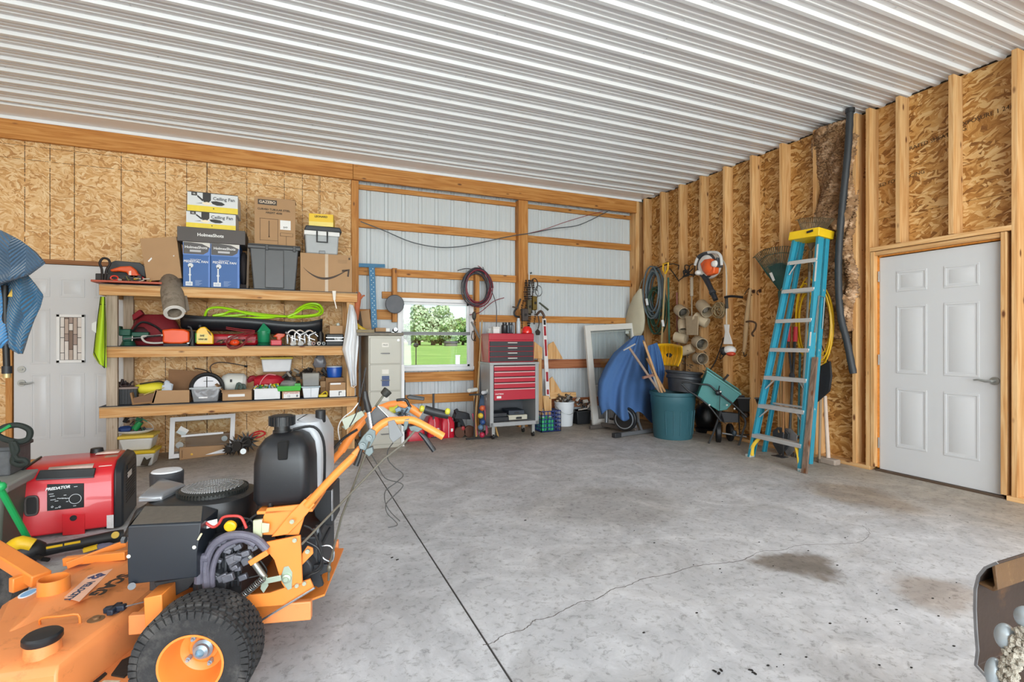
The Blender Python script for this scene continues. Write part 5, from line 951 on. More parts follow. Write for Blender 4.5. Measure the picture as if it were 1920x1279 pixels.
# ---- lowest shelf
Z3 = L3 + .001
t = on('black_crate', 'black plastic crate at the left end of the lowest shelf', 'crate', 233, 6.25, Z3)
b = B()
for i in range(9): b.box(-.10 + i * .024, -.092 + i * .024, 0, .006, .01, .16)
t.part('ribs', b, BLACK, kind='stuff'); t.part('body', B().box(-.105, .105, .006, .25, 0, .165), P('#202226', .5), bev=.004); t.part('rim', B().box(-.112, .112, -.006, .256, .155, .175), P('#8b7a72', .6), bev=.004); pile(t, 224, 245, 718, 726, 6.35, ('#3a2826', '#2a2020'), 9, 7, .02, .04)
t = on('yellow_pouch', 'bright yellow bag with black cord on the lowest shelf', 'bag', 281, 6.32, Z3 + .07); t.part('cloth', B().ball((0, .05, .08), (.155, .10, .065), 18), P('#eee23a', .6, 0, .08, 5, .3)); t.part('cord', B().tube(smooth([(-.08, -.02, .13), (-.02, -.04, .14), (.05, -.03, .15), (.09, 0, .15), (.12, .03, .13), (.08, .04, .15), (.04, 0, .15)], 5), .007, 6), P('#2c2a20', .6)); t.part('support', B().box(-.12, .12, 0, .15, -.07, .03), CBD)
t = on('wood_trough', 'folded brown cardboard trough in front of the yellow bag', 'cardboard', 266, 6.19, Z3); t.part('sheet', B().prism([(-.10, 0, .12), (-.08, 0, 0), (.10, 0, .01), (.13, 0, .14), (.115, 0, .145), (.085, 0, .03), (-.065, 0, .02), (-.085, 0, .125)], (0, .18, 0)), CBD, bev=.002); t.part('front_face', B().prism([(-.08, 0.002, .0), (.10, .002, .01), (.12, .002, .12), (-.07, .002, .07)], (0, .004, 0)), P('#7f6048', .8)); t.part('stick', B().cyl((.02, -.02, .10), (.20, .04, .17), .004, n=6), P('#c9b66a', .6))
t = on('flattened_carton', 'flat brown carton leaning forward beside the clear bin', 'cardboard', 320, 6.2, Z3); a_ = [t.I @ p for p in W.ys([(284, 757), (355, 754), (355, 731), (290, 732)], 6.19)]; t.part('panel', B().prism(a_, (0, .006, 0)), CB, bev=.001); t.part('side_panel', B().box(-.18, .16, .02, .16, 0, .1), CBD)
t = on('cardboard_flap', 'tall brown cardboard flap behind the circular black blade', 'cardboard', 350, 6.55, Z3); a_ = [t.I @ p for p in W.ys([(315, 740), (392, 738), (385, 697), (316, 692)], 6.5)]; t.part('panel', B().prism([(p.x, p.y, p.z) for p in a_], (0, .02, 0)), P('#8a6647', .85, 0, .15), bev=.002); t.part('foot_panel', B().box(-.25, .2, -.08, .1, 0, .09), CBD)
t = on('paper_rag', 'crumpled white and blue rag beside the yellow bag', 'rag', 313, 6.25, Z3 + .1); t.part('cloth', B().ball((0, 0, .06), (.045, .03, .075), 10, amp=.3, seed=3), P('#c9d2dc', .8, 0, .15)); t.part('base', B().box(-.03, .03, -.02, .03, -.1, .02), CBD)
t = on('circular_disc', 'black rimmed white disc standing in the clear bin', 'disc', 388, 6.33, Z3); q = t.I @ W.y(388, 727, 6.33); t.part('rim', B().tube([q + V((.145 * math.cos(a), 0, .145 * math.sin(a))) for a in [2*math.pi*i/40 for i in range(40)]], .022, 8, True), BLACK); t.part('disc', B().cyl(q + V((0, .01, 0)), q + V((0, -.004, 0)), .13, n=40), P('#dfdfe4', .4)); t.part('wire', B().box(q.x - .004, q.x + .004, q.y - .01, q.y - .005, q.z, q.z + .12).cut().box(q.x - .03, q.x + .06, q.y - .01, q.y - .005, q.z + .07, q.z + .075), INK)
CLR = P('#c9ced2', .15, 0, .05, 6, 0, .42)
t = on('clear_bin', 'clear plastic bin of small hardware on the lowest shelf', 'bin', 385, 6.2, Z3); x0, x1, z1 = at(358, 412, 726, 6.2); w_ = (x1 - x0) / 2; t.part('shell', B().box(-w_, w_, 0, .28, 0, z1 - Z3, tx=.02, ty=.015), CLR, bev=.01, ); t.part('rim', B().box(-w_ - .012, w_ + .012, -.012, .0, z1 - Z3 - .015, z1 - Z3).box(-w_ - .012, -w_, 0, .28, z1 - Z3 - .015, z1 - Z3).box(w_, w_ + .012, 0, .28, z1 - Z3 - .015, z1 - Z3), P('#b9bfc2', .3, alpha=.7)); t.part('label', B().box(-.06, .02, -.004, -.002, .04, .055), WHITE)
rg = random.Random(6); b = B()
for i in range(60): b.ball((rg.uniform(-w_ + .035, w_ - .035), rg.uniform(.04, .24), rg.uniform(.02, .12)), (.016, .016, .01), 6, amp=.3, seed=i)
t.part('hardware', b, P('#8b7f7c', .6, .1, .5, 30), kind='stuff')
t = on('plastic_jug', 'white plastic jug lying on its side behind the open carton', 'jug', 437, 6.45, Z3 + .09); t.part('bottle', B().lathe((.13, 0, .08), ((0, -.01), (.08, .0), (.105, .03), (.105, .18), (.08, .23), (.035, .26), (.035, .30), (0, .30)), 24, axis=(-1, 0, .05)), P('#dedfd8', .35, 0, .05)); t.part('cap', B().cyl((-.17, 0, .10), (-.20, 0, .10), .038, n=14), P('#b9c4c2', .4)); t.part('print', B().box(-.02, .0, -.11, -.09, .10, .13), DARK); t.part('support', B().box(-.1, .15, -.05, .1, -.09, -.02), CBD)
def opencarton(name, lab, u0, u1, vt, Y, d, m, z=Z3):
    x0, x1, z1 = at(u0, u1, vt, Y); t = thing(name, lab, 'box', ((x0 + x1) / 2, Y, z)); w_, h_ = (x1 - x0) / 2, z1 - z; t.w, t.h = 2 * w_, h_
    e = .005; t.part('walls', B().box(-w_, w_, 0, e, 0, h_).box(-w_, w_, d - e, d, 0, h_).box(-w_, -w_ + e, 0, d, 0, h_).box(w_ - e, w_, 0, d, 0, h_).box(-w_, w_, 0, d, 0, e), m, smooth=0); return t, w_, h_
t, w_, h_ = opencarton('open_carton', 'open brown carton with white label and flaps up, on the lowest shelf', 416, 473, 731, 6.19, .24, CB)
t.part('front_flap', B().prism([(-w_, 0, h_), (w_, 0, h_), (w_ - .01, -.04, h_ - .0), (-w_ - .0, -.04, h_ - .02)], (0, 0, .005)), CB); t.part('side_flap', B().prism([(-w_, 0, h_), (-w_, .2, h_), (-w_ - .06, .2, h_ + .07), (-w_ - .07, .02, h_ + .06)], (.003, 0, .005)), CB); t.part('back_flap', B().prism([(-w_, .24, h_), (w_, .24, h_), (w_, .28, h_ + .07), (-w_, .28, h_ + .08)], (0, .004, 0)), CBD); face(t, .2, .75, .38, .62, WHITE, 'label')
t.part('gloves', B().tube(smooth([(-.02, .08, h_ - .03), (0, .08, h_ + .06), (.03, .08, h_ + .04), (.02, .08, h_ - .02)], 4), .016, 8).tube(smooth([(.03, .1, h_ - .03), (.05, .1, h_ + .05), (.07, .1, h_)], 4), .014, 8), P('#4f5f58', .6, 0, .6, 60), kind='stuff')
t, w_, h_ = opencarton('white_basket', 'white plastic basket with green and yellow odds and ends', 476, 526, 729, 6.18, .24, P('#e2e4e6', .4, 0, .04)); pile(t, 478, 525, 722, 730, 6.3, ('#e8cf2a', '#2f8a4a', '#c9c0aa', '#7fa7d0'), 8, 11, .012, .028); t.part('rim', B().tube([(-w_, 0, h_), (w_, 0, h_), (w_, .24, h_), (-w_, .24, h_)], .006, 6, True), WHITE)
t = on('red_bag', 'crumpled red bag lying behind the white basket', 'bag', 503, 6.5, Z3 + .07); t.part('cloth', B().ball((.0, 0, .1), (.17, .10, .085), 22, amp=.09, seed=2), P('#c01a30', .6, 0, .2, 6, .4)); t.part('strap', B().tube(smooth([(-.09, -.09, .05), (-.06, -.10, .13), (.0, -.09, .19), (.08, -.08, .18)], 5), .006, 6), P('#e08a92', .5)); t.part('sleeve', B().tube(smooth([(-.22, 0, .05), (-.17, -.02, .15), (-.12, 0, .12), (-.1, 0, .05)], 4), .03, 8), P('#8d1426', .6)); t.part('support', B().box(-.15, .15, -.05, .12, -.07, .03), CBD)
t, w_, h_ = opencarton('labelled_carton', 'brown carton with white printed label under the green tray', 528, 563, 733, 6.18, .2, CB); face(t, .1, .97, .1, .85, WHITE, 'label'); word(t, 'FLAT WASHERS', .52, .72, .022, P('#b5392c', .5), .0005); word(t, '12', .38, .35, .03, INK); face(t, .78, .88, .2, .5, P('#77777c', .6), off=.003)
zt_ = Z3 + h_
t = on('green_tray', 'bright green plastic tray on the labelled carton', 'tray', 545, 6.16, zt_ + .002); t.part('tray', B().box(-.14, .11, 0, .22, 0, .055, tx=.012, ty=.01), P('#4fbf4a', .35), bev=.005); t.part('lid_bag', B().ball((-.02, .08, .075), (.09, .06, .04), 12, amp=.15, seed=8), P('#9a9a98', .25, alpha=.75)); t.part('grass_green_box', B().box(.04, .10, .02, .12, .055, .08), P('#3fa046', .5))
t = on('white_tub', 'white tub with grey blue lid on the lowest shelf', 'tub', 583, 6.17, Z3); t.part('body', B().box(-.09, .09, 0, .2, 0, .115, tx=.015), P('#dde3e8', .35), bev=.008); t.part('lid', B().box(-.10, .10, -.01, .21, .115, .13), P('#b3c3cc', .4), bev=.005); t.part('seam', B().box(-.002, .002, -.002, .0, .01, .11), P('#98a2a8'))
t = on('clear_box', 'clear box of dark blue pieces stacked on the white tub', 'box', 583, 6.18, Z3 + .132); t.part('shell', B().box(-.09, .09, 0, .2, 0, .145, tx=.006), P('#a9a59c', .2, 0, .2, 10, 0, .55), bev=.006); t.part('contents', B().box(-.085, .085, .005, .19, .002, .08), P('#2c5570', .5, 0, .3, 30), bev=.01)
t = on('yellow_tool', 'small yellow hand tool beside the white tub', 'tool', 606, 6.2, Z3); t.part('body', B().box(-.05, .045, 0, .05, 0, .03), P('#e3c520', .4), bev=.006); t.part('handle', B().tube(smooth([(-.02, .02, .03), (.02, .02, .06), (.04, .02, .05), (.045, .02, .02)], 3), .006, 6), P('#e3c520', .4))
t = on('carton_standing', 'narrow brown carton behind the small yellow tool', 'box', 609, 6.36, Z3); t.part('carton', B().box(-.05, .05, 0, .15, 0, .17), CBD, bev=.003); t.part('flap', B().box(-.05, .05, -.002, 0, .1, .17), CB)
t = carton('battery_carton', 'brown and white carton at the right of the lowest shelf', 'box', 618, 648, 717, 6.2, .2, Z3, CB); face(t, 0, 1, 0, .45, WHITE); face(t, .05, .7, .86, .98, WHITE); face(t, .57, .62, .08, .35, INK, off=.002); face(t, .57, .75, .3, .36, INK, off=.002)
t = carton('grey_carton', 'plain grey carton at the far right end of the lowest shelf', 'box', 652, 667, 727, 6.2, .15, Z3, P('#a9a6a2', .7)); t.part('flap', B().box(-t.w/2, t.w/2, -.002, 0, t.h * .9, t.h), P('#8f8c88', .7))
t = on('blue_jar', 'round blue plastic jar on the cartons at right of lowest shelf', 'jar', 627, 6.40, W.y(627, 707, 6.40).z); t.part('body', B().lathe((0, 0, 0), ((.07, 0), (.08, .01), (.09, .10), (.085, .12)), 24), P('#1d55b0', .3, 0, .1)); t.part('lid', B().lathe((0, 0, .12), ((.088, 0), (.088, .014), (0, .018)), 24), P('#b9c4cf', .4)); zj = t.M.translation.z - Z3
t.part('shelf_block', B().box(-.1, .1, -.08, .1, -zj, 0), CBD)
t = on('lidded_bin', 'white bin with yellow lid at the back of the lowest shelf', 'bin', 519, 6.58, W.y(519, 697, 6.58).z); t.part('body', B().box(-.165, .165, 0, .2, 0, .15, tx=.02), P('#dcdfe2', .35), bev=.012); t.part('lid', B().box(-.175, .175, -.01, .21, .15, .172), P('#dfc92e', .4), bev=.006); t.part('block', B().box(-.14, .14, 0, .2, Z3 - t.M.translation.z, 0), CBD)
t = on('antler_pile', 'tangle of dark brackets and brushes behind the blue lidded tub', 'brackets', 575, 6.5, Z3); pile(t, 535, 612, 694, 715, 6.48, ('#1f1b1a', '#35302d', '#5a544e', '#8a857c'), 16, 21, .02, .045, .08); t.part('carton', B().box(-.2, .2, -.05, .15, 0, .22), CBD)
t = on('plastic_hood', 'smoky clear plastic bag propped against the strand board', 'bag', 600, 6.62, Z3 + .23); t.part('sheet', B().ball(t.I @ W.y(600, 682, 6.62), (.07, .05, .12), 12, amp=.25, seed=5), P('#8b8c94', .25, alpha=.7)); t.part('base', B().box(-.05, .05, -.05, .05, 0, .09), CBD)
t = on('black_cable', 'black cable looping above the white jug', 'cable', 430, 6.6, Z3); t.part('cable', B().tube(smooth([t.I @ p for p in W.ys([(365, 690), (385, 694), (398, 702)], 6.65)] + [t.I @ p for p in W.ys([(400, 706), (394, 690), (400, 682), (415, 679), (440, 682), (460, 686)], 6.6)], 6), .006, 8), P('#2f1d16', .5)); t.part('plug', B().cyl(t.I @ W.y(458, 686, 6.6), t.I @ W.y(464, 687, 6.6), .012, n=8), BLACK)
# ---- under the shelf
def bin2(label, u0, u1, vt, vb, Y, lidc, z0, extra=None):
    x0, x1, z1 = at(u0, u1, vt, Y); t = thing('lidded_bin', label, 'bin', ((x0 + x1) / 2, Y, z0)); w_, h_ = (x1 - x0) / 2, z1 - z0
    t.part('body', B().box(-w_ + .01, w_ - .01, .01, .28, 0, h_ - .03, tx=.025, ty=.02), P('#d9dcda', .35, 0, .06), bev=.015); t.part('lid', B().box(-w_, w_, 0, .29, h_ - .03, h_), P(lidc, .4, 0, .08), bev=.008); return t, z0 + h_
t, zb1 = bin2('translucent bin with yellow lid on the floor, lower of two', 235, 291, 846, 873, 6.10, '#e0c21e', .001); t.part('leaf_print', B().prism([(.0, -.002, .02), (.06, -.002, .01), (.09, -.002, .09), (.05, -.002, .07), (.03, -.002, .10)], (0, .012, 0)), P('#3a3428', .6))
t, zb2 = bin2('translucent bin with yellow lid, upper of two under the shelf', 219, 288, 817, 850, 6.12, '#dfc24a', zb1 + .001)
t = on('white_tray', 'white oval tray of green and blue items on the upper bin', 'tray', 248, 6.18, zb2 + .002); t.part('tray', B().lathe((0, .1, 0), ((.10, 0), (.15, .02), (.158, .03), (.15, .035), (.09, .012), (0, .01)), 28, sy=.75), P('#dcdcd8', .4)); t.part('green_bottle', B().cyl((.0, .08, .04), (.05, .08, .12), .03, n=12), P('#1c8a4a', .4)); t.part('blue_cloth', B().ball((-.08, .08, .05), (.06, .05, .035), 10, amp=.2), P('#243f78', .7)); pile(t, 235, 272, 785, 806, 6.28, ('#26272a', '#2a6a4a', '#4a3a34'), 6, 31, .012, .03); t.part('wire_rim', B().tube(smooth([(-.15, .1, .03), (-.08, .1, .13), (.04, .1, .15), (.14, .1, .08), (.155, .1, .03)], 5), .003, 6), P('#b9b9b4', .4))
t = thing('window_sash', 'white window sash with handle bar leaning under the shelf', 'window sash', tuple(W.y(380, 860, 6.36) * V((1, 1, 0)))); c4 = [t.I @ W.y(u, v, y) for u, v, y in ((316, 862, 6.33), (438, 849, 6.45), (441, 776, 6.62), (319, 784, 6.50))]
for p in c4[:2]: p.z = .012
def frame4(t, c, wd_, th_, m, name='frame'):
    n_ = (c[1] - c[0]).cross(c[3] - c[0]).normalized() * th_; ce = sum(c, V()) / 4; inn = []
    for i in range(4): inn.append(c[i] + ((c[(i+1) % 4] - c[i]).normalized() + (c[(i-1) % 4] - c[i]).normalized()) * wd_)
    for i in range(4): j = (i + 1) % 4; t.part(name, B().prism([c[i], c[j], inn[j], inn[i]], n_), m, bev=.002)
    return inn, n_
inn, n_ = frame4(t, c4, .045, .03, VN, 'frame_rail'); t.part('pane', B().prism([p + n_ * .4 for p in inn], n_ * .1), GL); cc = [inn[3].lerp(inn[0], .45), inn[2].lerp(inn[1], .45)]
t.part('handle_bar', B().beam(cc[0].lerp(cc[1], .12) - V((0, .02, 0)), cc[0].lerp(cc[1], .88) - V((0, .02, 0)), .02, .022), VN, bev=.003); q = inn[3].lerp(inn[2], .2).lerp(inn[0], .3) - V((0, .015, 0)); t.part('paper_tag', B().box(-.045, .045, 0, .002, -.04, .04, Matrix.Translation(q) @ Matrix.Rotation(.6, 4, 'Y')), WHITE)
t.part('suction_pad', B().cyl(inn[0].lerp(inn[3], .28) + V((.05, -.012, 0)), inn[0].lerp(inn[3], .28) + V((.05, 0, 0)), .035, n=16).cut().cyl(inn[1].lerp(inn[2], .35) + V((-.05, -.012, 0)), inn[1].lerp(inn[2], .35) + V((-.05, 0, 0)), .03, n=16), P('#cfd2d0', .3, alpha=.7))
t = thing('long_carton', 'long flat brown carton lying against the leaning window sash', 'box', tuple(W.z(336, 862, 0))); c5 = [t.I @ W.y(u, v, 6.30 + .13 * (u - 336) / 90) for u, v in ((337, 862), (426, 853), (424, 834), (337, 839))]; c5[0].z = c5[1].z = .002; t.part('carton', B().prism(c5, (-.01, .03, 0)), CB, bev=.002); q = c5[0].lerp(c5[2], .25); t.part('sticker', B().ball(q + V((0, -.003, .02)), (.012, .002, .012), 10), P('#f0c04a', .5)); t.part('print_strip', B().box(.02, .024, -.003, 0, .02, .10, Matrix.Translation(c5[0])), P('#6a4a30', .7))
t = thing('cardboard_sheet', 'brown cardboard sheet behind the leaning sash glass', 'cardboard', tuple(W.z(395, 848, 0) * V((1, 1, 0)) + V((0, .12, 0)))); t.part('sheet', B().box(-.26, .22, 0, .01, 0, .20), CBD, bev=.002); t.part('edge_tape', B().box(-.26, .22, -.001, 0, .17, .18), P('#a98f72', .6))
t = thing('tiller_tines', 'bundle of black spiked tiller wheels on floor under the shelf', 'tiller parts', tuple(W.z(450, 855, 0))); TM = P('#3a3836', .5, .5, .5, 30)
for (u, v, y_, r) in ((445, 835, 6.28, .12), (463, 828, 6.36, .13), (430, 842, 6.26, .07)):
    q = t.I @ W.y(u, v, y_); q.z = max(q.z, r * .78); b = B().cyl(q + V((-.01, -.03, 0)), q + V((.01, .03, 0)), r * .45, n=14)
    for j in range(13):
        a = 2*math.pi*j/13; d_ = V((math.cos(a), .25 * math.sin(3 * a), math.sin(a))); e_ = V((-math.sin(a), 0, math.cos(a))); s_ = q + d_ * r * .4; b.add([s_ + e_ * .014 + V((0, .02, 0)), s_ - e_ * .014 + V((0, .02, 0)), s_ - e_ * .014 - V((0, .02, 0)), s_ + e_ * .014 - V((0, .02, 0)), q + d_ * r], ((0, 1, 2, 3), (0, 1, 4), (1, 2, 4), (2, 3, 4), (3, 0, 4)))
    t.part('tine_wheel', b, TM, smooth=0)
t.part('hub_nut', B().cyl(t.I @ W.y(456, 846, 6.2), t.I @ W.y(456, 846, 6.24), .03, n=12), ZINC)
b = B().tube(smooth([W.y(u, v, 6.45) for u, v in ((462, 822), (475, 812), (490, 808), (497, 813), (483, 820), (470, 818), (488, 812))], 5), .010, 6); solo('air_line', b, P('#c4262c', .5), 'red cord lying beside the tiller wheels under the shelf', 'cord')
t = thing('traffic_cone', 'orange plastic cone standing behind the mower handles', 'cone', tuple(W.z(601, 858, 0))); h_ = W.y(600, 777, t.M.translation.y).z; OC = P('#ee4a18', .4, 0, .04)
t.part('cone', B().lathe((0, 0, .025), ((.10, 0), (.07, h_ * .5), (.055, h_ * .52), (.022, h_ - .03), (.012, h_ - .026), (0, h_ - .026)), 28), OC); t.part('base', B().lathe((0, 0, 0), ((.10, 0), (.11, .01), (.105, .03), (.09, .03)), 28), P('#2c3642', .6))
def crate(name, label, u0, u1, vt, Y, d, z0, m, nx=5, nz=4):
    x0, x1, z1 = at(u0, u1, vt, Y); t = thing(name, label, 'crate', ((x0 + x1) / 2, Y, z0)); w_, h_ = (x1 - x0) / 2, z1 - z0; s_ = .008
    for fx in ('front', 'back', 'left', 'right'):
        b = B()
        if fx in ('front', 'back'):
            y = 0 if fx == 'front' else d - s_
            for i in range(nx + 1): x = -w_ + (2 * w_ - s_) * i / nx; b.box(x, x + s_, y, y + s_, 0, h_)
            for j in range(nz + 1): z = (h_ - .012) * j / nz; b.box(-w_, w_, y, y + s_, z, z + .012)
        else:
            x = -w_ if fx == 'left' else w_ - s_
            for i in range(nx + 1): y = (d - s_) * i / nx; b.box(x, x + s_, y, y + s_, 0, h_)
            for j in range(nz + 1): z = (h_ - .012) * j / nz; b.box(x, x + s_, 0, d, z, z + .012)
        t.part('lattice_side', b, m, smooth=0)
    t.part('floor', B().box(-w_, w_, 0, d, 0, .006), m); return t, w_, h_
crate('white_crate', 'white lattice crate behind the orange cone', 588, 622, 801, 6.32, .26, .001, P('#dedede', .4)); crate('dark_crate', 'dark purple crate stacked behind the white lattice crate', 572, 612, 785, 6.62, .15, .001, P('#3a2a34', .5), 6, 5)
# ---- hung on the unit
VST = P('#b9e02a', .6, 0, .06, 5, .3)
def drape(name, label, cat, rows, Y, mat, amp=.012, th=.006, bow=.03, n=14, k_=7):
    k = len(rows)
    def fn(u, v):
        i = min(k - 2, int(v * (k - 1))); f = v * (k - 1) - i; (la, ra), (lb, rb) = rows[i], rows[i+1]
        a = (la[0] + (lb[0]-la[0])*f, la[1] + (lb[1]-la[1])*f); c = (ra[0] + (rb[0]-ra[0])*f, ra[1] + (rb[1]-ra[1])*f)
        return W.y(a[0] + (c[0]-a[0])*u, a[1] + (c[1]-a[1])*u, Y - bow * math.sin(math.pi * u) + amp * math.sin(u * k_ + v * 3) )
    return solo(name, B().sheet(fn, n, 24), mat, label, cat, smooth=80, solid=th)
o = drape('safety_vest', 'neon yellow safety vest hanging at the left end of the shelving', 'vest', [((188, 556), (197, 556)), ((184, 590), (198, 590)), ((180, 620), (199, 620)), ((177, 645), (199, 648)), ((175, 665), (200, 670)), ((186, 682), (200, 690))], 6.12, VST)
b = B()
for pts in ([(189, 556), (184, 590), (180, 622), (176, 660), (184, 676), (196, 690)], [(196, 556), (197, 600), (197, 650), (196, 690)], [(186, 570), (198, 571)]): b.cut().tube([W.y(u, v, 6.09) for u, v in pts], .004, 6)
mesh('vest_trim', b, P('#26330a', .6), o); mesh('reflective_patch', B().prism(W.ys([(172, 606), (181, 602), (180, 624), (172, 618)], 6.085), (0, .004, 0)), P('#e3e8e4', .3), o)
o = drape('white_rag', 'long white rag hanging at the right end of the shelving', 'rag', [((656, 570), (662, 572)), ((652, 590), (668, 590)), ((648, 620), (672, 630)), ((642, 655), (672, 645)), ((652, 690), (668, 690)), ((655, 705), (668, 705)), ((658, 724), (668, 722))], 6.11, P('#e6e8ea', .85, 0, .04, 6, .2), .022, .008, .03, 16, 14); mesh('hem', B().tube(W.ys([(658, 724), (663, 726), (668, 722)], 6.08), .004, 6), WHITE, o)
t = thing('leather_glove', 'orange brown leather glove hanging beside the white rag', 'glove', tuple(W.y(671, 600, 6.2))); t.part('hand', B().loft([[t.I @ (W.y(u, v, 6.2) + V((r * math.cos(a), .6 * r * math.sin(a), 0))) for a in [2*math.pi*i/12 for i in range(12)]] for u, v, r in ((669, 600, .02), (669, 585, .03), (671, 565, .035), (673, 552, .03), (672, 547, .015))]), P('#b0603a', .7, 0, .2), bev=.004)
t.part('thumb', B().tube([t.I @ p for p in W.ys([(676, 560), (681, 554), (684, 554)], 6.2)], .010, 8), P('#b0603a', .7)); t.part('hook', B().cyl(t.I @ W.y(672, 549, 6.2), t.I @ W.y(668, 547, 6.16), .006, n=6), ZINC)
t = thing('tag_on_parcel', 'strip of loose clear tape hanging below the shipping box', 'tape', tuple(W.y(627, 572, 6.12))); t.part('strip', B().prism([t.I @ p for p in W.ys([(623, 545), (630, 545), (629, 562), (625, 563)], 6.12)], (0, .002, 0)), P('#d9cfc0', .3)); t.part('tail', B().prism([t.I @ p for p in W.ys([(626, 562), (628, 562), (632, 578), (630, 578)], 6.12)], (0, .002, 0)), P('#d9cfc0', .3))
# ---------------------------------------------------------------- along the steel back wall
def tw(name, label, cat, u, v, Y, z=None, group=None, rz=0):      # a thing standing at the point seen at (u, v) on the plane Y
    p = W.y(u, v, Y); return thing(name, label, cat, (p.x, Y, p.z if z is None else z), rz, group)
def lp(t, u, v, Y): return t.I @ W.y(u, v, Y)
def lps(t, pts, Y): return [t.I @ W.y(u, v, Y) for u, v in pts]
FC = P('#b3b1a6', .45, .1, .06, 3)
t = thing('filing_cabinet', 'tall beige four-drawer metal filing cabinet beside the window', 'cabinet', (W.y(691, 700, 6.06).x, 6.06, 0)); xw = W.y(753, 700, 6.06).x - t.M.translation.x; HC = 1.31
t.part('body', B().box(0, xw, .01, .68, 0, HC), FC, bev=.004)
for j in range(4):
    z0 = .05 + j * .312; d_ = t.part('drawer', B().box(.015, xw - .015, -.006, .01, z0, z0 + .30), FC, bev=.003)
    b = B().tube([(xw / 2 - .05, -.006, z0 + .12), (xw / 2 - .045, -.03, z0 + .12), (xw / 2 + .045, -.03, z0 + .12), (xw / 2 + .05, -.006, z0 + .12)], .006, 6); t.part('handle', b, CHROME, parent=d_)
    t.part('label_holder', B().box(xw / 2 - .04, xw / 2 + .04, -.010, -.005, z0 + .19, z0 + .245), P('#d9d6cc', .4), parent=d_, bev=.002)
    if j == 3: text(t, 'FILES', (xw / 2, -.0112, z0 + .217), (1, 0, 0), (0, 0, 1), .025, INK, parent=d_)
    if j == 2: t.part('blue_label', B().box(xw / 2 - .04, xw / 2 + .045, -.009, -.005, z0 + .05, z0 + .17), P('#3d4f7a', .5, 0, .4, 90), parent=d_)
t.part('lock', B().cyl((xw - .04, -.012, HC - .05), (xw - .04, 0, HC - .05), .012, n=10), CHROME)
t = tw('foam_strip', 'tall white foam strip against the right side of filing cabinet', 'strip', 755, 800, 6.1, 0); t.part('strip', B().box(-.02, .02, 0, .04, .0, W.y(755, 683, 6.1).z), P('#eeeeee', .7)); t.part('torn_edge', B().box(-.024, -.018, -.004, .03, .1, .6), P('#d8d8d4', .8))
t = thing('shelf_slab', 'grey mottled slab lying across the filing cabinet top', 'board', (W.y(668, 620, 6.1).x, 6.10, HC + .002)); t.part('slab', B().box(0, W.y(757, 620, 6.1).x - t.M.translation.x, 0, .5, 0, .035), P('#7d776c', .7, 0, .3, 30, .4), bev=.004); t.part('side_piece', B().box(.0, .20, -.02, .12, .035, .07), P('#8a7d62', .7, 0, .3, 20)); zs = HC + .038
t = tw('small_box', 'small cardboard and white box on the filing cabinet slab', 'box', 719, 618, 6.25, zs); t.part('carton', B().box(-.09, .03, 0, .12, 0, .06), CB, bev=.002); t.part('white_end', B().box(.03, .075, 0, .12, 0, .055), WHITE, bev=.002)
t = tw('tape_dispenser', 'small black tool with a silver head on the slab by the window', 'tool', 741, 620, 6.25, zs); t.part('body', B().ball((0, 0, .03), (.035, .03, .028), 12), BLACK); t.part('head', B().cyl((0, -.03, .04), (0, .01, .04), .022, n=14), CHROME)
t = tw('utility_knife', 'flat black tool lying on the front of the slab', 'tool', 715, 624, 6.12, zs); t.part('body', B().box(-.14, .12, -.0, .02, 0, .012), BLACK, bev=.003); t.part('tip', B().box(.12, .15, .004, .016, .002, .01), ZINC)
t = tw('cardboard_scrap', 'brown cardboard piece leaning on the post above the slab', 'cardboard', 687, 618, 6.6, None); a_ = [(676, 583), (692, 580), (697, 618), (681, 617)]; t.part('panel', B().prism(lps(t, a_, 6.6), (0, .03, 0)), CB, bev=.002); t.part('flap', B().prism(lps(t, [(676, 583), (671, 600), (681, 617)], 6.58), (0, .02, 0)), P('#4e4034', .8)); zz_ = lp(t, 687, 618, 6.6).z; t.part('ledge', B().box(-.05, .06, -.1, .1, HC + .05 - t.M.translation.z, .0), P('#7d776c', .7))
t = tw('yellow_scoop', 'yellow curved plastic scoop resting at the post by the rag', 'scoop', 680, 620, 6.3, None); t.part('scoop', B().tube(smooth(lps(t, [(668, 606), (674, 614), (684, 619), (694, 620)], 6.3), 5), [.012, .016, .02, .024, .026, .028, .028, .028, .028, .026, .024, .02, .018, .016, .012, .008], 10), P('#d9b51e', .4)); t.part('base', B().box(-.03, .05, 0, .08, zs - t.M.translation.z - .01, 0), P('#7d776c', .7))
BLU = P('#2f6485', .45, .3, .12, 20)
t = tw('drywall_square', 'blue perforated drywall square hanging beside the pan', 'square', 701, 618, 6.80, None); q0, q1 = lp(t, 697, 500, 6.8), lp(t, 702, 616, 6.8); t.part('head', B().prism(lps(t, [(672, 493), (722, 495), (722, 501), (672, 500)], 6.8), (0, .012, 0)), BLU, bev=.001); t.part('blade', B().beam(q0, q1, .004, .075, (1, 0, 0)), BLU, bev=.001)
b = B()
for i in range(26): p = q0.lerp(q1, (i + .8) / 27); b.cyl(p + V((.012 * (-1) ** i, -.004, 0)), p + V((.012 * (-1) ** i, .0, 0)), .007, n=8)
t.part('holes', b, P('#c9d3d6', .5), kind='stuff')
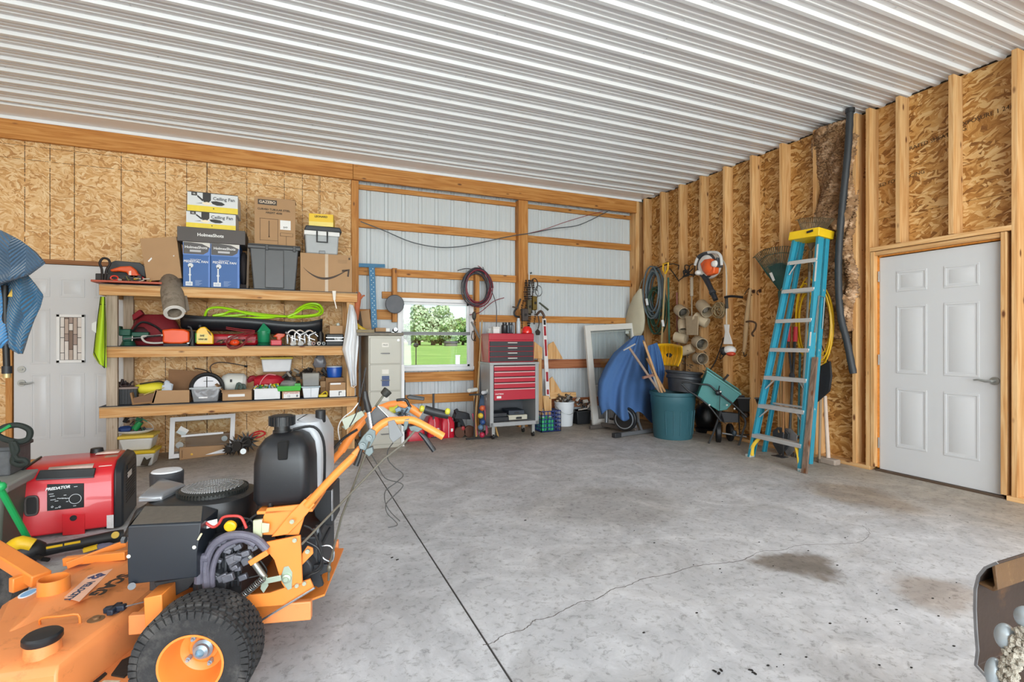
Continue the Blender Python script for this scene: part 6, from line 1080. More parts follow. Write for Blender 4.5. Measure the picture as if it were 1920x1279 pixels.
q = W.y(740, 570, 6.74); t = thing('wok', 'round dark grey metal pan hanging at the top left of the window', 'pan', tuple(q)); t.part('pan', B().lathe((0, -.01, 0), ((.118, 0), (.121, -.003), (.116, -.001), (.095, .022), (.055, .034), (0, .036)), 36, axis=(0, 1, 0)), P('#55565a', .5, .5, .3, 12)); t.part('rim', B().tube([(.119 * math.cos(a), -.008, .119 * math.sin(a)) for a in [2*math.pi*i/36 for i in range(36)]], .004, 6, True), P('#6c6d70', .4, .6)); t.part('nail', B().cyl((0, 0, .10), (0, .05, .10), .003, n=6), ZINC)
# hose and cables
for k_, (c_, lab, r_, u_, v_) in enumerate((('#7c2a38', 'dark red air hose coiled on a nail at the window top', .19, 896, 538), ('#3b3d45', 'dark grey cable coiled with the red air hose by the window', .185, 893, 540))):
    q = W.y(u_, v_, 6.74); o = solo('hose_coil', B().tube(coil(q, r_, turns=7, jit=.09, seed=3 + k_, rz=1.28, dep=(0, 1, 0), dd=.09), .0085, 7), P(c_, .45, 0, .2, 20), lab, 'hose')
    mesh('loose_end', B().tube(smooth(W.ys([(880, 590), (900, 585), (925, 565), (945, 558)] if k_ == 0 else [(905, 500), (920, 540), (930, 570), (931, 600), (930, 622)], 6.72), 5), .006, 6), P(c_, .45, 0, .2, 20), o); mesh('stray_end', B().tube(smooth(W.ys([(896, 498), (905, 505), (912, 520)] if k_ == 0 else [(858, 507), (875, 503), (890, 506)], 6.72), 5), .006, 6), P(c_, .45, 0, .2, 20), o)
for k_, (pts, c_, lab, r_) in enumerate((([(676, 415), (720, 432), (770, 453), (820, 463), (862, 462), (905, 454), (940, 446), (972, 440), (1000, 436), (1040, 428), (1080, 423), (1110, 411), (1143, 394)], '#4b5257', 'long grey cable sagging across the girts of the steel wall', .0065), ([(992, 437), (1020, 430), (1060, 416), (1100, 404), (1130, 396)], '#8c2f38', 'thin red cable running up to the header at the right bay', .0045))):
    o = solo('slack_cable', B().tube(smooth([W.y(u, v, 6.74) for u, v in pts], 6), r_, 6), P(c_, .5), lab, 'cable')
t = tw('chain_hoist', 'chain and lever hoist hanging below the coiled hose', 'hoist', 890, 590, 6.70, None); t.part('body', B().ball(lp(t, 889, 592, 6.7), (.03, .03, .06), 12, amp=.1), P('#5c5a55', .5, .5, .3, 30)); t.part('lever', B().beam(lp(t, 884, 603, 6.66), lp(t, 907, 648, 6.5), .02, .025), P('#a9adb0', .35, .6), bev=.003)
b = B()
for i in range(16): q = lp(t, 890 + 1.5 * math.sin(i), 575 + i * 4.2, 6.68); b.lathe(q, ((.010, -.003), (.014, 0), (.010, .003), (.006, 0)), 8, axis=(1, i % 2, 0), cap=False)
t.part('chain', b, P('#4a4744', .5, .6), kind='stuff'); t.part('hook', B().tube(smooth(lps(t, [(886, 620), (884, 632), (888, 638), (892, 630)], 6.68), 4), .006, 6), P('#3a3836', .5, .6))
# leaning poles left of the tool chest
for k_, (a_, b_, r_, c_, lab) in enumerate((((904, 600), (893, 770), .010, '#b7986c', 'pale wooden pole leaning between window and tool chest'), ((907, 645), (903, 800), .008, '#2f4258', 'dark blue rod leaning against left side of the tool chest'), ((902, 655), (899, 800), .008, '#3c3f44', 'charcoal rod leaning beside the dark blue one'))):
    p1 = W.y(b_[0], b_[1], 6.30 + .03 * k_); p0 = W.y(a_[0], a_[1], 6.38 + .02 * k_); d_ = (p1 - p0) / (p0.z - p1.z); e_ = p1 + d_ * p1.z
    t = thing('pole', lab, 'pole', tuple(e_)); t.part('shaft', B().cyl((0, 0, .0), p0 - e_, r_, n=10), P(c_, .6, 0, .2, 10)); t.part('ferrule', B().cyl((0, 0, 0), (p0 - e_) * .05, r_ * 1.25, n=10), ZINC)
# tool chest and cart
TR = P('#b3263a', .35, 0, .08, 4); TG = P('#a3a6a8', .4, .3, .06, 5)
YC = 6.02
x0, x1 = W.y(919, 740, YC).x, W.y(1010, 740, YC).x
t = thing('tool_cart', 'grey rolling tool cart with five red drawers', 'tool cart', ((x0 + x1) / 2, YC, 0), -1); w_ = (x1 - x0) / 2; zt, zb_, zd = W.y(960, 679, YC).z, W.y(960, 798, YC).z, W.y(960, 750, YC).z
zb_ = max(zb_, .12)
t.part('side_panel', B().box(-w_, -w_ + .05, 0, .44, zb_, zt), TG, bev=.004); t.part('side_panel', B().box(w_ - .05, w_, 0, .44, zb_, zt), TG, bev=.004); t.part('top', B().box(-w_ - .005, w_ + .005, -.005, .445, zt - .03, zt), TG, bev=.003); t.part('bottom_shelf', B().box(-w_, w_, 0, .44, zb_, zb_ + .05), TG, bev=.003); t.part('back_panel', B().box(-w_ + .05, w_ - .05, .43, .44, zb_ + .05, zd), P('#4a4d52', .6)); t.part('drawer_bay', B().box(-w_ + .05, w_ - .05, .015, .43, zd, zt - .03), P('#24262a', .6))
hs = (.10, .10, .10, .105, .21); z = zt - .04; k = (z - zd) / sum(hs)
for i, h in enumerate(hs):
    h *= k; d_ = t.part('drawer', B().box(-w_ + .055, w_ - .055, -.004, .014, z - h + .006, z - .004), TR, bev=.003); t.part('pull_strip', B().box(-w_ + .055, w_ - .055, -.014, -.003, z - .018, z - .006), P('#dfc3c6', .3, .3), parent=d_, bev=.002); z -= h
t.part('maker_plate', B().box(-w_ + .09, -w_ + .15, -.006, -.003, zd + .03, zd + .06), WHITE); text(t, 'CRAFTSMAN', (-w_ + .125, -.0045, zd + .085), (1, 0, 0), (0, 0, 1), .02, WHITE, bold=.0005)
for x in (-w_ + .06, w_ - .06):
    for y in (.06, .38): c_ = t.part('caster', B().box(x - .02, x + .02, y - .02, y + .02, .05, zb_), ZINC); t.part('caster_wheel', B().cyl((x - .012, y, .035), (x + .012, y, .035), .035, n=16), BLACK, parent=c_)
cart = t; zsf = zb_ + .051
for (lab, nm, xx, zz, w2, h2, col) in (('black tool case lying on the cart shelf at left', 'tool_case', -.17, 0, .22, .06, '#1b1e24'), ('slim black case on top of the left case in the cart', 'tool_case', -.18, .061, .19, .05, '#262a30'), ('black and white case lying on the cart shelf at right', 'tool_case', .07, 0, .26, .075, '#b9b6a6'), ('dark blue grey case on top of the black and white case', 'tool_case', .05, .076, .22, .06, '#2b3440')):
    p = cart.M @ V((xx, .06, zsf + zz)); c_ = thing(nm, lab, 'tool case', tuple(p), -3); c_.part('shell', B().box(-w2 / 2, w2 / 2, 0, .28, 0, h2), P(col, .5, 0, .1), bev=.008); c_.part('latch', B().box(-.03, .03, -.006, 0, h2 * .3, h2 * .6), DARK, bev=.002)
    if col == '#b9b6a6': c_.part('black_print', B().box(-.02, .05, -.003, 0, .02, .05).cut().box(-w2 / 2, w2 / 2, -.002, 0, .0, .015), INK)
x0, x1 = W.y(917, 650, YC + .03).x, W.y(1001, 650, YC + .03).x; zt2 = W.y(955, 625, YC + .03).z
t = thing('tool_chest', 'red top chest with four black drawers sitting on the grey cart', 'tool chest', ((x0 + x1) / 2, YC + .03, zt + .001), -1); w_ = (x1 - x0) / 2; h_ = zt2 - zt
t.part('case', B().box(-w_, w_, 0.01, .32, 0, h_ - .06), TR, bev=.004); t.part('lid', B().box(-w_, w_, 0, .33, h_ - .085, h_), TR, bev=.008)
for i in range(4):
    z0 = .01 + i * (h_ - .105) / 4; d_ = t.part('drawer', B().box(-w_ + .012, w_ - .012, -.005, .012, z0, z0 + (h_ - .105) / 4 - .008), P('#303238', .45, .1), bev=.003); t.part('handle', B().box(-.06, .07, -.018, -.004, z0 + .035, z0 + .048), P('#d6d6d6', .3, .5), parent=d_, bev=.002)
zc_ = zt + h_ + .002
for (nm, lab, cat, u, rad, hh, col, kk) in (('glass_jar', 'small clear glass dish on the left of the red tool chest', 'dish', 918, .035, .05, '#c9cdc9', 'g'), ('white_box', 'small white box on the red tool chest', 'box', 931, .045, .085, '#e2e2e0', 'b'), ('black_canister', 'black canister beside the white box on the chest', 'canister', 946, .042, .13, '#26282c', 'c'), ('black_canister', 'ribbed dark canister left of the silver cylinder', 'canister', 957, .04, .135, '#333a42', 'r'), ('spray_can', 'tall pale silver cylinder standing on the chest', 'can', 972, .028, .19, '#b9c2c8', 'c')):
    p = W.y(u, 620, YC + .14); c_ = thing(nm, lab, cat, (p.x, YC + .14, zc_))
    if kk == 'b': c_.part('box', B().box(-rad, rad, 0, .07, 0, hh), P(col, .4), bev=.003); c_.part('lid', B().box(-rad - .002, rad + .002, -.002, .072, hh * .7, hh + .002), P('#d6d6d2', .4), bev=.003)
    else:
        c_.part('body', B().lathe((0, 0, 0), ((rad * .9, 0), (rad, .006), (rad, hh * .8), (rad * .7, hh * .9), (rad * .7, hh), (0, hh)), 18), P(col, .3 if kk != 'g' else .1, 0, .1, 12, 0, .5 if kk == 'g' else 1)); c_.part('cap', B().cyl((0, 0, hh), (0, 0, hh + .012), rad * .72, n=16), P(col, .4))
        if kk == 'r': c_.part('rib', B().box(-rad - .003, -rad * .5, -.02, -.0, .01, hh * .8).cut().box(rad * .1, rad * .4, -rad - .003, -.02, .01, hh * .8), P('#7d8790', .35))
p = W.y(988, 620, YC + .14); c_ = thing('red_helmet', 'glossy red bowl-shaped hard hat under the hanging chains', 'helmet', (p.x, YC + .14, zc_)); c_.part('shell', B().lathe((0, 0, 0), ((.07, 0), (.072, .03), (.06, .07), (.035, .095), (0, .10)), 24), P('#e0221c', .2, 0, .04, 4, coat=.5)); c_.part('brim', B().lathe((0, 0, 0), ((.078, 0), (.08, .006), (.07, .012)), 24), P('#c41a18', .3))
# chains and tackle on the post
t = tw('tackle_bundle', 'bundle of rusty chains and shackles hanging on the middle post', 'chains', 992, 560, 6.68, None); RM = P('#4b4038', .55, .5, .5, 40, .4); rg = random.Random(12)
for j in range(9):
    b = B(); u_ = rg.uniform(982, 1002); v_ = 526; n_ = rg.randint(14, 22); du = rg.uniform(-.8, .5)
    for i in range(n_): q = lp(t, u_ + du * i + 2 * math.sin(i * .5 + j), v_ + i * 4.2, 6.66 + .03 * math.sin(j * 2)); b.lathe(q, ((.010, -.005), (.016, 0), (.010, .005), (.005, 0)), 7, axis=(1, (i % 2) * 1.5, .2), cap=False)
    t.part('chain', b, RM, kind='stuff')
for k_, (u, v, sx_, sz, c_) in enumerate(((1002, 568, .035, .10, '#6e5a24'), (992, 575, .03, .10, '#5d543c'), (984, 590, .05, .09, '#4a423e'))): q = lp(t, u, v, 6.62); t.part('pulley_block', B().box(q.x - sx_, q.x + sx_, q.y - .03, q.y + .03, q.z - sz, q.z + sz), P(c_, .5, .3, .3, 30), bev=.012); t.part('pulley_eye', B().cyl(q + V((0, -.035, 0)), q + V((0, -.028, 0)), .02, n=14), P('#171412', .6))
t.part('ring', B().tube([lp(t, 1010, 545, 6.64) + V((.055 * math.cos(a), 0, .075 * math.sin(a))) for a in [2*math.pi*i/24 for i in range(24)]], .006, 6, True), P('#6b6d70', .35, .8)); t.part('ring', B().tube([lp(t, 1004, 550, 6.63) + V((.05 * math.cos(a), 0, .06 * math.sin(a))) for a in [2*math.pi*i/24 for i in range(24)]], .006, 6, True), P('#6b6d70', .35, .8))
t.part('top_shackle', B().tube(smooth(lps(t, [(1000, 545), (996, 528), (1003, 522), (1008, 530), (1006, 545)], 6.65), 4), .008, 6), RM); t.part('white_tube', B().cyl(lp(t, 992, 512, 6.7), lp(t, 992, 535, 6.7), .010, n=10), P('#c9ced0', .4)); t.part('white_tube_cap', B().cyl(lp(t, 995, 510, 6.7), lp(t, 996, 513, 6.7), .016, n=8), P('#2b3a3c', .5))
t.part('pry_handle', B().tube([lp(t, 1011, 567, 6.62), lp(t, 1028, 581, 6.6)], [.012, .016], 8), P('#4a4f42', .5)); t.part('elbow_pipe', B().tube(smooth(lps(t, [(1006, 590), (1014, 583), (1020, 592), (1018, 596)], 6.6), 4), .018, 8), P('#5a463a', .5, .4)); t.part('shackle', B().tube(smooth(lps(t, [(976, 560), (970, 575), (964, 585), (966, 592), (974, 594)], 6.72), 4), .014, 8), P('#3a3a3c', .5, .5)); t.part('clevis_pin', B().beam(lp(t, 961, 575, 6.7), lp(t, 972, 577, 6.7), .02, .02), RM)
t = tw('hand_scoop', 'small dark iron scoop hanging by the level', 'scoop', 1008, 625, 6.62, None); t.part('handle', B().tube(smooth(lps(t, [(1009, 592), (1011, 605), (1009, 616)], 6.62), 4), .008, 6), P('#352e28', .5, .5)); t.part('bowl', B().prism(lps(t, [(1004, 621), (1009, 616), (1014, 622), (1012, 628), (1006, 628)], 6.61), (0, .02, 0)), P('#352e28', .5, .5), bev=.006)
# level and lumber scraps
t = tw('spirit_level', 'long red and white level leaning upright right of the tool chest', 'level', 1027, 745, 6.48, None); a_, b_ = lp(t, 1020, 597, 6.66), lp(t, 1027, 745, 6.48); d_ = b_ - a_
o_z = t.M.translation.z
t.part('beam', B().beam(a_, b_, .022, .06, (1, 0, 0)), P('#e6e3e2', .35), bev=.003)
for f0_, f1_ in ((.02, .08), (.1, .22), (.27, .48), (.68, .80), (.90, .96)): q0_, q1_ = a_ + d_ * f0_, a_ + d_ * f1_; t.part('red_band', B().beam(q0_ + V((0, -.0135, 0)), q1_ + V((0, -.0135, 0)), .003, .034, (1, 0, 0)), P('#a52833', .4) if f0_ > .05 else BLACK)
t.part('end_cap', B().beam(b_, b_ + d_.normalized() * .02, .026, .064, (1, 0, 0)), P('#20304f', .4)); t.part('foot_block', B().box(b_.x - .04, b_.x + .05, b_.y - .02, b_.y + .03, -o_z, b_.z - .02), wood('z', **PINE))
WS = wood('x', **PINE)
def scrap(lab, pts, Y, th=.035, ax='z', rest=None, name='board'):
    vb = max(v for u, v in pts); ub = [u for u, v in pts if v == vb][0]; p = W.y(ub, vb, Y); t = thing(name, lab, 'board', tuple(p)); t.part('plank', B().prism(lps(t, pts, Y), (0, th, 0)), wood(ax, **PINE), bev=.002)
    b = B()
    for k_ in range(2): q = lp(t, sum(u for u, v in pts) / len(pts) + 3 * k_, sum(v for u, v in pts) / len(pts), Y); b.cut().cyl(q + V((0, -.002, 0)), q + V((0, .004, 0)), .004, n=6)
    t.part('nail_head', b, ZINC); return t
scrap('triangular plywood offcut on the red girt behind the level', [(1026, 673), (1056, 673), (1038, 640), (1028, 646)], 6.74, .02)
scrap('smaller triangular board offcut above the white bucket', [(1026, 738), (1055, 738), (1036, 706), (1028, 712)], 6.72, .02)
scrap('horizontal board on edge behind the white bucket', [(1031, 748), (1081, 744), (1080, 735), (1031, 736)], 6.70, .03, 'x')
scrap('plywood corner showing beside the top chest', [(1001, 672), (1017, 672), (1017, 652), (1002, 640)], 6.50, .02)
scrap('upright board standing behind the right side of the tool cart', [(1011, 790), (1018, 790), (1016, 672), (1009, 672)], 6.46, .03)
scrap('short upright board leaning out of the blue crate', [(1022, 778), (1033, 776), (1030, 742), (1018, 742)], 6.44, .035)
t, w_, h_ = crate('milk_crate', 'dark blue lattice crate with green bottles beside the tool cart', 1015, 1052, 770, 6.26, .30, .001, P('#2a3f82', .4, 0, .05), 6, 5)
for k_ in range(4):
    p = t.M @ V((-w_ + .07 + (k_ % 2) * .11, .08 + (k_ // 2) * .13, .012)); c_ = thing('green_bottle', ('light green bottle in the front left of blue crate', 'light green bottle in the front right of blue crate', 'light green bottle at the back left of blue crate', 'light green bottle at the back right of blue crate')[k_], 'bottle', tuple(p)); c_.part('body', B().lathe((0, 0, 0), ((.045, 0), (.048, .01), (.048, .14), (.02, .165), (.02, .18), (0, .18)), 16), P('#48c07a', .35)); c_.part('cap', B().cyl((0, 0, .18), (0, 0, .195), .022, n=12), WHITE)
BK = P('#dfe3e6', .35, 0, .03)
t = thing('bucket', 'white plastic bucket of scrap standing behind the blue crate', 'bucket', tuple(W.z(1058, 797, 0))); h_ = W.y(1058, 752, t.M.translation.y).z
t.part('shell', B().lathe((0, 0, 0), ((.12, 0), (.123, .01), (.142, h_ * .8), (.147, h_ * .8), (.147, h_ * .84), (.143, h_ * .84), (.146, h_ * .94), (.152, h_ * .94), (.152, h_), (.140, h_), (.118, .02), (0, .02)), 36), BK); t.part('bail', B().tube(smooth([(-.15, 0, h_ * .85), (-.11, -.11, h_ * .62), (0, -.155, h_ * .5), (.11, -.11, h_ * .62), (.15, 0, h_ * .85)], 4), .003, 6), ZINC)
pile(t, 1046, 1071, 742, 752, t.M.translation.y, ('#5a4636', '#8f8b84', '#2d2b2a', '#a5927a'), 7, 41, .02, .045, .06)
t = thing('black_bin', 'black crate of oddments between the bucket and leaning frame', 'crate', tuple(W.z(1095, 795, 0))); t.part('body', B().box(-.12, .12, 0, .22, 0, .20, tx=.01), P('#1c1d20', .55, 0, .3, 20), bev=.01); t.part('rim', B().box(-.128, .128, -.008, .228, .18, .20), P('#2c2e31', .5), bev=.004); pile(t, 1080, 1108, 748, 762, t.M.translation.y + .08, ('#d8d2c8', '#6a5a4a', '#202022'), 6, 17, .02, .04, .06); t.part('white_hook', B().tube(smooth([(-.1, 0, .22), (.0, -.01, .23), (.06, 0, .24), (.10, 0, .30)], 4), .008, 6), P('#d9cfc2', .5))
# white window frames
def bigframe(lab, pts, Y0, Y1, wd_, name='window_frame'):   # pts bl, br, tr, tl ; bottom at Y0, top leans to Y1
    q = [W.y(*pts[0], Y0), W.y(*pts[1], Y0), W.y(*pts[2], Y1), W.y(*pts[3], Y1)]; base = q[0].copy(); base.z = 0; t = thing(name, lab, 'window frame', tuple(base)); c = [t.I @ p for p in q]; c[0].z = c[1].z = .004; return t, c
WF = P('#dedcd6', .45, 0, .06, 8)
t, c = bigframe('large white window frame leaning on the steel wall', [(1110, 790), (1196, 786), (1190, 606), (1094, 611)], 6.45, 6.72, .1); inn, n_ = frame4(t, c, .09, .045, WF, 'frame_rail')
b = B(); t.part('cross_bar', B().beam(inn[0].lerp(inn[3], .38), inn[1].lerp(inn[2], .38), .03, .03), WF, bev=.002); t.part('pane', B().prism([p + n_ * .5 for p in (inn[0].lerp(inn[3], .38), inn[1].lerp(inn[2], .38), inn[2], inn[3])], n_ * .1), GL); t.part('inner_bead', B().tube([inn[0] + V((.02, -.01, 0)), inn[3] + V((.02, -.01, -.02)), inn[2] + V((-.02, -.01, -.02))], .008, 4), WF); t.part('latch', B().box(-.03, .03, -.02, 0, -.02, .02, Matrix.Translation(inn[2].lerp(inn[3], .1) - V((0, .01, .05)))), WF, bev=.003); t.part('dark_liner', B().beam(inn[0] + V((-.01, .05, -.05)), inn[3] + V((-.01, .03, .02)), .01, .01), DARK)
# red gas cans, jack, croquet set
GC = P('#c01731', .3, 0, .08, 6)
for k_, (u, v, lab) in enumerate(((815, 820, 'red plastic gas can, left of the two under the window'), (841, 821, 'red plastic gas can, right of the two under the window'))):
    p = W.z(u, v, 0); t = thing('gas_can', lab, 'gas can', tuple(p), 4); h_ = .27
    t.part('body', B().loft([rr(-.085, .085, -.0, .22, 0, .03), rr(-.09, .09, -.004, .225, .03, .03), rr(-.09, .09, -.004, .225, .19, .03), rr(-.06, .06, .03, .19, h_ - .01, .02), rr(-.04, .04, .05, .15, h_, .02)]), GC); t.part('stripe', B().tube([(0, -.006, .01), (0, -.008, .19), (0, .03, h_ - .01)], .005, 6), P('#e9b9c2', .4)); t.part('handle', B().tube(smooth([(0, .02, .22), (0, .06, h_ + .03), (0, .15, h_ + .03), (0, .2, .22)], 4), .012, 8), GC); t.part('cap', B().cyl((0, .08, h_ - .01), (0, .08, h_ + .03), .022, n=14), BLACK)
    t.part('label', B().box(.03, .06, -.007, -.004, .08, .12), WHITE)
t = tw('gas_can', 'red plastic gas can lying behind the mower grips', 'gas can', 782, 815, 6.35, 0); t.part('body', B().loft([rr(-.12, .1, 0, .2, 0, .03), rr(-.12, .1, 0, .2, .12, .03), rr(-.08, .08, .03, .16, .17, .03)]), GC); t.part('cap', B().cyl((-.1, .1, .1), (-.16, .1, .12), .022, n=12), BLACK)
t = tw('mat_roll', 'dark patterned roll lying behind the red gas cans', 'roll', 800, 790, 6.6, 0); t.part('roll', B().cyl((-.25, 0, .09), (.2, 0, .09), .09, n=20), P('#4a2a36', .8, 0, .3, 20)); t.part('core', B().cyl((-.252, 0, .09), (.202, 0, .09), .03, n=12), DARK)
for k_, (u, va, vb) in enumerate(((758, 712, 790), (813, 738, 800))): p = W.y(u, vb, 6.5); t = thing('iron_bar', ('dark iron bar standing beside the filing cabinet', 'short dark iron bar standing behind the gas cans')[k_], 'bar', (p.x, 6.5, 0)); t.part('bar', B().box(-.012, .012, 0, .02, 0, W.y(u, va, 6.5).z), P('#3c4044', .5, .4)); t.part('foot', B().box(-.04, .04, -.03, .05, 0, .012), DARK)
t = tw('floor_jack', 'black and rusty floor jack under the window near the mallets', 'jack', 870, 815, 6.42, 0)
t.part('frame', B().box(-.11, .12, -.05, .12, .05, .09).box(-.10, -.06, -.05, .10, .05, .2), BLACK, bev=.004); t.part('saddle', B().cyl((-.08, .03, .2), (-.08, .03, .25), .05, .06, 14), BLACK); t.part('handle_socket', B().beam((.0, 0, .1), (-.12, -.02, .36), .04, .05), P('#24272c', .5), bev=.004); t.part('tray', B().prism([(-.14, -.04, .24), (.08, -.04, .22), (.06, -.04, .30), (-.10, -.04, .34)], (0, .14, 0)), P('#1c2026', .5), bev=.006)
for x, r_ in ((-.08, .07), (.05, .075)): t.part('wheel', B().lathe((x, -.07, r_), ((.03, -.02), (r_, -.02), (r_, .02), (.03, .02)), 20, axis=(0, 1, 0)), P('#5a3a2c', .6, .3, .3, 20))
t.part('red_clamp', B().ball((-.04, -.08, .12), (.03, .02, .03), 8), P('#a3262a', .5))
t = thing('croquet_stand', 'croquet stand of white-headed mallets with four coloured balls', 'croquet set', tuple(W.z(905, 822, 0)));
t.part('base_bar', B().beam(lp(t, 874, 823, t.M.translation.y) * V((1, 1, 0)) + V((0, 0, .012)), lp(t, 933, 820, t.M.translation.y) * V((1, 1, 0)) + V((0, 0, .012)), .03, .02), BLACK)
yb_ = t.M.translation.y
t.part('upright', B().cyl(lp(t, 889, 822, yb_), lp(t, 890, 738, yb_ + .02), .010, n=8), BLACK); t.part('top_bar', B().beam(lp(t, 880, 740, yb_), lp(t, 925, 738, yb_), .03, .02), BLACK)
for (u0_, v0_, u1_, v1_, hu0, hu1, hv0, hv1, c_) in ((893, 818, 889, 738, 879, 893, 732, 730, '#b98a52'), (934, 818, 914, 745, 915, 928, 733, 724, '#c49a5c'), (912, 815, 912, 745, 0, 0, 0, 0, '#a8485a')):
    t.part('mallet_shaft', B().cyl(lp(t, u0_, v0_, yb_ + .03), lp(t, u1_, v1_, yb_ + .02), .012, n=8), P(c_, .5, 0, .3, 60))
    if hu0: t.part('mallet_head', B().cyl(lp(t, hu0, hv0, yb_ - .06), lp(t, hu1, hv1, yb_ + .06), .026, n=16), P('#dcdcd6', .4), bev=.004)
t.part('mallet_head', B().cyl(lp(t, 905, 736, yb_ - .05), lp(t, 916, 734, yb_ + .05), .024, n=16), P('#c9ccd0', .4), bev=.004)
t.part('bag', B().ball(lp(t, 905, 768, yb_ + .12), (.06, .05, .20), 14, amp=.1, seed=3), P('#394d66', .7, 0, .3, 12))
for (u, v, c_) in ((904, 765, '#cf6038'), (901, 779, '#d8b93a'), (905, 791, '#2f4f86'), (901, 801, '#5a7896'), (904, 815, '#b02a48')): t.part('ball', B().ball(lp(t, u, v, yb_ - .02), .036, 16), P(c_, .35, 0, .05))
b = B()
for k_ in range(4): b.tube([lp(t, 911 + k_, 745, yb_), lp(t, 916 + 4 * k_, 800 + 3 * k_, yb_ + .02)], .0035, 5)
t.part('hoops', b, ZINC, kind='stuff'); b = B()
for (u0_, v0_, u1_, v1_) in ((886, 775, 895, 815), (908, 760, 914, 812)): b.cut().cyl(lp(t, u0_, v0_, yb_ + .03), lp(t, u1_, v1_, yb_ + .03), .013, n=8)
t.part('stake', b, P('#a8485a', .5, 0, .5, 60))
# ---- exercise bike under the blue cloth, and the corner
t = thing('exercise_bike', 'exercise bike frame under a draped blue cloth, its grey foot rails showing', 'exercise bike', tuple(W.z(1170, 800, 0))); GM = P('#85888c', .35, .5, .15, 10)
r0_, r1_ = t.I @ W.z(1160, 815, .03), t.I @ W.z(1226, 806, .03); t.part('front_foot', B().beam(r0_, r1_, .06, .05), GM, bev=.008); t.part('foot_cap', B().beam(r0_ - (r1_ - r0_) * .14, r0_ + (r1_ - r0_) * .03, .07, .06), P('#2b2d30', .5), bev=.008); t.part('foot_cap', B().beam(r1_, r1_ + (r1_ - r0_) * .08, .07, .06), P('#2b2d30', .5), bev=.008)
r2, r3 = t.I @ W.z(1106, 801, .03), t.I @ W.z(1150, 797, .03); t.part('rear_foot', B().beam(r2, r3, .05, .05), P('#5c5550', .5, .2), bev=.006)
mid = (r0_ + r1_) / 2; rm = (r2 + r3) / 2; t.part('main_beam', B().beam(mid + V((0, 0, .03)), rm + V((0, 0, .03)), .06, .05), P('#5c5550', .5, .2), bev=.006); t.part('fork', B().beam(mid, V((mid.x * .3 + .02, mid.y * .3 + .05, .45)), .04, .04), GM, bev=.004).name; t.part('fork', B().beam(mid + V((.10, .02, 0)), V((mid.x * .3 + .07, mid.y * .3 + .05, .45)), .03, .03), GM, bev=.004)
fw = V((mid.x - .10, mid.y + .12, .20)); t.part('flywheel', B().lathe(fw, ((.10, -.02), (.155, -.03), (.165, -.02), (.165, .02), (.155, .03), (.12, .02), (.05, .03), (0, .03)), 36, axis=(.9, .5, 0)), P('#25272a', .4, .3)); t.part('wheel_rim', B().lathe(fw, ((.12, -.036), (.132, -.036), (.132, .036), (.12, .036)), 36, axis=(.9, .5, 0), cap=False), P('#a9b2ba', .3, .6))
t.part('saddle_post', B().cyl(rm + V((.08, 0, .05)), rm + V((.12, .05, .85)), .025, n=10), GM); t.part('handle_post', B().cyl((mid.x * .4, mid.y * .4 + .1, .4), (mid.x * .4 - .05, mid.y * .4 + .1, 1.05), .025, n=10), GM); t.part('pedal', B().box(-.05, .05, -.04, .04, -.012, .012, Matrix.Translation(rm + V((.1, -.15, .12)))), BLACK, bev=.004)
t.part('pedal_strap', B().tube(smooth([rm + V((.1, -.15, .14)), rm + V((.13, -.2, .08)), rm + V((.15, -.18, .0)), rm + V((.2, -.2, -.02))], 4), .006, 6), BLACK)
def bluecloth(name, lab, rows, Yf, col, amp, seed):
    k = len(rows); n = 44
    def fn(u, v):
        i = min(k - 2, int(v * (k - 1))); f = v * (k - 1) - i; (la, ra), (lb, rb) = rows[i], rows[i+1]
        a = (la[0] + (lb[0]-la[0])*f, la[1] + (lb[1]-la[1])*f); c = (ra[0] + (rb[0]-ra[0])*f, ra[1] + (rb[1]-ra[1])*f); w = .25 + .75 * v
        y = Yf(u, v) + amp * w * (math.sin(u * 19 + seed + 2.5 * v) + .5 * math.sin(u * 33 + v * 5)) 
        hang = 40 * max(0, v - .75) * math.sin(u * 12 + seed + 2)
        return W.y(a[0] + (c[0]-a[0])*u, a[1] + (c[1]-a[1])*u + hang * (1 if v > .75 else 0), y)
    return solo(name, B().sheet(fn, n, 36), P(col, .9, 0, .06, 30, .6), lab, 'cloth', smooth=80, solid=.008)
bluecloth('blue_cloth', 'medium blue cloth draped over the exercise bike in the corner', [((1188, 630), (1206, 628)), ((1170, 645), (1214, 655)), ((1150, 662), (1222, 690)), ((1133, 690), (1226, 715)), ((1122, 715), (1229, 740)), ((1121, 738), (1231, 755)), ((1123, 758), (1232, 770)), ((1128, 776), (1233, 784))], lambda u, v: 5.95 - .24 * math.sin(math.pi * min(1, u * 1.1)) * (.3 + v), '#456a9e', .05, 1)
bluecloth('blue_cloth', 'narrow fold of blue cloth hanging behind the trash can', [((1215, 648), (1232, 642)), ((1214, 670), (1240, 665)), ((1216, 695), (1246, 690)), ((1222, 720), (1246, 712))], lambda u, v: 5.62, '#41689c', .02, 3)
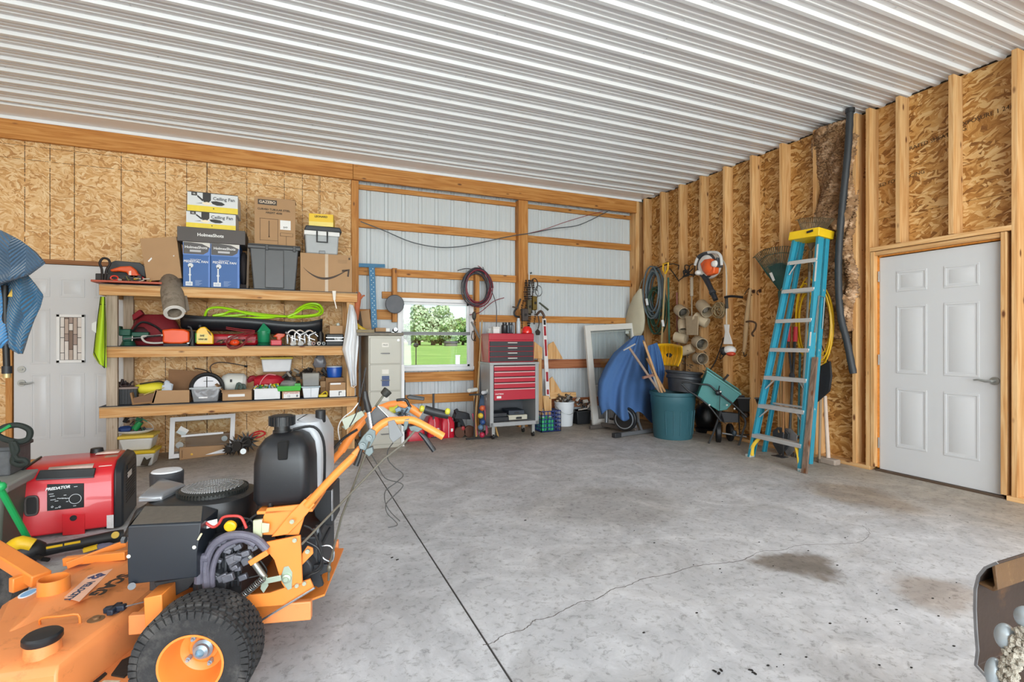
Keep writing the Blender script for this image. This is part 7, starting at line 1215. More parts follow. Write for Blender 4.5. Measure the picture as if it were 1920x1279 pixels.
for k_, (a_, b_, lab, c_) in enumerate((((1207, 640), (1236, 722), 'slim wooden stake leaning over the blue cloth, rightmost', '#b48a5c'), ((1180, 652), (1228, 722), 'grey brown crutch-like stick crossing the blue cloth', '#8f7a6c'), ((1213, 672), (1240, 722), 'tan wooden stake leaning between cloth and trash can', '#a87c4c'), ((1218, 680), (1232, 722), 'pale painted stick standing at the trash can rim', '#cfc8bc'))):
    p0, p1 = W.y(*a_, 5.35 + .03 * k_), W.y(*b_, 5.28 + .03 * k_); t = thing('wooden_stake', lab, 'stick', tuple(p1)); q = p0 - p1; t.part('shaft', B().beam(q, q * -.25, .022, .028), P(c_, .6, 0, .2, 20), bev=.003)
    if k_ == 1: t.part('cross_piece', B().beam(q + V((-.09, 0, -.03)), q + V((.09, 0, .05)), .015, .015), P('#c9c9c9', .4, .5)); t.part('lower_cross', B().beam(q * .25 + V((-.09, 0, -.02)), q * .25 + V((.12, 0, .02)), .03, .03), P('#8f6a5c', .6))
    else: t.part('tip', B().beam(q, q * 1.03, .018, .022), P('#6f5a44', .7))
TC = P('#33606a', .5, 0, .08, 4, .1)
t = thing('trash_can', 'large teal plastic trash can standing in the corner', 'trash can', tuple((W.z(1228, 822, 0) + W.z(1308, 822, 0)) / 2 + V((.03, .1, 0)))); yc = t.M.translation.y
zc2 = t.M.translation.x * math.sin(YAW) + yc * math.cos(YAW); rb_ = 35 * zc2 / 960; rt_ = 41 * zc2 / 960; h_ = W.y(1268, 733, yc).z
t.part('shell', B().lathe((0, 0, 0), ((rb_ * .97, 0), (rb_, .02), (rt_ * .97, h_ * .75), (rt_ * .985, h_ * .76), (rt_ * .99, h_ - .05), (rt_ * 1.03, h_ - .04), (rt_ * 1.04, h_), (rt_ * .97, h_), (rb_ * .93, .03), (0, .03)), 48), TC)
for a in (-150, -110, -70, -30): 
    c0, c1 = V((math.cos(R(a)), math.sin(R(a)), 0)), V((math.cos(R(a + 22)), math.sin(R(a + 22)), 0)); b = B(); b.tube([c0 * (rb_ + .002) + V((0, 0, .06)), c0 * (rt_ * .95) + V((0, 0, h_ * .62)), c1 * (rt_ * .95) + V((0, 0, h_ * .62)), c1 * (rb_ + .002) + V((0, 0, .06))], .007, 6); t.part('rib', b, TC)
t.part('handle', B().box(rt_ * .9, rt_ * 1.12, -.05, .05, h_ - .22, h_ - .05), TC, bev=.012)
BT = P('#3a3d42', .5, 0, .15, 6, .2); th_ = h_
p = W.y(1283, 725, yc - .0); t = thing('rubber_tub', 'black round tub tilted on top of the trash can', 'tub', (p.x, yc, th_ + .02), M=Matrix.Translation((p.x, yc, th_ - .02)) @ Matrix.Rotation(R(8), 4, 'Y')); t.part('shell', B().lathe((0, 0, 0), ((.20, 0), (.23, .16), (.25, .17), (.25, .20), (.235, .21), (.22, .20), (.19, .02), (0, .02)), 40), BT)
t2_ = thing('rubber_tub', 'black ribbed tub nested inside the tilted tub on the can', 'tub', M=Matrix.Translation((p.x - .02, yc, th_ + .06)) @ Matrix.Rotation(R(5), 4, 'Y')); t2_.part('shell', B().lathe((0, 0, 0), ((.18, 0), (.215, .16), (.235, .17), (.24, .19), (.225, .20), (.205, .19), (.17, .02), (0, .02)), 40), BT); t2_.part('ring', B().tube([(.15 * math.cos(a), .15 * math.sin(a), .17) for a in [2*math.pi*i/30 for i in range(30)]], .02, 8, True), P('#1f2022', .5))
t = thing('black_bag', 'crumpled black garbage bag on the floor behind the trash can', 'bag', tuple(W.z(1330, 812, 0) + V((.05, .1, 0)))); t.part('bag', B().ball((0, 0, .21), (.17, .16, .22), 22, amp=.06, seed=5), P('#0f1012', .3, 0, .3, 14, .6)); t.part('neck', B().ball((0, 0, .42), (.04, .04, .05), 10, amp=.2), P('#0f1012', .3)); t.part('base', B().lathe((0, 0, 0), ((.14, 0), (.16, .06)), 16), P('#0f1012', .3))
# ---------------------------------------------------------------- along the framed right wall (front face of studs at x = 5.15)
def xp(u, v, x=5.12): return W.x(u, v, x)
def tr(name, label, cat, u, v, x=5.12, z=None, group=None):
    p = W.x(u, v, x); return thing(name, label, cat, (x, p.y, p.z if z is None else z), 0, group)
def lx(t, u, v, x=5.12): return t.I @ W.x(u, v, x)
def lxs(t, pts, x=5.12): return [t.I @ W.x(u, v, x) for u, v in pts]
# fibreglass batt and loose insulation
IM = P('#94714f', .98, 0, .4, 14, 1, dirt=('#c9a888', 9, .5)); rg = random.Random(14)
def fluff(y0, y1, z0, z1, x0, x1, nu, nv, amp, sd):
    rg = random.Random(sd); ph = [rg.uniform(0, 6) for _ in range(8)]
    def fn(u, v):
        e = math.sin(math.pi * min(1, max(0, u))) ** .5; n_ = sum(math.sin((u * (3 + k) + v * (5 + 4 * k)) * 2.2 + ph[k]) / (1 + k * .5) for k in range(6)) * amp + rg.uniform(-.014, .014)
        return (x1 - (x1 - x0) * e + n_, y0 + (y1 - y0) * u + .03 * math.sin(v * 17 + ph[2]) + rg.uniform(-.012, .012), z0 + (z1 - z0) * v)
    return B().sheet(fn, nu, nv)
t = thing('insulation_batt', 'torn tan fibreglass insulation batt between the studs beside the black pipe', 'insulation', (5.2, 3.55, 0)); 
def ofs(b, t): b.v = [tuple(t.I @ V(v)) for v in b.v]; return b
t.part('batt', ofs(fluff(3.36, 3.80, 1.28, 3.50, 5.13, 5.27, 50, 260, .016, 1), t), IM, solid=.02, smooth=80)
t.part('torn_edge', ofs(fluff(3.33, 3.42, 1.35, 3.30, 5.09, 5.15, 14, 240, .014, 2), t), IM, solid=.015, smooth=80)
for k_, (u, v, s_) in enumerate(((1572, 420, .07), (1582, 405, .06), (1590, 395, .05), (1578, 560, .05), (1588, 340, .04), (1586, 480, .045), (1540, 245, .05))): t.part('tuft', B().ball(lx(t, u, v, 5.06), (s_ * .6, s_, s_ * .8), 14, amp=.28, seed=k_), IM)
pb = smooth([xp(u, v, 5.03) for u, v in ((1594, 203), (1590, 280), (1580, 380), (1574, 450), (1572, 520), (1576, 590), (1588, 640), (1600, 700))], 6)
t = tr('drain_hose', 'thick black corrugated pipe hanging down over the insulation', 'pipe', 1600, 700, 5.03); t.part('pipe', B().tube([t.I @ p for p in pb], [.034 if i % 2 else .031 for i in range(len(pb))], 12), P('#2e3236', .55, 0, .15)); t.part('collar', B().cyl(t.I @ pb[0], t.I @ pb[1], .042, n=12), P('#23262a', .5))
# step ladder
BL = P('#2f8ea5', .45, 0, .08, 5, dirt=('#5fb0c2', 14, .62)); AL = P('#cfd1d0', .4, .5, .08, 14)
bl, br = W.z(1406, 856, 0), W.z(1505, 884, 0); ZT = 2.30; tl = W.pl(1490, 452, 2, ZT); tr_ = W.pl(1540, 444, 2, ZT)
bb = W.z(1521, 870, 0)
t = thing('step_ladder', 'blue fibreglass step ladder with yellow cap leaning folded on the studs', 'ladder', tuple(bl)); cv = lambda p: t.I @ p
BLl, BRl = cv(bl), cv(br); TLl, TRl = cv(tl), cv(tr_)
ax = (TLl - BLl).normalized(); side = (BRl - BLl).normalized(); outw = side.cross(ax).normalized()
def rail(p, q, s_, w_=.075, dp=.03, name='front_rail'):
    d = (q - p).normalized(); o1 = outw
    b = B(); 
    b.add([p + o1 * (-w_/2) , p + o1 * (w_/2), p + o1 * (w_/2) + side * s_ * dp, p + o1 * (w_/2 - .006) + side * s_ * dp, p + o1 * (w_/2 - .006) + side * s_ * .006, p - o1 * (w_/2 - .006) + side * s_ * .006, p - o1 * (w_/2 - .006) + side * s_ * dp, p - o1 * w_/2 + side * s_ * dp] + [q + o1 * (-w_/2) , q + o1 * (w_/2), q + o1 * (w_/2) + side * s_ * dp, q + o1 * (w_/2 - .006) + side * s_ * dp, q + o1 * (w_/2 - .006) + side * s_ * .006, q - o1 * (w_/2 - .006) + side * s_ * .006, q - o1 * (w_/2 - .006) + side * s_ * dp, q - o1 * w_/2 + side * s_ * dp], [(7,6,5,4,3,2,1,0), tuple(range(8, 16))] + [(i, (i+1) % 8, 8 + (i+1) % 8, 8 + i) for i in range(8)])
    return t.part(name, b, BL, bev=.001)
rail(BLl, TLl, 1); rail(BRl, TRl, -1)
off = outw * (-.10 if (outw.x < 0) else .10)
BL2, BR2 = cv(W.z(1440, 842, 0)) , cv(bb); BL2 = BR2 + (BLl - BRl) * .93
TL2, TR2 = TLl + off * .9, TRl + off * .9; rail(BL2, TL2 , 1, .05, .025, 'rear_rail'); rail(BR2, TR2, -1, .05, .025, 'rear_rail')
vs_ = (817, 762, 709, 657, 604, 549, 496)
for i, v in enumerate(vs_):
    f = (cv(W.x(1425, v, 4.6)).z) / 1.0
    # height of the step from the left rail
    best = min(range(1000), key=lambda k: abs(( lambda w: 639 - 960 * (w.z - EYE) / (w.x * math.sin(YAW) + w.y * math.cos(YAW)))(t.M @ (BLl.lerp(TLl, k / 1000))) - (v - 3))) / 1000
    a, b_ = BLl.lerp(TLl, best), BRl.lerp(TRl, best); a = a + side * .006; b_ = b_ - side * .006
    s_ = t.part('step', B().beam(a, b_, .085, .026, (0, 0, 1)), AL, bev=.003)
    t.part('step_lip', B().beam(a - V((0, 0, .018)) - off * .42, b_ - V((0, 0, .018)) - off * .42, .004, .03), AL, parent=s_)
    if i in (0, 1, 2, 6):
        br_ = B(); m1 = a.lerp(b_, .22); m2 = a.lerp(b_, .78); dn = BLl.lerp(TLl, max(.01, best - .055)); dn2 = BRl.lerp(TRl, max(.01, best - .055))
        if i > 0: t.part('brace', B().beam(dn + side * .02, m1 - V((0, 0, .015)), .02, .008), AL); t.part('brace', B().beam(dn2 - side * .02, m2 - V((0, 0, .015)), .02, .008), AL)
        else:
            for e, q, sg in ((BLl, m1, 1), (BRl, m2, -1)):
                pts = smooth([e + side * sg * .025 + V((0, 0, .02)), e + side * sg * .04 + V((0, 0, .12)), q.lerp(e, .35) + V((0, 0, .06)), q - V((0, 0, .015))], 4); t.part('foot_brace', B().tube(pts, [.026, .026, .025, .024, .022, .021, .02, .019, .018, .018, .018, .018, .018], 6), P('#e6bf3a', .45), bev=.003)
    if i in (1, 3, 5): t.part('rear_rung', B().beam(BL2.lerp(TL2, best), BR2.lerp(TR2, best), .02, .02), AL)
cc = (TLl + TRl) / 2 + off * .35
hw = (TRl - TLl) * .58; up = ax
t.part('top_cap', B().loft([[cc - hw - outw * .10 , cc + hw - outw * .10, cc + hw + outw * .10, cc - hw + outw * .10], [cc - hw * .96 - outw * .11 + up * .085, cc + hw * .96 - outw * .11 + up * .085, cc + hw * .96 + outw * .11 + up * .085, cc - hw * .96 + outw * .11 + up * .085]]), P('#e8bf1e', .45), bev=.006)
fo = outw * (.112 if (t.M.to_3x3() @ outw).x < 0 else -.112)
for k_ in (-.3, .25): t.part('cap_slot', B().beam(cc + fo + side * k_ * .3 - side * .03 + up * .045, cc + fo + side * k_ * .3 + side * .04 + up * .05, .006, .022), INK)
q = BRl.lerp(TRl, .97) + fo * .4 - side * .0; 
for f0_, f1_ in ((.80, .89), (.90, .965), (.52, .58)): t.part('sticker', B().beam(BRl.lerp(TRl, f0_) + side * .002 + V((0, 0, 0)), BRl.lerp(TRl, f1_) + side * .002, .002 + .0, .05) if False else B().beam(BRl.lerp(TRl, f0_) + fo * .345, BRl.lerp(TRl, f1_) + fo * .345, .018, .002, fo), P('#dcdedc', .5))
t.part('spreader', B().beam(BRl.lerp(TRl, .58) + side * .012, BRl.lerp(TRl, .74) + side * .012 + off * .2, .012, .01).tube([BRl.lerp(TRl, .74) + side * .012 + off * .2, BR2.lerp(TR2, .74) + side * .012, BR2.lerp(TR2, .6) + side * .012], .005, 6), ZINC)
for p in (BLl, BRl): t.part('foot', B().box(-.035, .035, -.03, .03, -.0, .03, Matrix.Translation((p.x, p.y, 0))), P('#b9bdb8', .5), bev=.004)
t = thing('grey_board', 'weathered grey-brown board standing against the right ladder rail', 'board', tuple(W.z(1500, 884, 0))); a_ = V((0, 0, 0)); b_ = t.I @ (t.M @ a_); top = t.I @ (br.lerp(tr_, .475)); t.part('plank', B().beam(V((-.02, -.06, 0)), top + V((-.02, -.05, 0)), .055, .02, (1, 0, 0)), wood('z', lo='#5f4c3e', mid='#7b6454', hi='#937c6a'), bev=.002); t.part('worn_end', B().beam(V((-.02, -.071, .0)), (top + V((-.02, -.05, 0))) * .3 + V((0, -.012, 0)), .02, .003, (1, 0, 0)), P('#c9c4be', .7, 0, .3, 30))
# yellow cord coils behind the ladder
for k_, (u_, v_, rr_, lab) in enumerate(((1512, 600, .10, 'yellow extension cord coil hanging seen through the ladder'), (1538, 610, .12, 'yellow extension cord coil hanging right of the ladder'))):
    c_ = xp(u_, v_, 5.06); solo('extension_lead', B().tube(coil(c_, rr_, a=(0, 1, 0), b=(0, 0, 1), turns=7, jit=.16, seed=k_ + 5, rz=3.6 - k_ * .6, dep=(1, 0, 0), dd=.05), .007, 6), P('#e3b41c', .4), lab, 'cord')
# leaf rake and wire rake, heads up
def fan(name, lab, hub, tips, x, mat, n, hmat, hb):
    t = tr(name, lab, 'rake', hb[0], hb[1], x, 0); h0 = lx(t, *hub, x); b = B(); tp = []
    for i in range(n):
        f = i / (n - 1); q = V((0, 0, 0)); s = smooth([V((u, v, 0)) for u, v in tips], 8); k = f * (len(s) - 1); j = min(len(s) - 2, int(k)); e = s[j].lerp(s[j+1], k - j); e_ = lx(t, e.x, e.y, x - .03); tp.append(e_); m_ = h0.lerp(e_, .5) + V((-.01, 0, 0)); b.tube([h0, m_, e_, e_ + V((-.04, 0, -.01))], .004, 5)
    t.part('tines', b, mat, kind='stuff'); b = B()
    for f in (.35, .62, .85): b.tube([h0.lerp(e, f) + V((-.006, 0, 0)) for e in tp], .004, 5)
    t.part('cross_band', b, mat, kind='stuff'); hbp = V((0, 0, 0)); hbp = t.I @ V((x - .05, (t.M @ lx(t, *hb, x)).y, 0)); t.part('handle', B().cyl(hbp, h0, .013, n=10), hmat); t.part('socket', B().cyl(h0, h0 + (hbp - h0).normalized() * .22, .02, .016, 10), mat); return t, h0
t, h0 = fan('leaf_rake', 'dark green plastic leaf rake standing head up behind the ladder', (1462, 545), [(1416, 482), (1430, 470), (1452, 463), (1480, 461), (1512, 468)], 5.08, P('#1f4a42', .5), 26, P('#a88456', .6), (1478, 840)); t.part('head_plate', B().prism([lx(t, u, v, 5.06) for u, v in ((1462, 545), (1440, 500), (1462, 492), (1486, 500))], (.006, 0, 0)), P('#1f4a42', .5)); t.part('tag', B().prism([lx(t, u, v, 5.045) for u, v in ((1442, 512), (1447, 510), (1453, 525), (1449, 527))], (.003, 0, 0)), WHITE)
fan('wire_rake', 'thin wire leaf rake standing head up above the ladder cap', (1520, 470), [(1496, 412), (1510, 408), (1532, 407), (1550, 408), (1564, 410)], 5.04, P('#7a6b52', .5, .5), 22, P('#8f8a80', .5, .3), (1505, 840))
# long tools behind the ladder
for k_, (ua, va, ub, vb, x, r_, c_, hd, lab, nm, cat) in enumerate((
    (1455, 590, 1462, 845, 5.03, .013, '#a87f4e', 'shovel', 'wooden-handled shovel standing leftmost behind the ladder', 'shovel', 'shovel'),
    (1490, 640, 1478, 848, 5.05, .014, '#3c3f40', 'spade', 'dark handled spade with a shiny blade behind the ladder', 'spade', 'spade'),
    (1470, 650, 1468, 850, 5.0, .012, '#9a6b3e', 'hoe', 'brown handled hoe standing between the shovel and spade', 'hoe', 'hoe'),
    (1500, 660, 1496, 850, 5.06, .012, '#2b5f62', 'fork', 'teal handled garden fork behind the ladder', 'garden_fork', 'fork'),
    (1484, 600, 1486, 850, 5.1, .013, '#b98f5a', 'bar', 'pale wooden pole standing straight behind the ladder', 'pole', 'pole'),
    (1540, 690, 1536, 858, 5.07, .013, '#8d7a62', 'bar', 'grey brown pole right of the ladder behind the mop', 'pole', 'pole'))):
    pb_ = xp(ub, vb, x - .1); pt = xp(ua, va, x); t = thing(nm, lab, cat, (x - .1, pb_.y, 0)); q = pt - V(t.M.translation); ll = q.normalized()
    if hd == 'bar': t.part('shaft', B().cyl((0, 0, 0), q, r_, n=10), P(c_, .6, 0, .2, 14)); t.part('tip', B().cyl((0, 0, 0), ll * .04, r_ * 1.15, n=10), P('#5a4c40', .6)); continue
    t.part('shaft', B().cyl(ll * .24, q, r_, n=10), P(c_, .6, 0, .2, 14))
    BM = P('#55585c', .35, .7, .3, 20) if hd != 'spade' else P('#a9abae', .3, .8, .2, 20)
    if hd in ('shovel', 'spade'): t.part('blade', B().loft([[V((0, -.01, 0)), V((0, .01, 0)), V((.006, .01, 0)), V((.006, -.01, 0))], [V((.0, -.09, .10)), V((0, .09, .10)), V((.008, .09, .10)), V((.008, -.09, .10))], [V((.01, -.10, .24)), V((.01, .10, .24)), V((.018, .10, .24)), V((.018, -.10, .24))], [V((.0, -.03, .30)), V((.0, .03, .30)), V((.02, .03, .30)), V((.02, -.03, .30))]]), BM, bev=.002)
    elif hd == 'hoe': t.part('blade', B().box(-.10, .0, -.07, .07, .0, .006).box(-.004, .004, -.01, .01, 0, .26), BM, bev=.002)
    else:
        b = B()
        for i in range(4): y = -.07 + i * .047; b.tube([(0, y, 0), (.01, y, .22)], .005, 6)
        b.box(0, .02, -.08, .08, .21, .23); t.part('tines', b, BM)
t = tr('bolt_cutter', 'tool with two red grips hanging behind the ladder rungs', 'bolt cutter', 1484, 700, 5.0); 
for k_, u in enumerate((1479, 1492)): t.part('grip', B().tube([lx(t, u, 612, 4.99), lx(t, u - 1, 640, 4.99)], [.020, .024], 10), P('#b3202c', .4)); t.part('arm', B().cyl(lx(t, u - 1, 640, 4.99), lx(t, 1484 + k_ * 3, 700, 4.99), .011, n=8), DARK)
t.part('jaw', B().ball(lx(t, 1485, 705, 4.99), (.02, .035, .05), 10), DARK)
t = tr('black_bag', 'black fabric bag hanging right of the ladder below the cord', 'bag', 1545, 735, 5.05); t.part('cloth', B().loft([[lx(t, u, v, x) for u, v, x in rr_] for rr_ in ([(1530, 690, 5.02), (1558, 675, 5.02), (1558, 675, 5.12), (1530, 690, 5.12)], [(1528, 715, 4.98), (1561, 705, 4.98), (1561, 705, 5.13), (1528, 715, 5.13)], [(1527, 745, 4.99), (1557, 733, 4.99), (1557, 733, 5.13), (1527, 745, 5.13)], [(1526, 760, 5.02), (1540, 748, 5.02), (1540, 748, 5.1), (1526, 760, 5.1)])]), P('#1b1c20', .7, 0, .3, 12, .4), bev=.02); t.part('strap', B().tube([lx(t, 1532, 690, 5.05), lx(t, 1538, 640, 5.08), lx(t, 1552, 678, 5.05)], .008, 6), BLACK)
pm = xp(1553, 852, 5.02); t = thing('mallet', 'white-handled rubber mallet standing on its head right of ladder', 'mallet', (5.02, pm.y, 0)); t.part('head', B().box(-.045, .045, -.10, .10, 0, .06), P('#a09184', .7, 0, .15, 20), bev=.012); q = xp(1547, 742, 5.08) - V(t.M.translation); t.part('handle', B().tube([(0, 0, .06), q], [.020, .017], 10), P('#cdb9a8', .6, 0, .15, 10))
# hoses, bag and shovel in the corner
t = tr('feed_sack', 'cream cloth sack hanging in the corner on the first stud', 'sack', 1190, 632, 5.02); 
rings = []
for v, l, r_ in ((541, 1199, 1203), (556, 1189, 1206), (575, 1180, 1208), (600, 1173, 1209), (618, 1173, 1207), (628, 1177, 1202), (633, 1184, 1197)):
    a, b_ = lx(t, l, v, 5.0), lx(t, r_, v, 5.0); c_ = (a + b_) / 2; h_ = (b_ - a) / 2; dpt = V((.06 if v > 545 and v < 630 else .02, 0, 0)); rings.append([c_ + h_ * math.cos(k) + dpt * math.sin(k) for k in [2*math.pi*i/18 for i in range(18)]])
t.part('sack', B().loft(rings), P('#c9c2aa', .85, 0, .1, 8, .5)); t.part('tie', B().tube(lxs(t, [(1199, 541), (1202, 530), (1206, 522)], 5.0), .008, 6), P('#8a8068', .8)); t.part('print', B().box(-.075, -.07, -.02, .06, .1, .2), P('#a9a58c', .8))
for k_, (u_, v_, r_, rz_, c_, lab, th_, tn) in enumerate(((1227, 548, .17, 2.0, '#5d6a70', 'grey green garden hose coiled on the corner stud, outermost', .0125, 9), (1231, 580, .16, 2.0, '#2f4d3c', 'dark green garden hose coiled under the grey one', .012, 6))):
    o = solo('garden_hose', B().tube(coil(xp(u_, v_, 5.04 + .03 * k_), r_, a=(0, 1, 0), b=(0, 0, 1), turns=tn, jit=.13, seed=k_ + 20, rz=rz_, dep=(1, 0, 0), dd=.12), th_, 7), P(c_, .45, 0, .15, 10), lab, 'hose'); mesh('hose_end', B().cyl(xp(1212 + 30 * k_, 560 + 40 * k_, 4.96), xp(1214 + 30 * k_, 572 + 40 * k_, 4.96), .02, n=10), P('#d8dadb', .4), o)
def wallshovel(lab, u0_, v0_, u1_, v1_, x, c_, grip, nm='shovel', blade=None):
    t = tr(nm, lab, nm.replace('_', ' '), u1_, v1_, x); a, b_ = lx(t, u0_, v0_, x), lx(t, u1_, v1_, x); t.part('shaft', B().cyl(a, b_, .014, n=10), P(c_, .55, 0, .15, 12))
    if grip: d = (b_ - a).normalized(); s_ = V((0, 1, 0)); g_ = [a + d * .10, a + d * .04 + s_ * .05, a - d * .05 + s_ * .055, a - d * .05 - s_ * .055, a + d * .04 - s_ * .05, a + d * .10]; t.part('d_grip', B().tube(g_, .014, 8), P(grip, .4))
    if blade: t.part('blade', B().prism(lxs(t, blade, x - .02), (.02, 0, 0)), P('#3a3f42', .5, .4), bev=.006)
    return t
wallshovel('long shovel with yellow D-shaped grip hanging beside the hoses', 1248, 500, 1240, 650, 4.98, '#a68d5e', '#e8b31c')
wallshovel('green handled spade hanging right of the hoses', 1253, 520, 1255, 645, 5.02, '#1e5a4a', None, 'spade', [(1248, 645), (1263, 648), (1262, 672), (1246, 668)])
wallshovel('thin rod with white tip hanging between the spade and jugs', 1269, 548, 1270, 650, 5.06, '#7d4a3c', None, 'rod')
t = tr('wall_hooks', 'black folding hanger arms fixed to the studs above the hoses', 'hanger', 1252, 492, 5.08); t.part('clamp', B().ball(lx(t, 1251, 493, 5.04), (.03, .05, .02), 10), BLACK)
for pts in ([(1230, 503), (1245, 497), (1262, 494), (1273, 497)], [(1256, 503), (1265, 515), (1273, 527)], [(1272, 526), (1283, 518), (1290, 512)], [(1273, 497), (1272, 505)]): t.part('arm', B().tube(lxs(t, pts, 5.04), .008, 6), P('#2b2622', .5))
t = tr('black_cord_bundle', 'small tangle of black straps beside the leaf blower', 'straps', 1297, 510, 5.06); rg = random.Random(77)
for k_ in range(5): t.part('strap', B().tube(smooth([lx(t, rg.uniform(1280, 1304), rg.uniform(495, 520), 5.04) for _ in range(5)], 4), .007, 6), P('#1d1c1c', .6))
# leaf blower
SO = P('#e8622a', .4, 0, .06); SWh = P('#e2e0dc', .4, 0, .05)
t = tr('leaf_blower', 'orange and white leaf blower hanging on a stud with black nozzle', 'blower', 1330, 520, 4.98); c_ = lx(t, 1328, 498, 4.97)
t.part('fan_shroud', B().lathe(c_, ((.0, -.05), (.10, -.06), (.165, -.03), (.17, .04), (.14, .09), (0, .09)), 32, axis=(1, 0, 0)), SWh, bev=.004); t.part('vent_ring', B().lathe(c_ + V((-.045, 0, 0)), ((.13, 0), (.165, .01), (.165, .035), (.13, .035)), 32, axis=(1, 0, 0), cap=False), P('#3b3f44', .5))
e_ = lx(t, 1328, 500, 4.9); t.part('engine_cover', B().lathe(e_, ((.0, -.05), (.05, -.045), (.085, -.02), (.10, .05)), 24, axis=(1, 0, 0)), SO, bev=.01); t.part('engine_cover_lower', B().prism(lxs(t, [(1312, 494), (1320, 486), (1332, 484), (1340, 492), (1338, 512), (1325, 517), (1316, 508)], 4.88), (.09, 0, 0)), SO, bev=.015)
q = lx(t, 1337, 494, 4.85); t.part('starter_cap', B().lathe(q, ((0, -.01), (.035, 0), (.045, .03)), 20, axis=(1, 0, 0)), P('#efe9e4', .35)); t.part('carry_handle', B().tube(smooth(lxs(t, [(1303, 497), (1309, 482), (1322, 474), (1342, 473), (1351, 480), (1353, 497)], 4.93), 5), .019, 8), P('#d6d6d4', .4)); t.part('handle_grip', B().tube(smooth(lxs(t, [(1309, 482), (1318, 476), (1328, 474)], 4.93), 4), .024, 8), P('#3a3d42', .5)); t.part('tank', B().ball(lx(t, 1310, 511, 4.92), (.05, .05, .035), 14), P('#eceae6', .35)); t.part('side_slats', B().box(-.06, .04, -.012, .012, -.06, .06, Matrix.Translation(lx(t, 1350, 492, 4.95))), P('#474b50', .5), bev=.004)
t.part('nozzle', B().tube(smooth(lxs(t, [(1320, 516), (1330, 535), (1342, 562)], 4.94), 4), [.040, .038, .036, .036, .034, .034, .033, .033, .032], 14), P('#23262b', .45)); t.part('nozzle_ring', B().cyl(lx(t, 1335, 546, 4.94), lx(t, 1337, 550, 4.94), .042, n=14), P('#33373c', .5))
# rope bundle
solo('twine_bundle', B().tube(coil(xp(1349, 580, 5.02), .06, a=(0, 1, 0), b=(0, 0, 1), turns=12, jit=.5, seed=9, rz=1.1, dep=(1, 0, 0), dd=.08), .006, 5), P('#94805e', .8, 0, .2, 30), 'small bundle of tan twine hanging at the blower nozzle tip', 'twine')
# string trimmer
t = tr('string_trimmer', 'white and orange string trimmer hanging engine down on a stud', 'trimmer', 1365, 672, 5.02)
t.part('shaft', B().tube(smooth(lxs(t, [(1340, 480), (1352, 485), (1360, 497), (1362, 520), (1362, 560), (1362, 600), (1362, 612)], 5.02), 5), .010, 8), P('#c9bfae', .35, .3)); t.part('cross_handle', B().tube(smooth(lxs(t, [(1359, 557), (1372, 555), (1392, 557)], 4.98), 4), .015, 8), BLACK); t.part('grip_sleeve', B().cyl(lx(t, 1362, 556, 5.02), lx(t, 1363, 578, 5.02), .020, n=10), P('#3a3733', .6))
t.part('neck', B().loft([[lx(t, u, v, x) for u, v, x in q_] for q_ in ([(1357, 608, 4.99), (1368, 608, 4.99), (1368, 608, 5.05), (1357, 608, 5.05)], [(1359, 622, 4.98), (1367, 622, 4.98), (1367, 622, 5.06), (1359, 622, 5.06)], [(1356, 645, 4.95), (1374, 645, 4.95), (1374, 645, 5.07), (1356, 645, 5.07)])]), SWh, bev=.008)
c_ = lx(t, 1368, 656, 4.97); t.part('motor_housing', B().ball(c_, (.07, .085, .055), 18), SWh); t.part('orange_base', B().ball(c_ + V((-.02, -.04, -.045)), (.05, .06, .03), 14), P('#c8452a', .4)); t.part('air_filter', B().ball(lx(t, 1357, 658, 4.93), (.045, .045, .055), 14), P('#1d1e20', .5)); t.part('fuel_line', B().tube(smooth(lxs(t, [(1352, 655), (1350, 672), (1356, 668), (1362, 660)], 4.93), 4), .006, 6), BLACK); t.part('lower_hose', B().tube(smooth(lxs(t, [(1357, 632), (1350, 655), (1340, 680), (1330, 695)], 5.0), 4), .008, 6), P('#2a2826', .6))
# hanging jugs cut open
JG = P('#bfae92', .6, 0, .12, 8, .2)
jl = ('topmost left', 'topmost right', 'second left', 'middle left below the spade', 'middle right of the spade', 'lower middle', 'lower right', 'bottom right holding screws')
for k_, (u, v, r_, l_, ang, ang2) in enumerate(((1277, 583, .06, .17, -20, 0), (1320, 577, .06, .20, -30, 0), (1280, 610, .05, .14, -60, 0), (1277, 633, .058, .13, 170, 0), (1315, 600, .055, .15, 150, 0), (1290, 655, .05, .13, 200, 0), (1311, 642, .062, .15, -15, 0), (1312, 672, .06, .14, 0, 0))):
    t = tr('cut_jug', 'tan cut-open plastic jug nailed to the studs, ' + jl[k_], 'jug', u, v, 5.04); r_ *= 1.3; l_ *= 1.3; d = V((-.35, -math.cos(R(ang)), math.sin(R(ang)))).normalized()
    t.part('shell', B().lathe(-d * l_ / 2, ((.0, 0), (r_ * .9, .005), (r_, .02), (r_ * 1.02, l_ * .5), (r_, l_), (r_ * .92, l_), (r_ * .92, .03), (0, .03)), 22, axis=tuple(d)), JG)
    t.part('contents', B().ball(d * l_ * .05, r_ * .75, 10, amp=.25, seed=k_), P('#7a7266' if k_ % 2 else '#58544c', .7, .2, .5, 50))
t = tr('square_spade', 'flat tan square spade hanging blade down between the jugs', 'spade', 1297, 630, 5.0); t.part('blade', B().prism(lxs(t, [(1285, 592), (1309, 592), (1308, 628), (1287, 628)], 4.95), (.015, 0, 0)), P('#ab987c', .6, .1, .15, 20), bev=.004); t.part('shaft', B().cyl(lx(t, 1297, 592, 4.98), lx(t, 1297, 530, 5.04), .010, n=8), P('#9a8a74', .6)); t.part('grip', B().cyl(lx(t, 1297, 555, 5.02), lx(t, 1297, 520, 5.05), .022, n=10), P('#b5a894', .6))
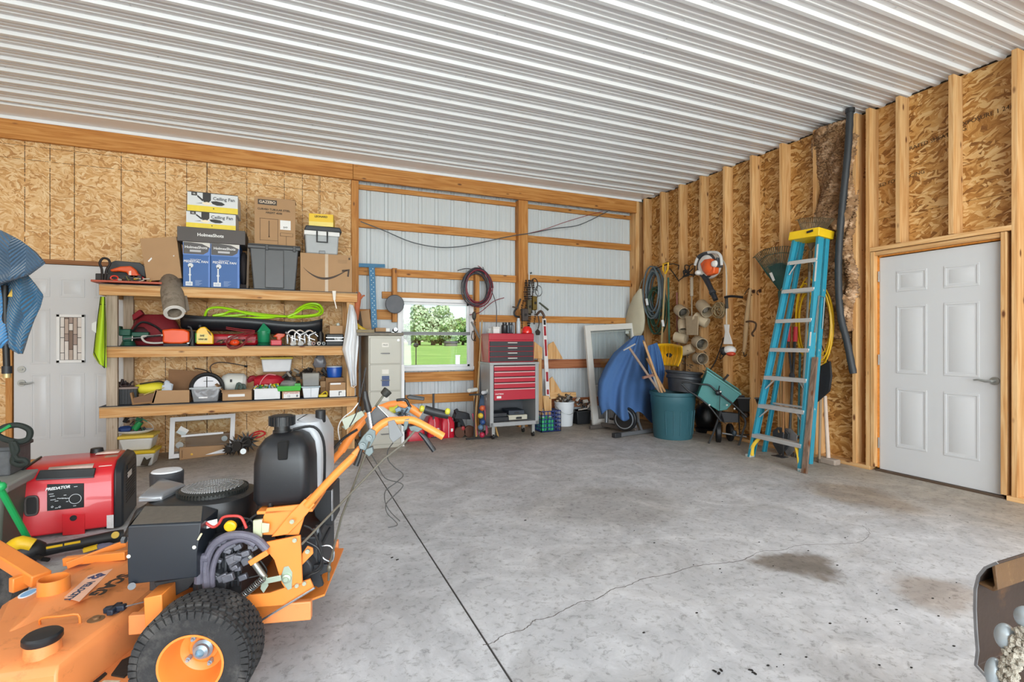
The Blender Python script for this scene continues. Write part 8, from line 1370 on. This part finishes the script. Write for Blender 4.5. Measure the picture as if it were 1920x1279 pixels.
t = tr('backer_board', 'narrow plywood board behind the hanging jugs', 'board', 1304, 735, 5.12); t.part('board', B().prism(lxs(t, [(1286, 640), (1312, 640), (1312, 712), (1286, 712)], 5.12), (.02, 0, 0)), wood('z', **PINE), bev=.002); t.part('nail', B().cyl(lx(t, 1300, 650, 5.11), lx(t, 1300, 650, 5.125), .005, n=6), ZINC)
t = tr('tool_cluster', 'small cluster of grey fittings stuck in the lowest jugs', 'fittings', 1300, 688, 5.0); pl_ = B(); rg = random.Random(31)
for k_ in range(26): q = lx(t, rg.uniform(1272, 1322), rg.uniform(655, 695), 4.98 + rg.uniform(-.03, .05)); s_ = rg.uniform(.008, .02); pl_.tube([q + V((0, -s_, -s_)), q + V((0, s_, s_ * rg.uniform(-1, 1.5)))], s_ * .3, 6)
t.part('fittings', pl_, P('#4b4a46', .5, .4, .5, 60), kind='stuff'); t.part('fittings_pale', B().ball(lx(t, 1275, 672, 5.0), (.04, .05, .03), 10, amp=.3), P('#6f6350', .7))
# yoke-like wooden handle and hook
t = tr('singletree', 'long turned wooden bar with iron hooks hanging on a stud', 'wooden bar', 1400, 660, 5.0); t.part('bar', B().tube(smooth(lxs(t, [(1407, 540), (1403, 570), (1400, 600), (1397, 640), (1394, 662)], 5.02), 4), [.014 + .014 * math.sin(math.pi * i / 16) for i in range(17)], 12), P('#a98a63', .7, 0, .2, 8)); t.part('ring_hook', B().tube(smooth(lxs(t, [(1399, 603), (1408, 602), (1417, 606), (1416, 616), (1410, 625), (1413, 630)], 5.0), 4), .011, 8), P('#5c4534', .6, .4)); t.part('end_hook', B().tube(smooth(lxs(t, [(1405, 540), (1400, 545), (1396, 552)], 5.0), 4), .005, 6), P('#3d3228', .6, .5)); t.part('lower_hook', B().tube(smooth(lxs(t, [(1394, 660), (1396, 668), (1400, 664)], 5.0), 4), .007, 6), P('#3d3228', .6, .5))
for k_, (u, v) in enumerate(((1412, 546), (1424, 545))): t = tr('eye_hook', ('rusty hook in the stud above the wooden bar, left', 'rusty hook in the stud above the wooden bar, right')[k_], 'hook', u, v, 5.13); t.part('hook', B().tube(smooth([(0, 0, 0), (-.03, 0, 0), (-.04, 0, -.03), (-.02, 0, -.05)], 4), .006, 6), P('#54392a', .6, .5)); t.part('plate', B().box(0.0, .02, -.012, .012, -.02, .02), P('#54392a', .6, .5))
# yellow snow shovel
YS = P('#f0b818', .4, 0, .04)
t = tr('snow_shovel', 'bright yellow scoop shovel standing behind the trash can', 'shovel', 1255, 690, 4.85)
def ysf(u, v):
    a = W.x(1231 + 48 * u - 8 * v * u + 4 * math.sin(v * 3) * u, 645 + 4 * u + (37 + 4 * math.sin(u * 3)) * v - 3 * math.sin(u * 3.1), 4.85 + .07 * math.sin(math.pi * u) + .09 * math.sin(v * 3)); return tuple(t.I @ a)
t.part('scoop', B().sheet(ysf, 16, 8), YS, solid=.008, smooth=60); b = B()
for k_ in range(5): f = .18 + .16 * k_; b.cut().tube([V(ysf(f, .1)) + V((-.008, 0, 0)), V(ysf(f, .5)) + V((-.008, 0, 0)), V(ysf(f, .95)) + V((-.008, 0, 0))], .006, 6)
t.part('rib', b, P('#dca010', .4)); t.part('handle', B().cyl(V(ysf(.5, .5)), V(ysf(.5, .5)) + V((.1, .1, -.95)) * .6, .015, n=8), P('#b08a58', .6))
# spreaders
TL_ = P('#2f7a78', .45, 0, .1, 6, .2)
cS = W.z(1352, 832, 0); t = thing('seed_spreader', 'teal tipped hopper of a push spreader beside the trash can', 'spreader', tuple(cS)); F = T((cS.x, cS.y, 0), -42); 
def sp_(u, v, y): return t.I @ (F.M @ F.y(u, v, y))
hA = [sp_(u, v, .0) for u, v in ((1326, 696), (1389, 739), (1363, 768), (1348, 771), (1307, 744))]; hB = [p + (t.M.to_3x3().inverted() @ (F.M.to_3x3() @ V((0, .26, .03)))) for p in hA]
t.part('hopper', B().loft([hA, hB]), TL_, bev=.006); t.part('hopper_rim', B().tube([hA[0], hA[1], hB[1], hB[0]], .012, 8, True), P('#5f9c98', .45))
t.part('handle', B().tube(smooth([sp_(u, v, -.05) for u, v in ((1277, 718), (1285, 716), (1312, 720), (1330, 722), (1345, 735), (1375, 758), (1400, 782))], 4), .011, 8), BLACK); t.part('handle_lower', B().tube(smooth([sp_(u, v, -.05) for u, v in ((1278, 720), (1290, 732), (1306, 742), (1330, 762), (1352, 790))], 4), .011, 8), BLACK)
t.part('control_knob', B().ball(sp_(1347, 736, -.08), (.045, .03, .035), 12), P('#1d2126', .4)); b = B()
for u, v in ((1346, 735), (1351, 734), (1330, 759), (1363, 759), (1377, 766)): b.cut().ball(sp_(u, v, -.10), .012, 8)
t.part('bolt', b, P('#d9dcd8', .3)); t.part('lever', B().tube([sp_(1347, 734, -.08), sp_(1349, 723, -.09)], .007, 6), BLACK); t.part('loop_stand', B().tube(smooth([sp_(u, v, -.02) for u, v in ((1352, 770), (1345, 790), (1336, 815), (1329, 832), (1338, 840), (1360, 844), (1378, 844), (1386, 832), (1392, 812), (1398, 792), (1392, 778))], 5), .012, 8), P('#3a3d40', .45, .3))
t.part('axle', B().cyl(sp_(1354, 812, .1), sp_(1400, 819, .1), .010, n=8), CHROME); q = sp_(1347, 815, .14); 
t.part('wheel', B().lathe(V((q.x, q.y, max(q.z, .12))), ((.05, -.03), (.115, -.03), (.13, -.02), (.13, .02), (.115, .03), (.05, .03)), 28, axis=(.74, -.66, 0)), BLACK); t.part('gearbox', B().ball(sp_(1377, 812, .1), (.03, .03, .04), 10), P('#3a4650', .5)); t.part('impeller_box', B().prism([sp_(u, v, .05) for u, v in ((1352, 772), (1385, 775), (1385, 792), (1358, 792))], (0.03, .12, 0)), DARK, bev=.006); t.part('cable', B().tube(smooth([sp_(u, v, -.06) for u, v in ((1350, 742), (1349, 765), (1351, 785), (1362, 795))], 4), .004, 6), BLACK); t.part('hand_grip', B().tube([sp_(1357, 712, .2), sp_(1366, 702, .2)], .014, 8), P('#2a2524', .5))
c2_ = W.z(1406, 834, 0); t = thing('drop_spreader', 'black open hopper of a second spreader left of the ladder', 'spreader', tuple(c2_)); F2 = T((c2_.x + .22, c2_.y, 0), -30)
def s2_(u, v, y): return t.I @ (F2.M @ F2.y(u, v, y))
rA = [s2_(1382, 746, 0), s2_(1424, 750, 0)]; dz = t.M.to_3x3().inverted() @ (F2.M.to_3x3() @ V((0, .26, 0))); b = B()
T4 = [rA[0], rA[1], rA[1] + dz, rA[0] + dz]; zt_ = T4[0].z; T4 = [V((p.x, p.y, zt_)) for p in T4]; ce_ = sum(T4, V()) / 4; B4 = [V((ce_.x + (p.x - ce_.x) * .7, ce_.y + (p.y - ce_.y) * .7, zt_ - .17)) for p in T4]
for i in range(4): j = (i + 1) % 4; n_ = (ce_ - (T4[i] + T4[j]) / 2).normalized() * .008; n_.z = 0; b.prism([T4[i], T4[j], B4[j], B4[i]], n_)
b.prism(B4, (0, 0, .008)); t.part('hopper', b, P('#1a1c1e', .45, 0, .2), bev=.001); t.part('rim', B().tube(T4, .010, 6, True), P('#5c5f60', .45)); 
for s_ in (-.16, .16): t.part('wheel', B().lathe((ce_.x + s_, ce_.y - s_ * .5, .11), ((.03, -.02), (.10, -.025), (.11, -.015), (.11, .015), (.10, .025), (.03, .02)), 24, axis=(.86, -.5, 0)), BLACK)
t.part('leg_frame', B().tube([V((ce_.x - .1, ce_.y, zt_ - .17)), V((ce_.x - .14, ce_.y - .05, .10)), V((ce_.x + .14, ce_.y - .2, .10)), V((ce_.x + .1, ce_.y - .05, zt_ - .17))], .010, 8), BLACK); t.part('agitator', B().ball((ce_.x, ce_.y, zt_ - .22), (.06, .06, .04), 12), P('#5a4638', .5, .3))
# ---------------------------------------------------------------- outdoors through the window
def tree(label, u, dist, hgt, wid, col, seed, white=False):
    d = ray(u, 639); k = dist; p = V((d.x * k, d.y * k, -.2)); t = thing('tree', label, 'tree', tuple(p)); rg = random.Random(seed)
    t.part('trunk', B().tube([(0, 0, 0), (.1, 0, hgt * .25), (0, .1, hgt * .5)], [wid * .045, wid * .035, wid * .02], 8), P('#4a4036', .9)); vs = []; fs = []
    cl = [(rg.uniform(-.36, .36) * wid, rg.uniform(-.3, .3) * wid, hgt * (.22 + .62 * rg.random())) for _ in range(26)]
    cl = [(x * (1.15 - abs(z / hgt - .45)), y, z) for x, y, z in cl]
    for cx, cy, cz in cl:
        r_ = wid * rg.uniform(.12, .2)
        for _ in range(230):
            v_ = V((rg.gauss(0, 1), rg.gauss(0, 1), rg.gauss(0, 1))).normalized() * r_ * rg.uniform(.75, 1); v_.z *= .75; c_ = V((cx, cy, cz)) + v_; s_ = .024 * wid * rg.uniform(.6, 1.3); a = V((rg.gauss(0, 1), rg.gauss(0, 1), rg.gauss(0, 1))).normalized() * s_; b_ = a.cross(v_.normalized() + V((.1, .1, 0))).normalized() * s_; n_ = len(vs); vs += [c_ - a, c_ - b_, c_ + a, c_ + b_]; fs.append((n_, n_+1, n_+2, n_+3))
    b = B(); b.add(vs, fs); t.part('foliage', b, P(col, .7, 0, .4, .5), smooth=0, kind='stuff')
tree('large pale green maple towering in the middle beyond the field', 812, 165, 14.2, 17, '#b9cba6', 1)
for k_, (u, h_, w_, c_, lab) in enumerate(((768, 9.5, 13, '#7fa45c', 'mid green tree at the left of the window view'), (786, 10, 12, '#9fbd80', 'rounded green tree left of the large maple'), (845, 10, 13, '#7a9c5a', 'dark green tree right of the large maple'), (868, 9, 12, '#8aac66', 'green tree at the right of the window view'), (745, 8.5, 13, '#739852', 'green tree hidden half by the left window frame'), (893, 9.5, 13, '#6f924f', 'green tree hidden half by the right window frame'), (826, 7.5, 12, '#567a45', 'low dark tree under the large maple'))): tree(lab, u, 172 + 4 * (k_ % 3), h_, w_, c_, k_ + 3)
d = ray(845, 639) * 140; t = thing('shed', 'small dark shed at the edge of the far field', 'shed', (d.x, d.y, -.2)); t.part('walls', B().box(-1.6, 1.6, -1, 1, 0, .9), P('#6a625c', .8)); t.part('roof', B().prism([(-1.8, -1.2, .9), (-1.8, 1.2, .9), (-1.8, 0, 1.4)], (3.6, 0, 0)), P('#4c4a4a', .7))
d = ray(858, 639) * 24; t = thing('marker_post', 'short white post standing in the field', 'post', (d.x, d.y, -.17)); t.part('post', B().box(-.10, .10, -.06, .06, 0, .75), WHITE, bev=.02); t.part('cap', B().box(-.11, .11, -.07, .07, .7, .76), WHITE)
d = ray(780, 639) * 15; t = thing('bird_feeder_pole', 'thin dark pole with small feeder in the grass', 'pole', (d.x, d.y, -.17)); t.part('pole', B().cyl((0, 0, 0), (0, 0, 1.25), .015, n=6), DARK); t.part('feeder', B().ball((0, 0, 1.3), (.08, .08, .07), 10), DARK)
_t = [o for o in bpy.data.objects if o.name.startswith('tree') and o.get('category') == 'tree'][1:4]
for k_, u in enumerate((560, 620, 675, 720, 925, 965, 1010, 1060, 1120)):     # the tree row goes on beside the window's view
    src = _t[k_ % 3]; d = ray(u, 639) * (170 + 5 * (k_ % 3)); c_ = src.copy(); C.objects.link(c_); c_.matrix_world = Matrix.Translation((d.x, d.y, -.2)) @ Matrix.Rotation(k_ * 1.3, 4, 'Z')
    c_['label'] = 'green tree in the far row, hidden beside the window opening'; c_['group'] = 'trees beyond the window edges'
    for ch in src.children: e_ = ch.copy(); C.objects.link(e_); e_.parent = c_
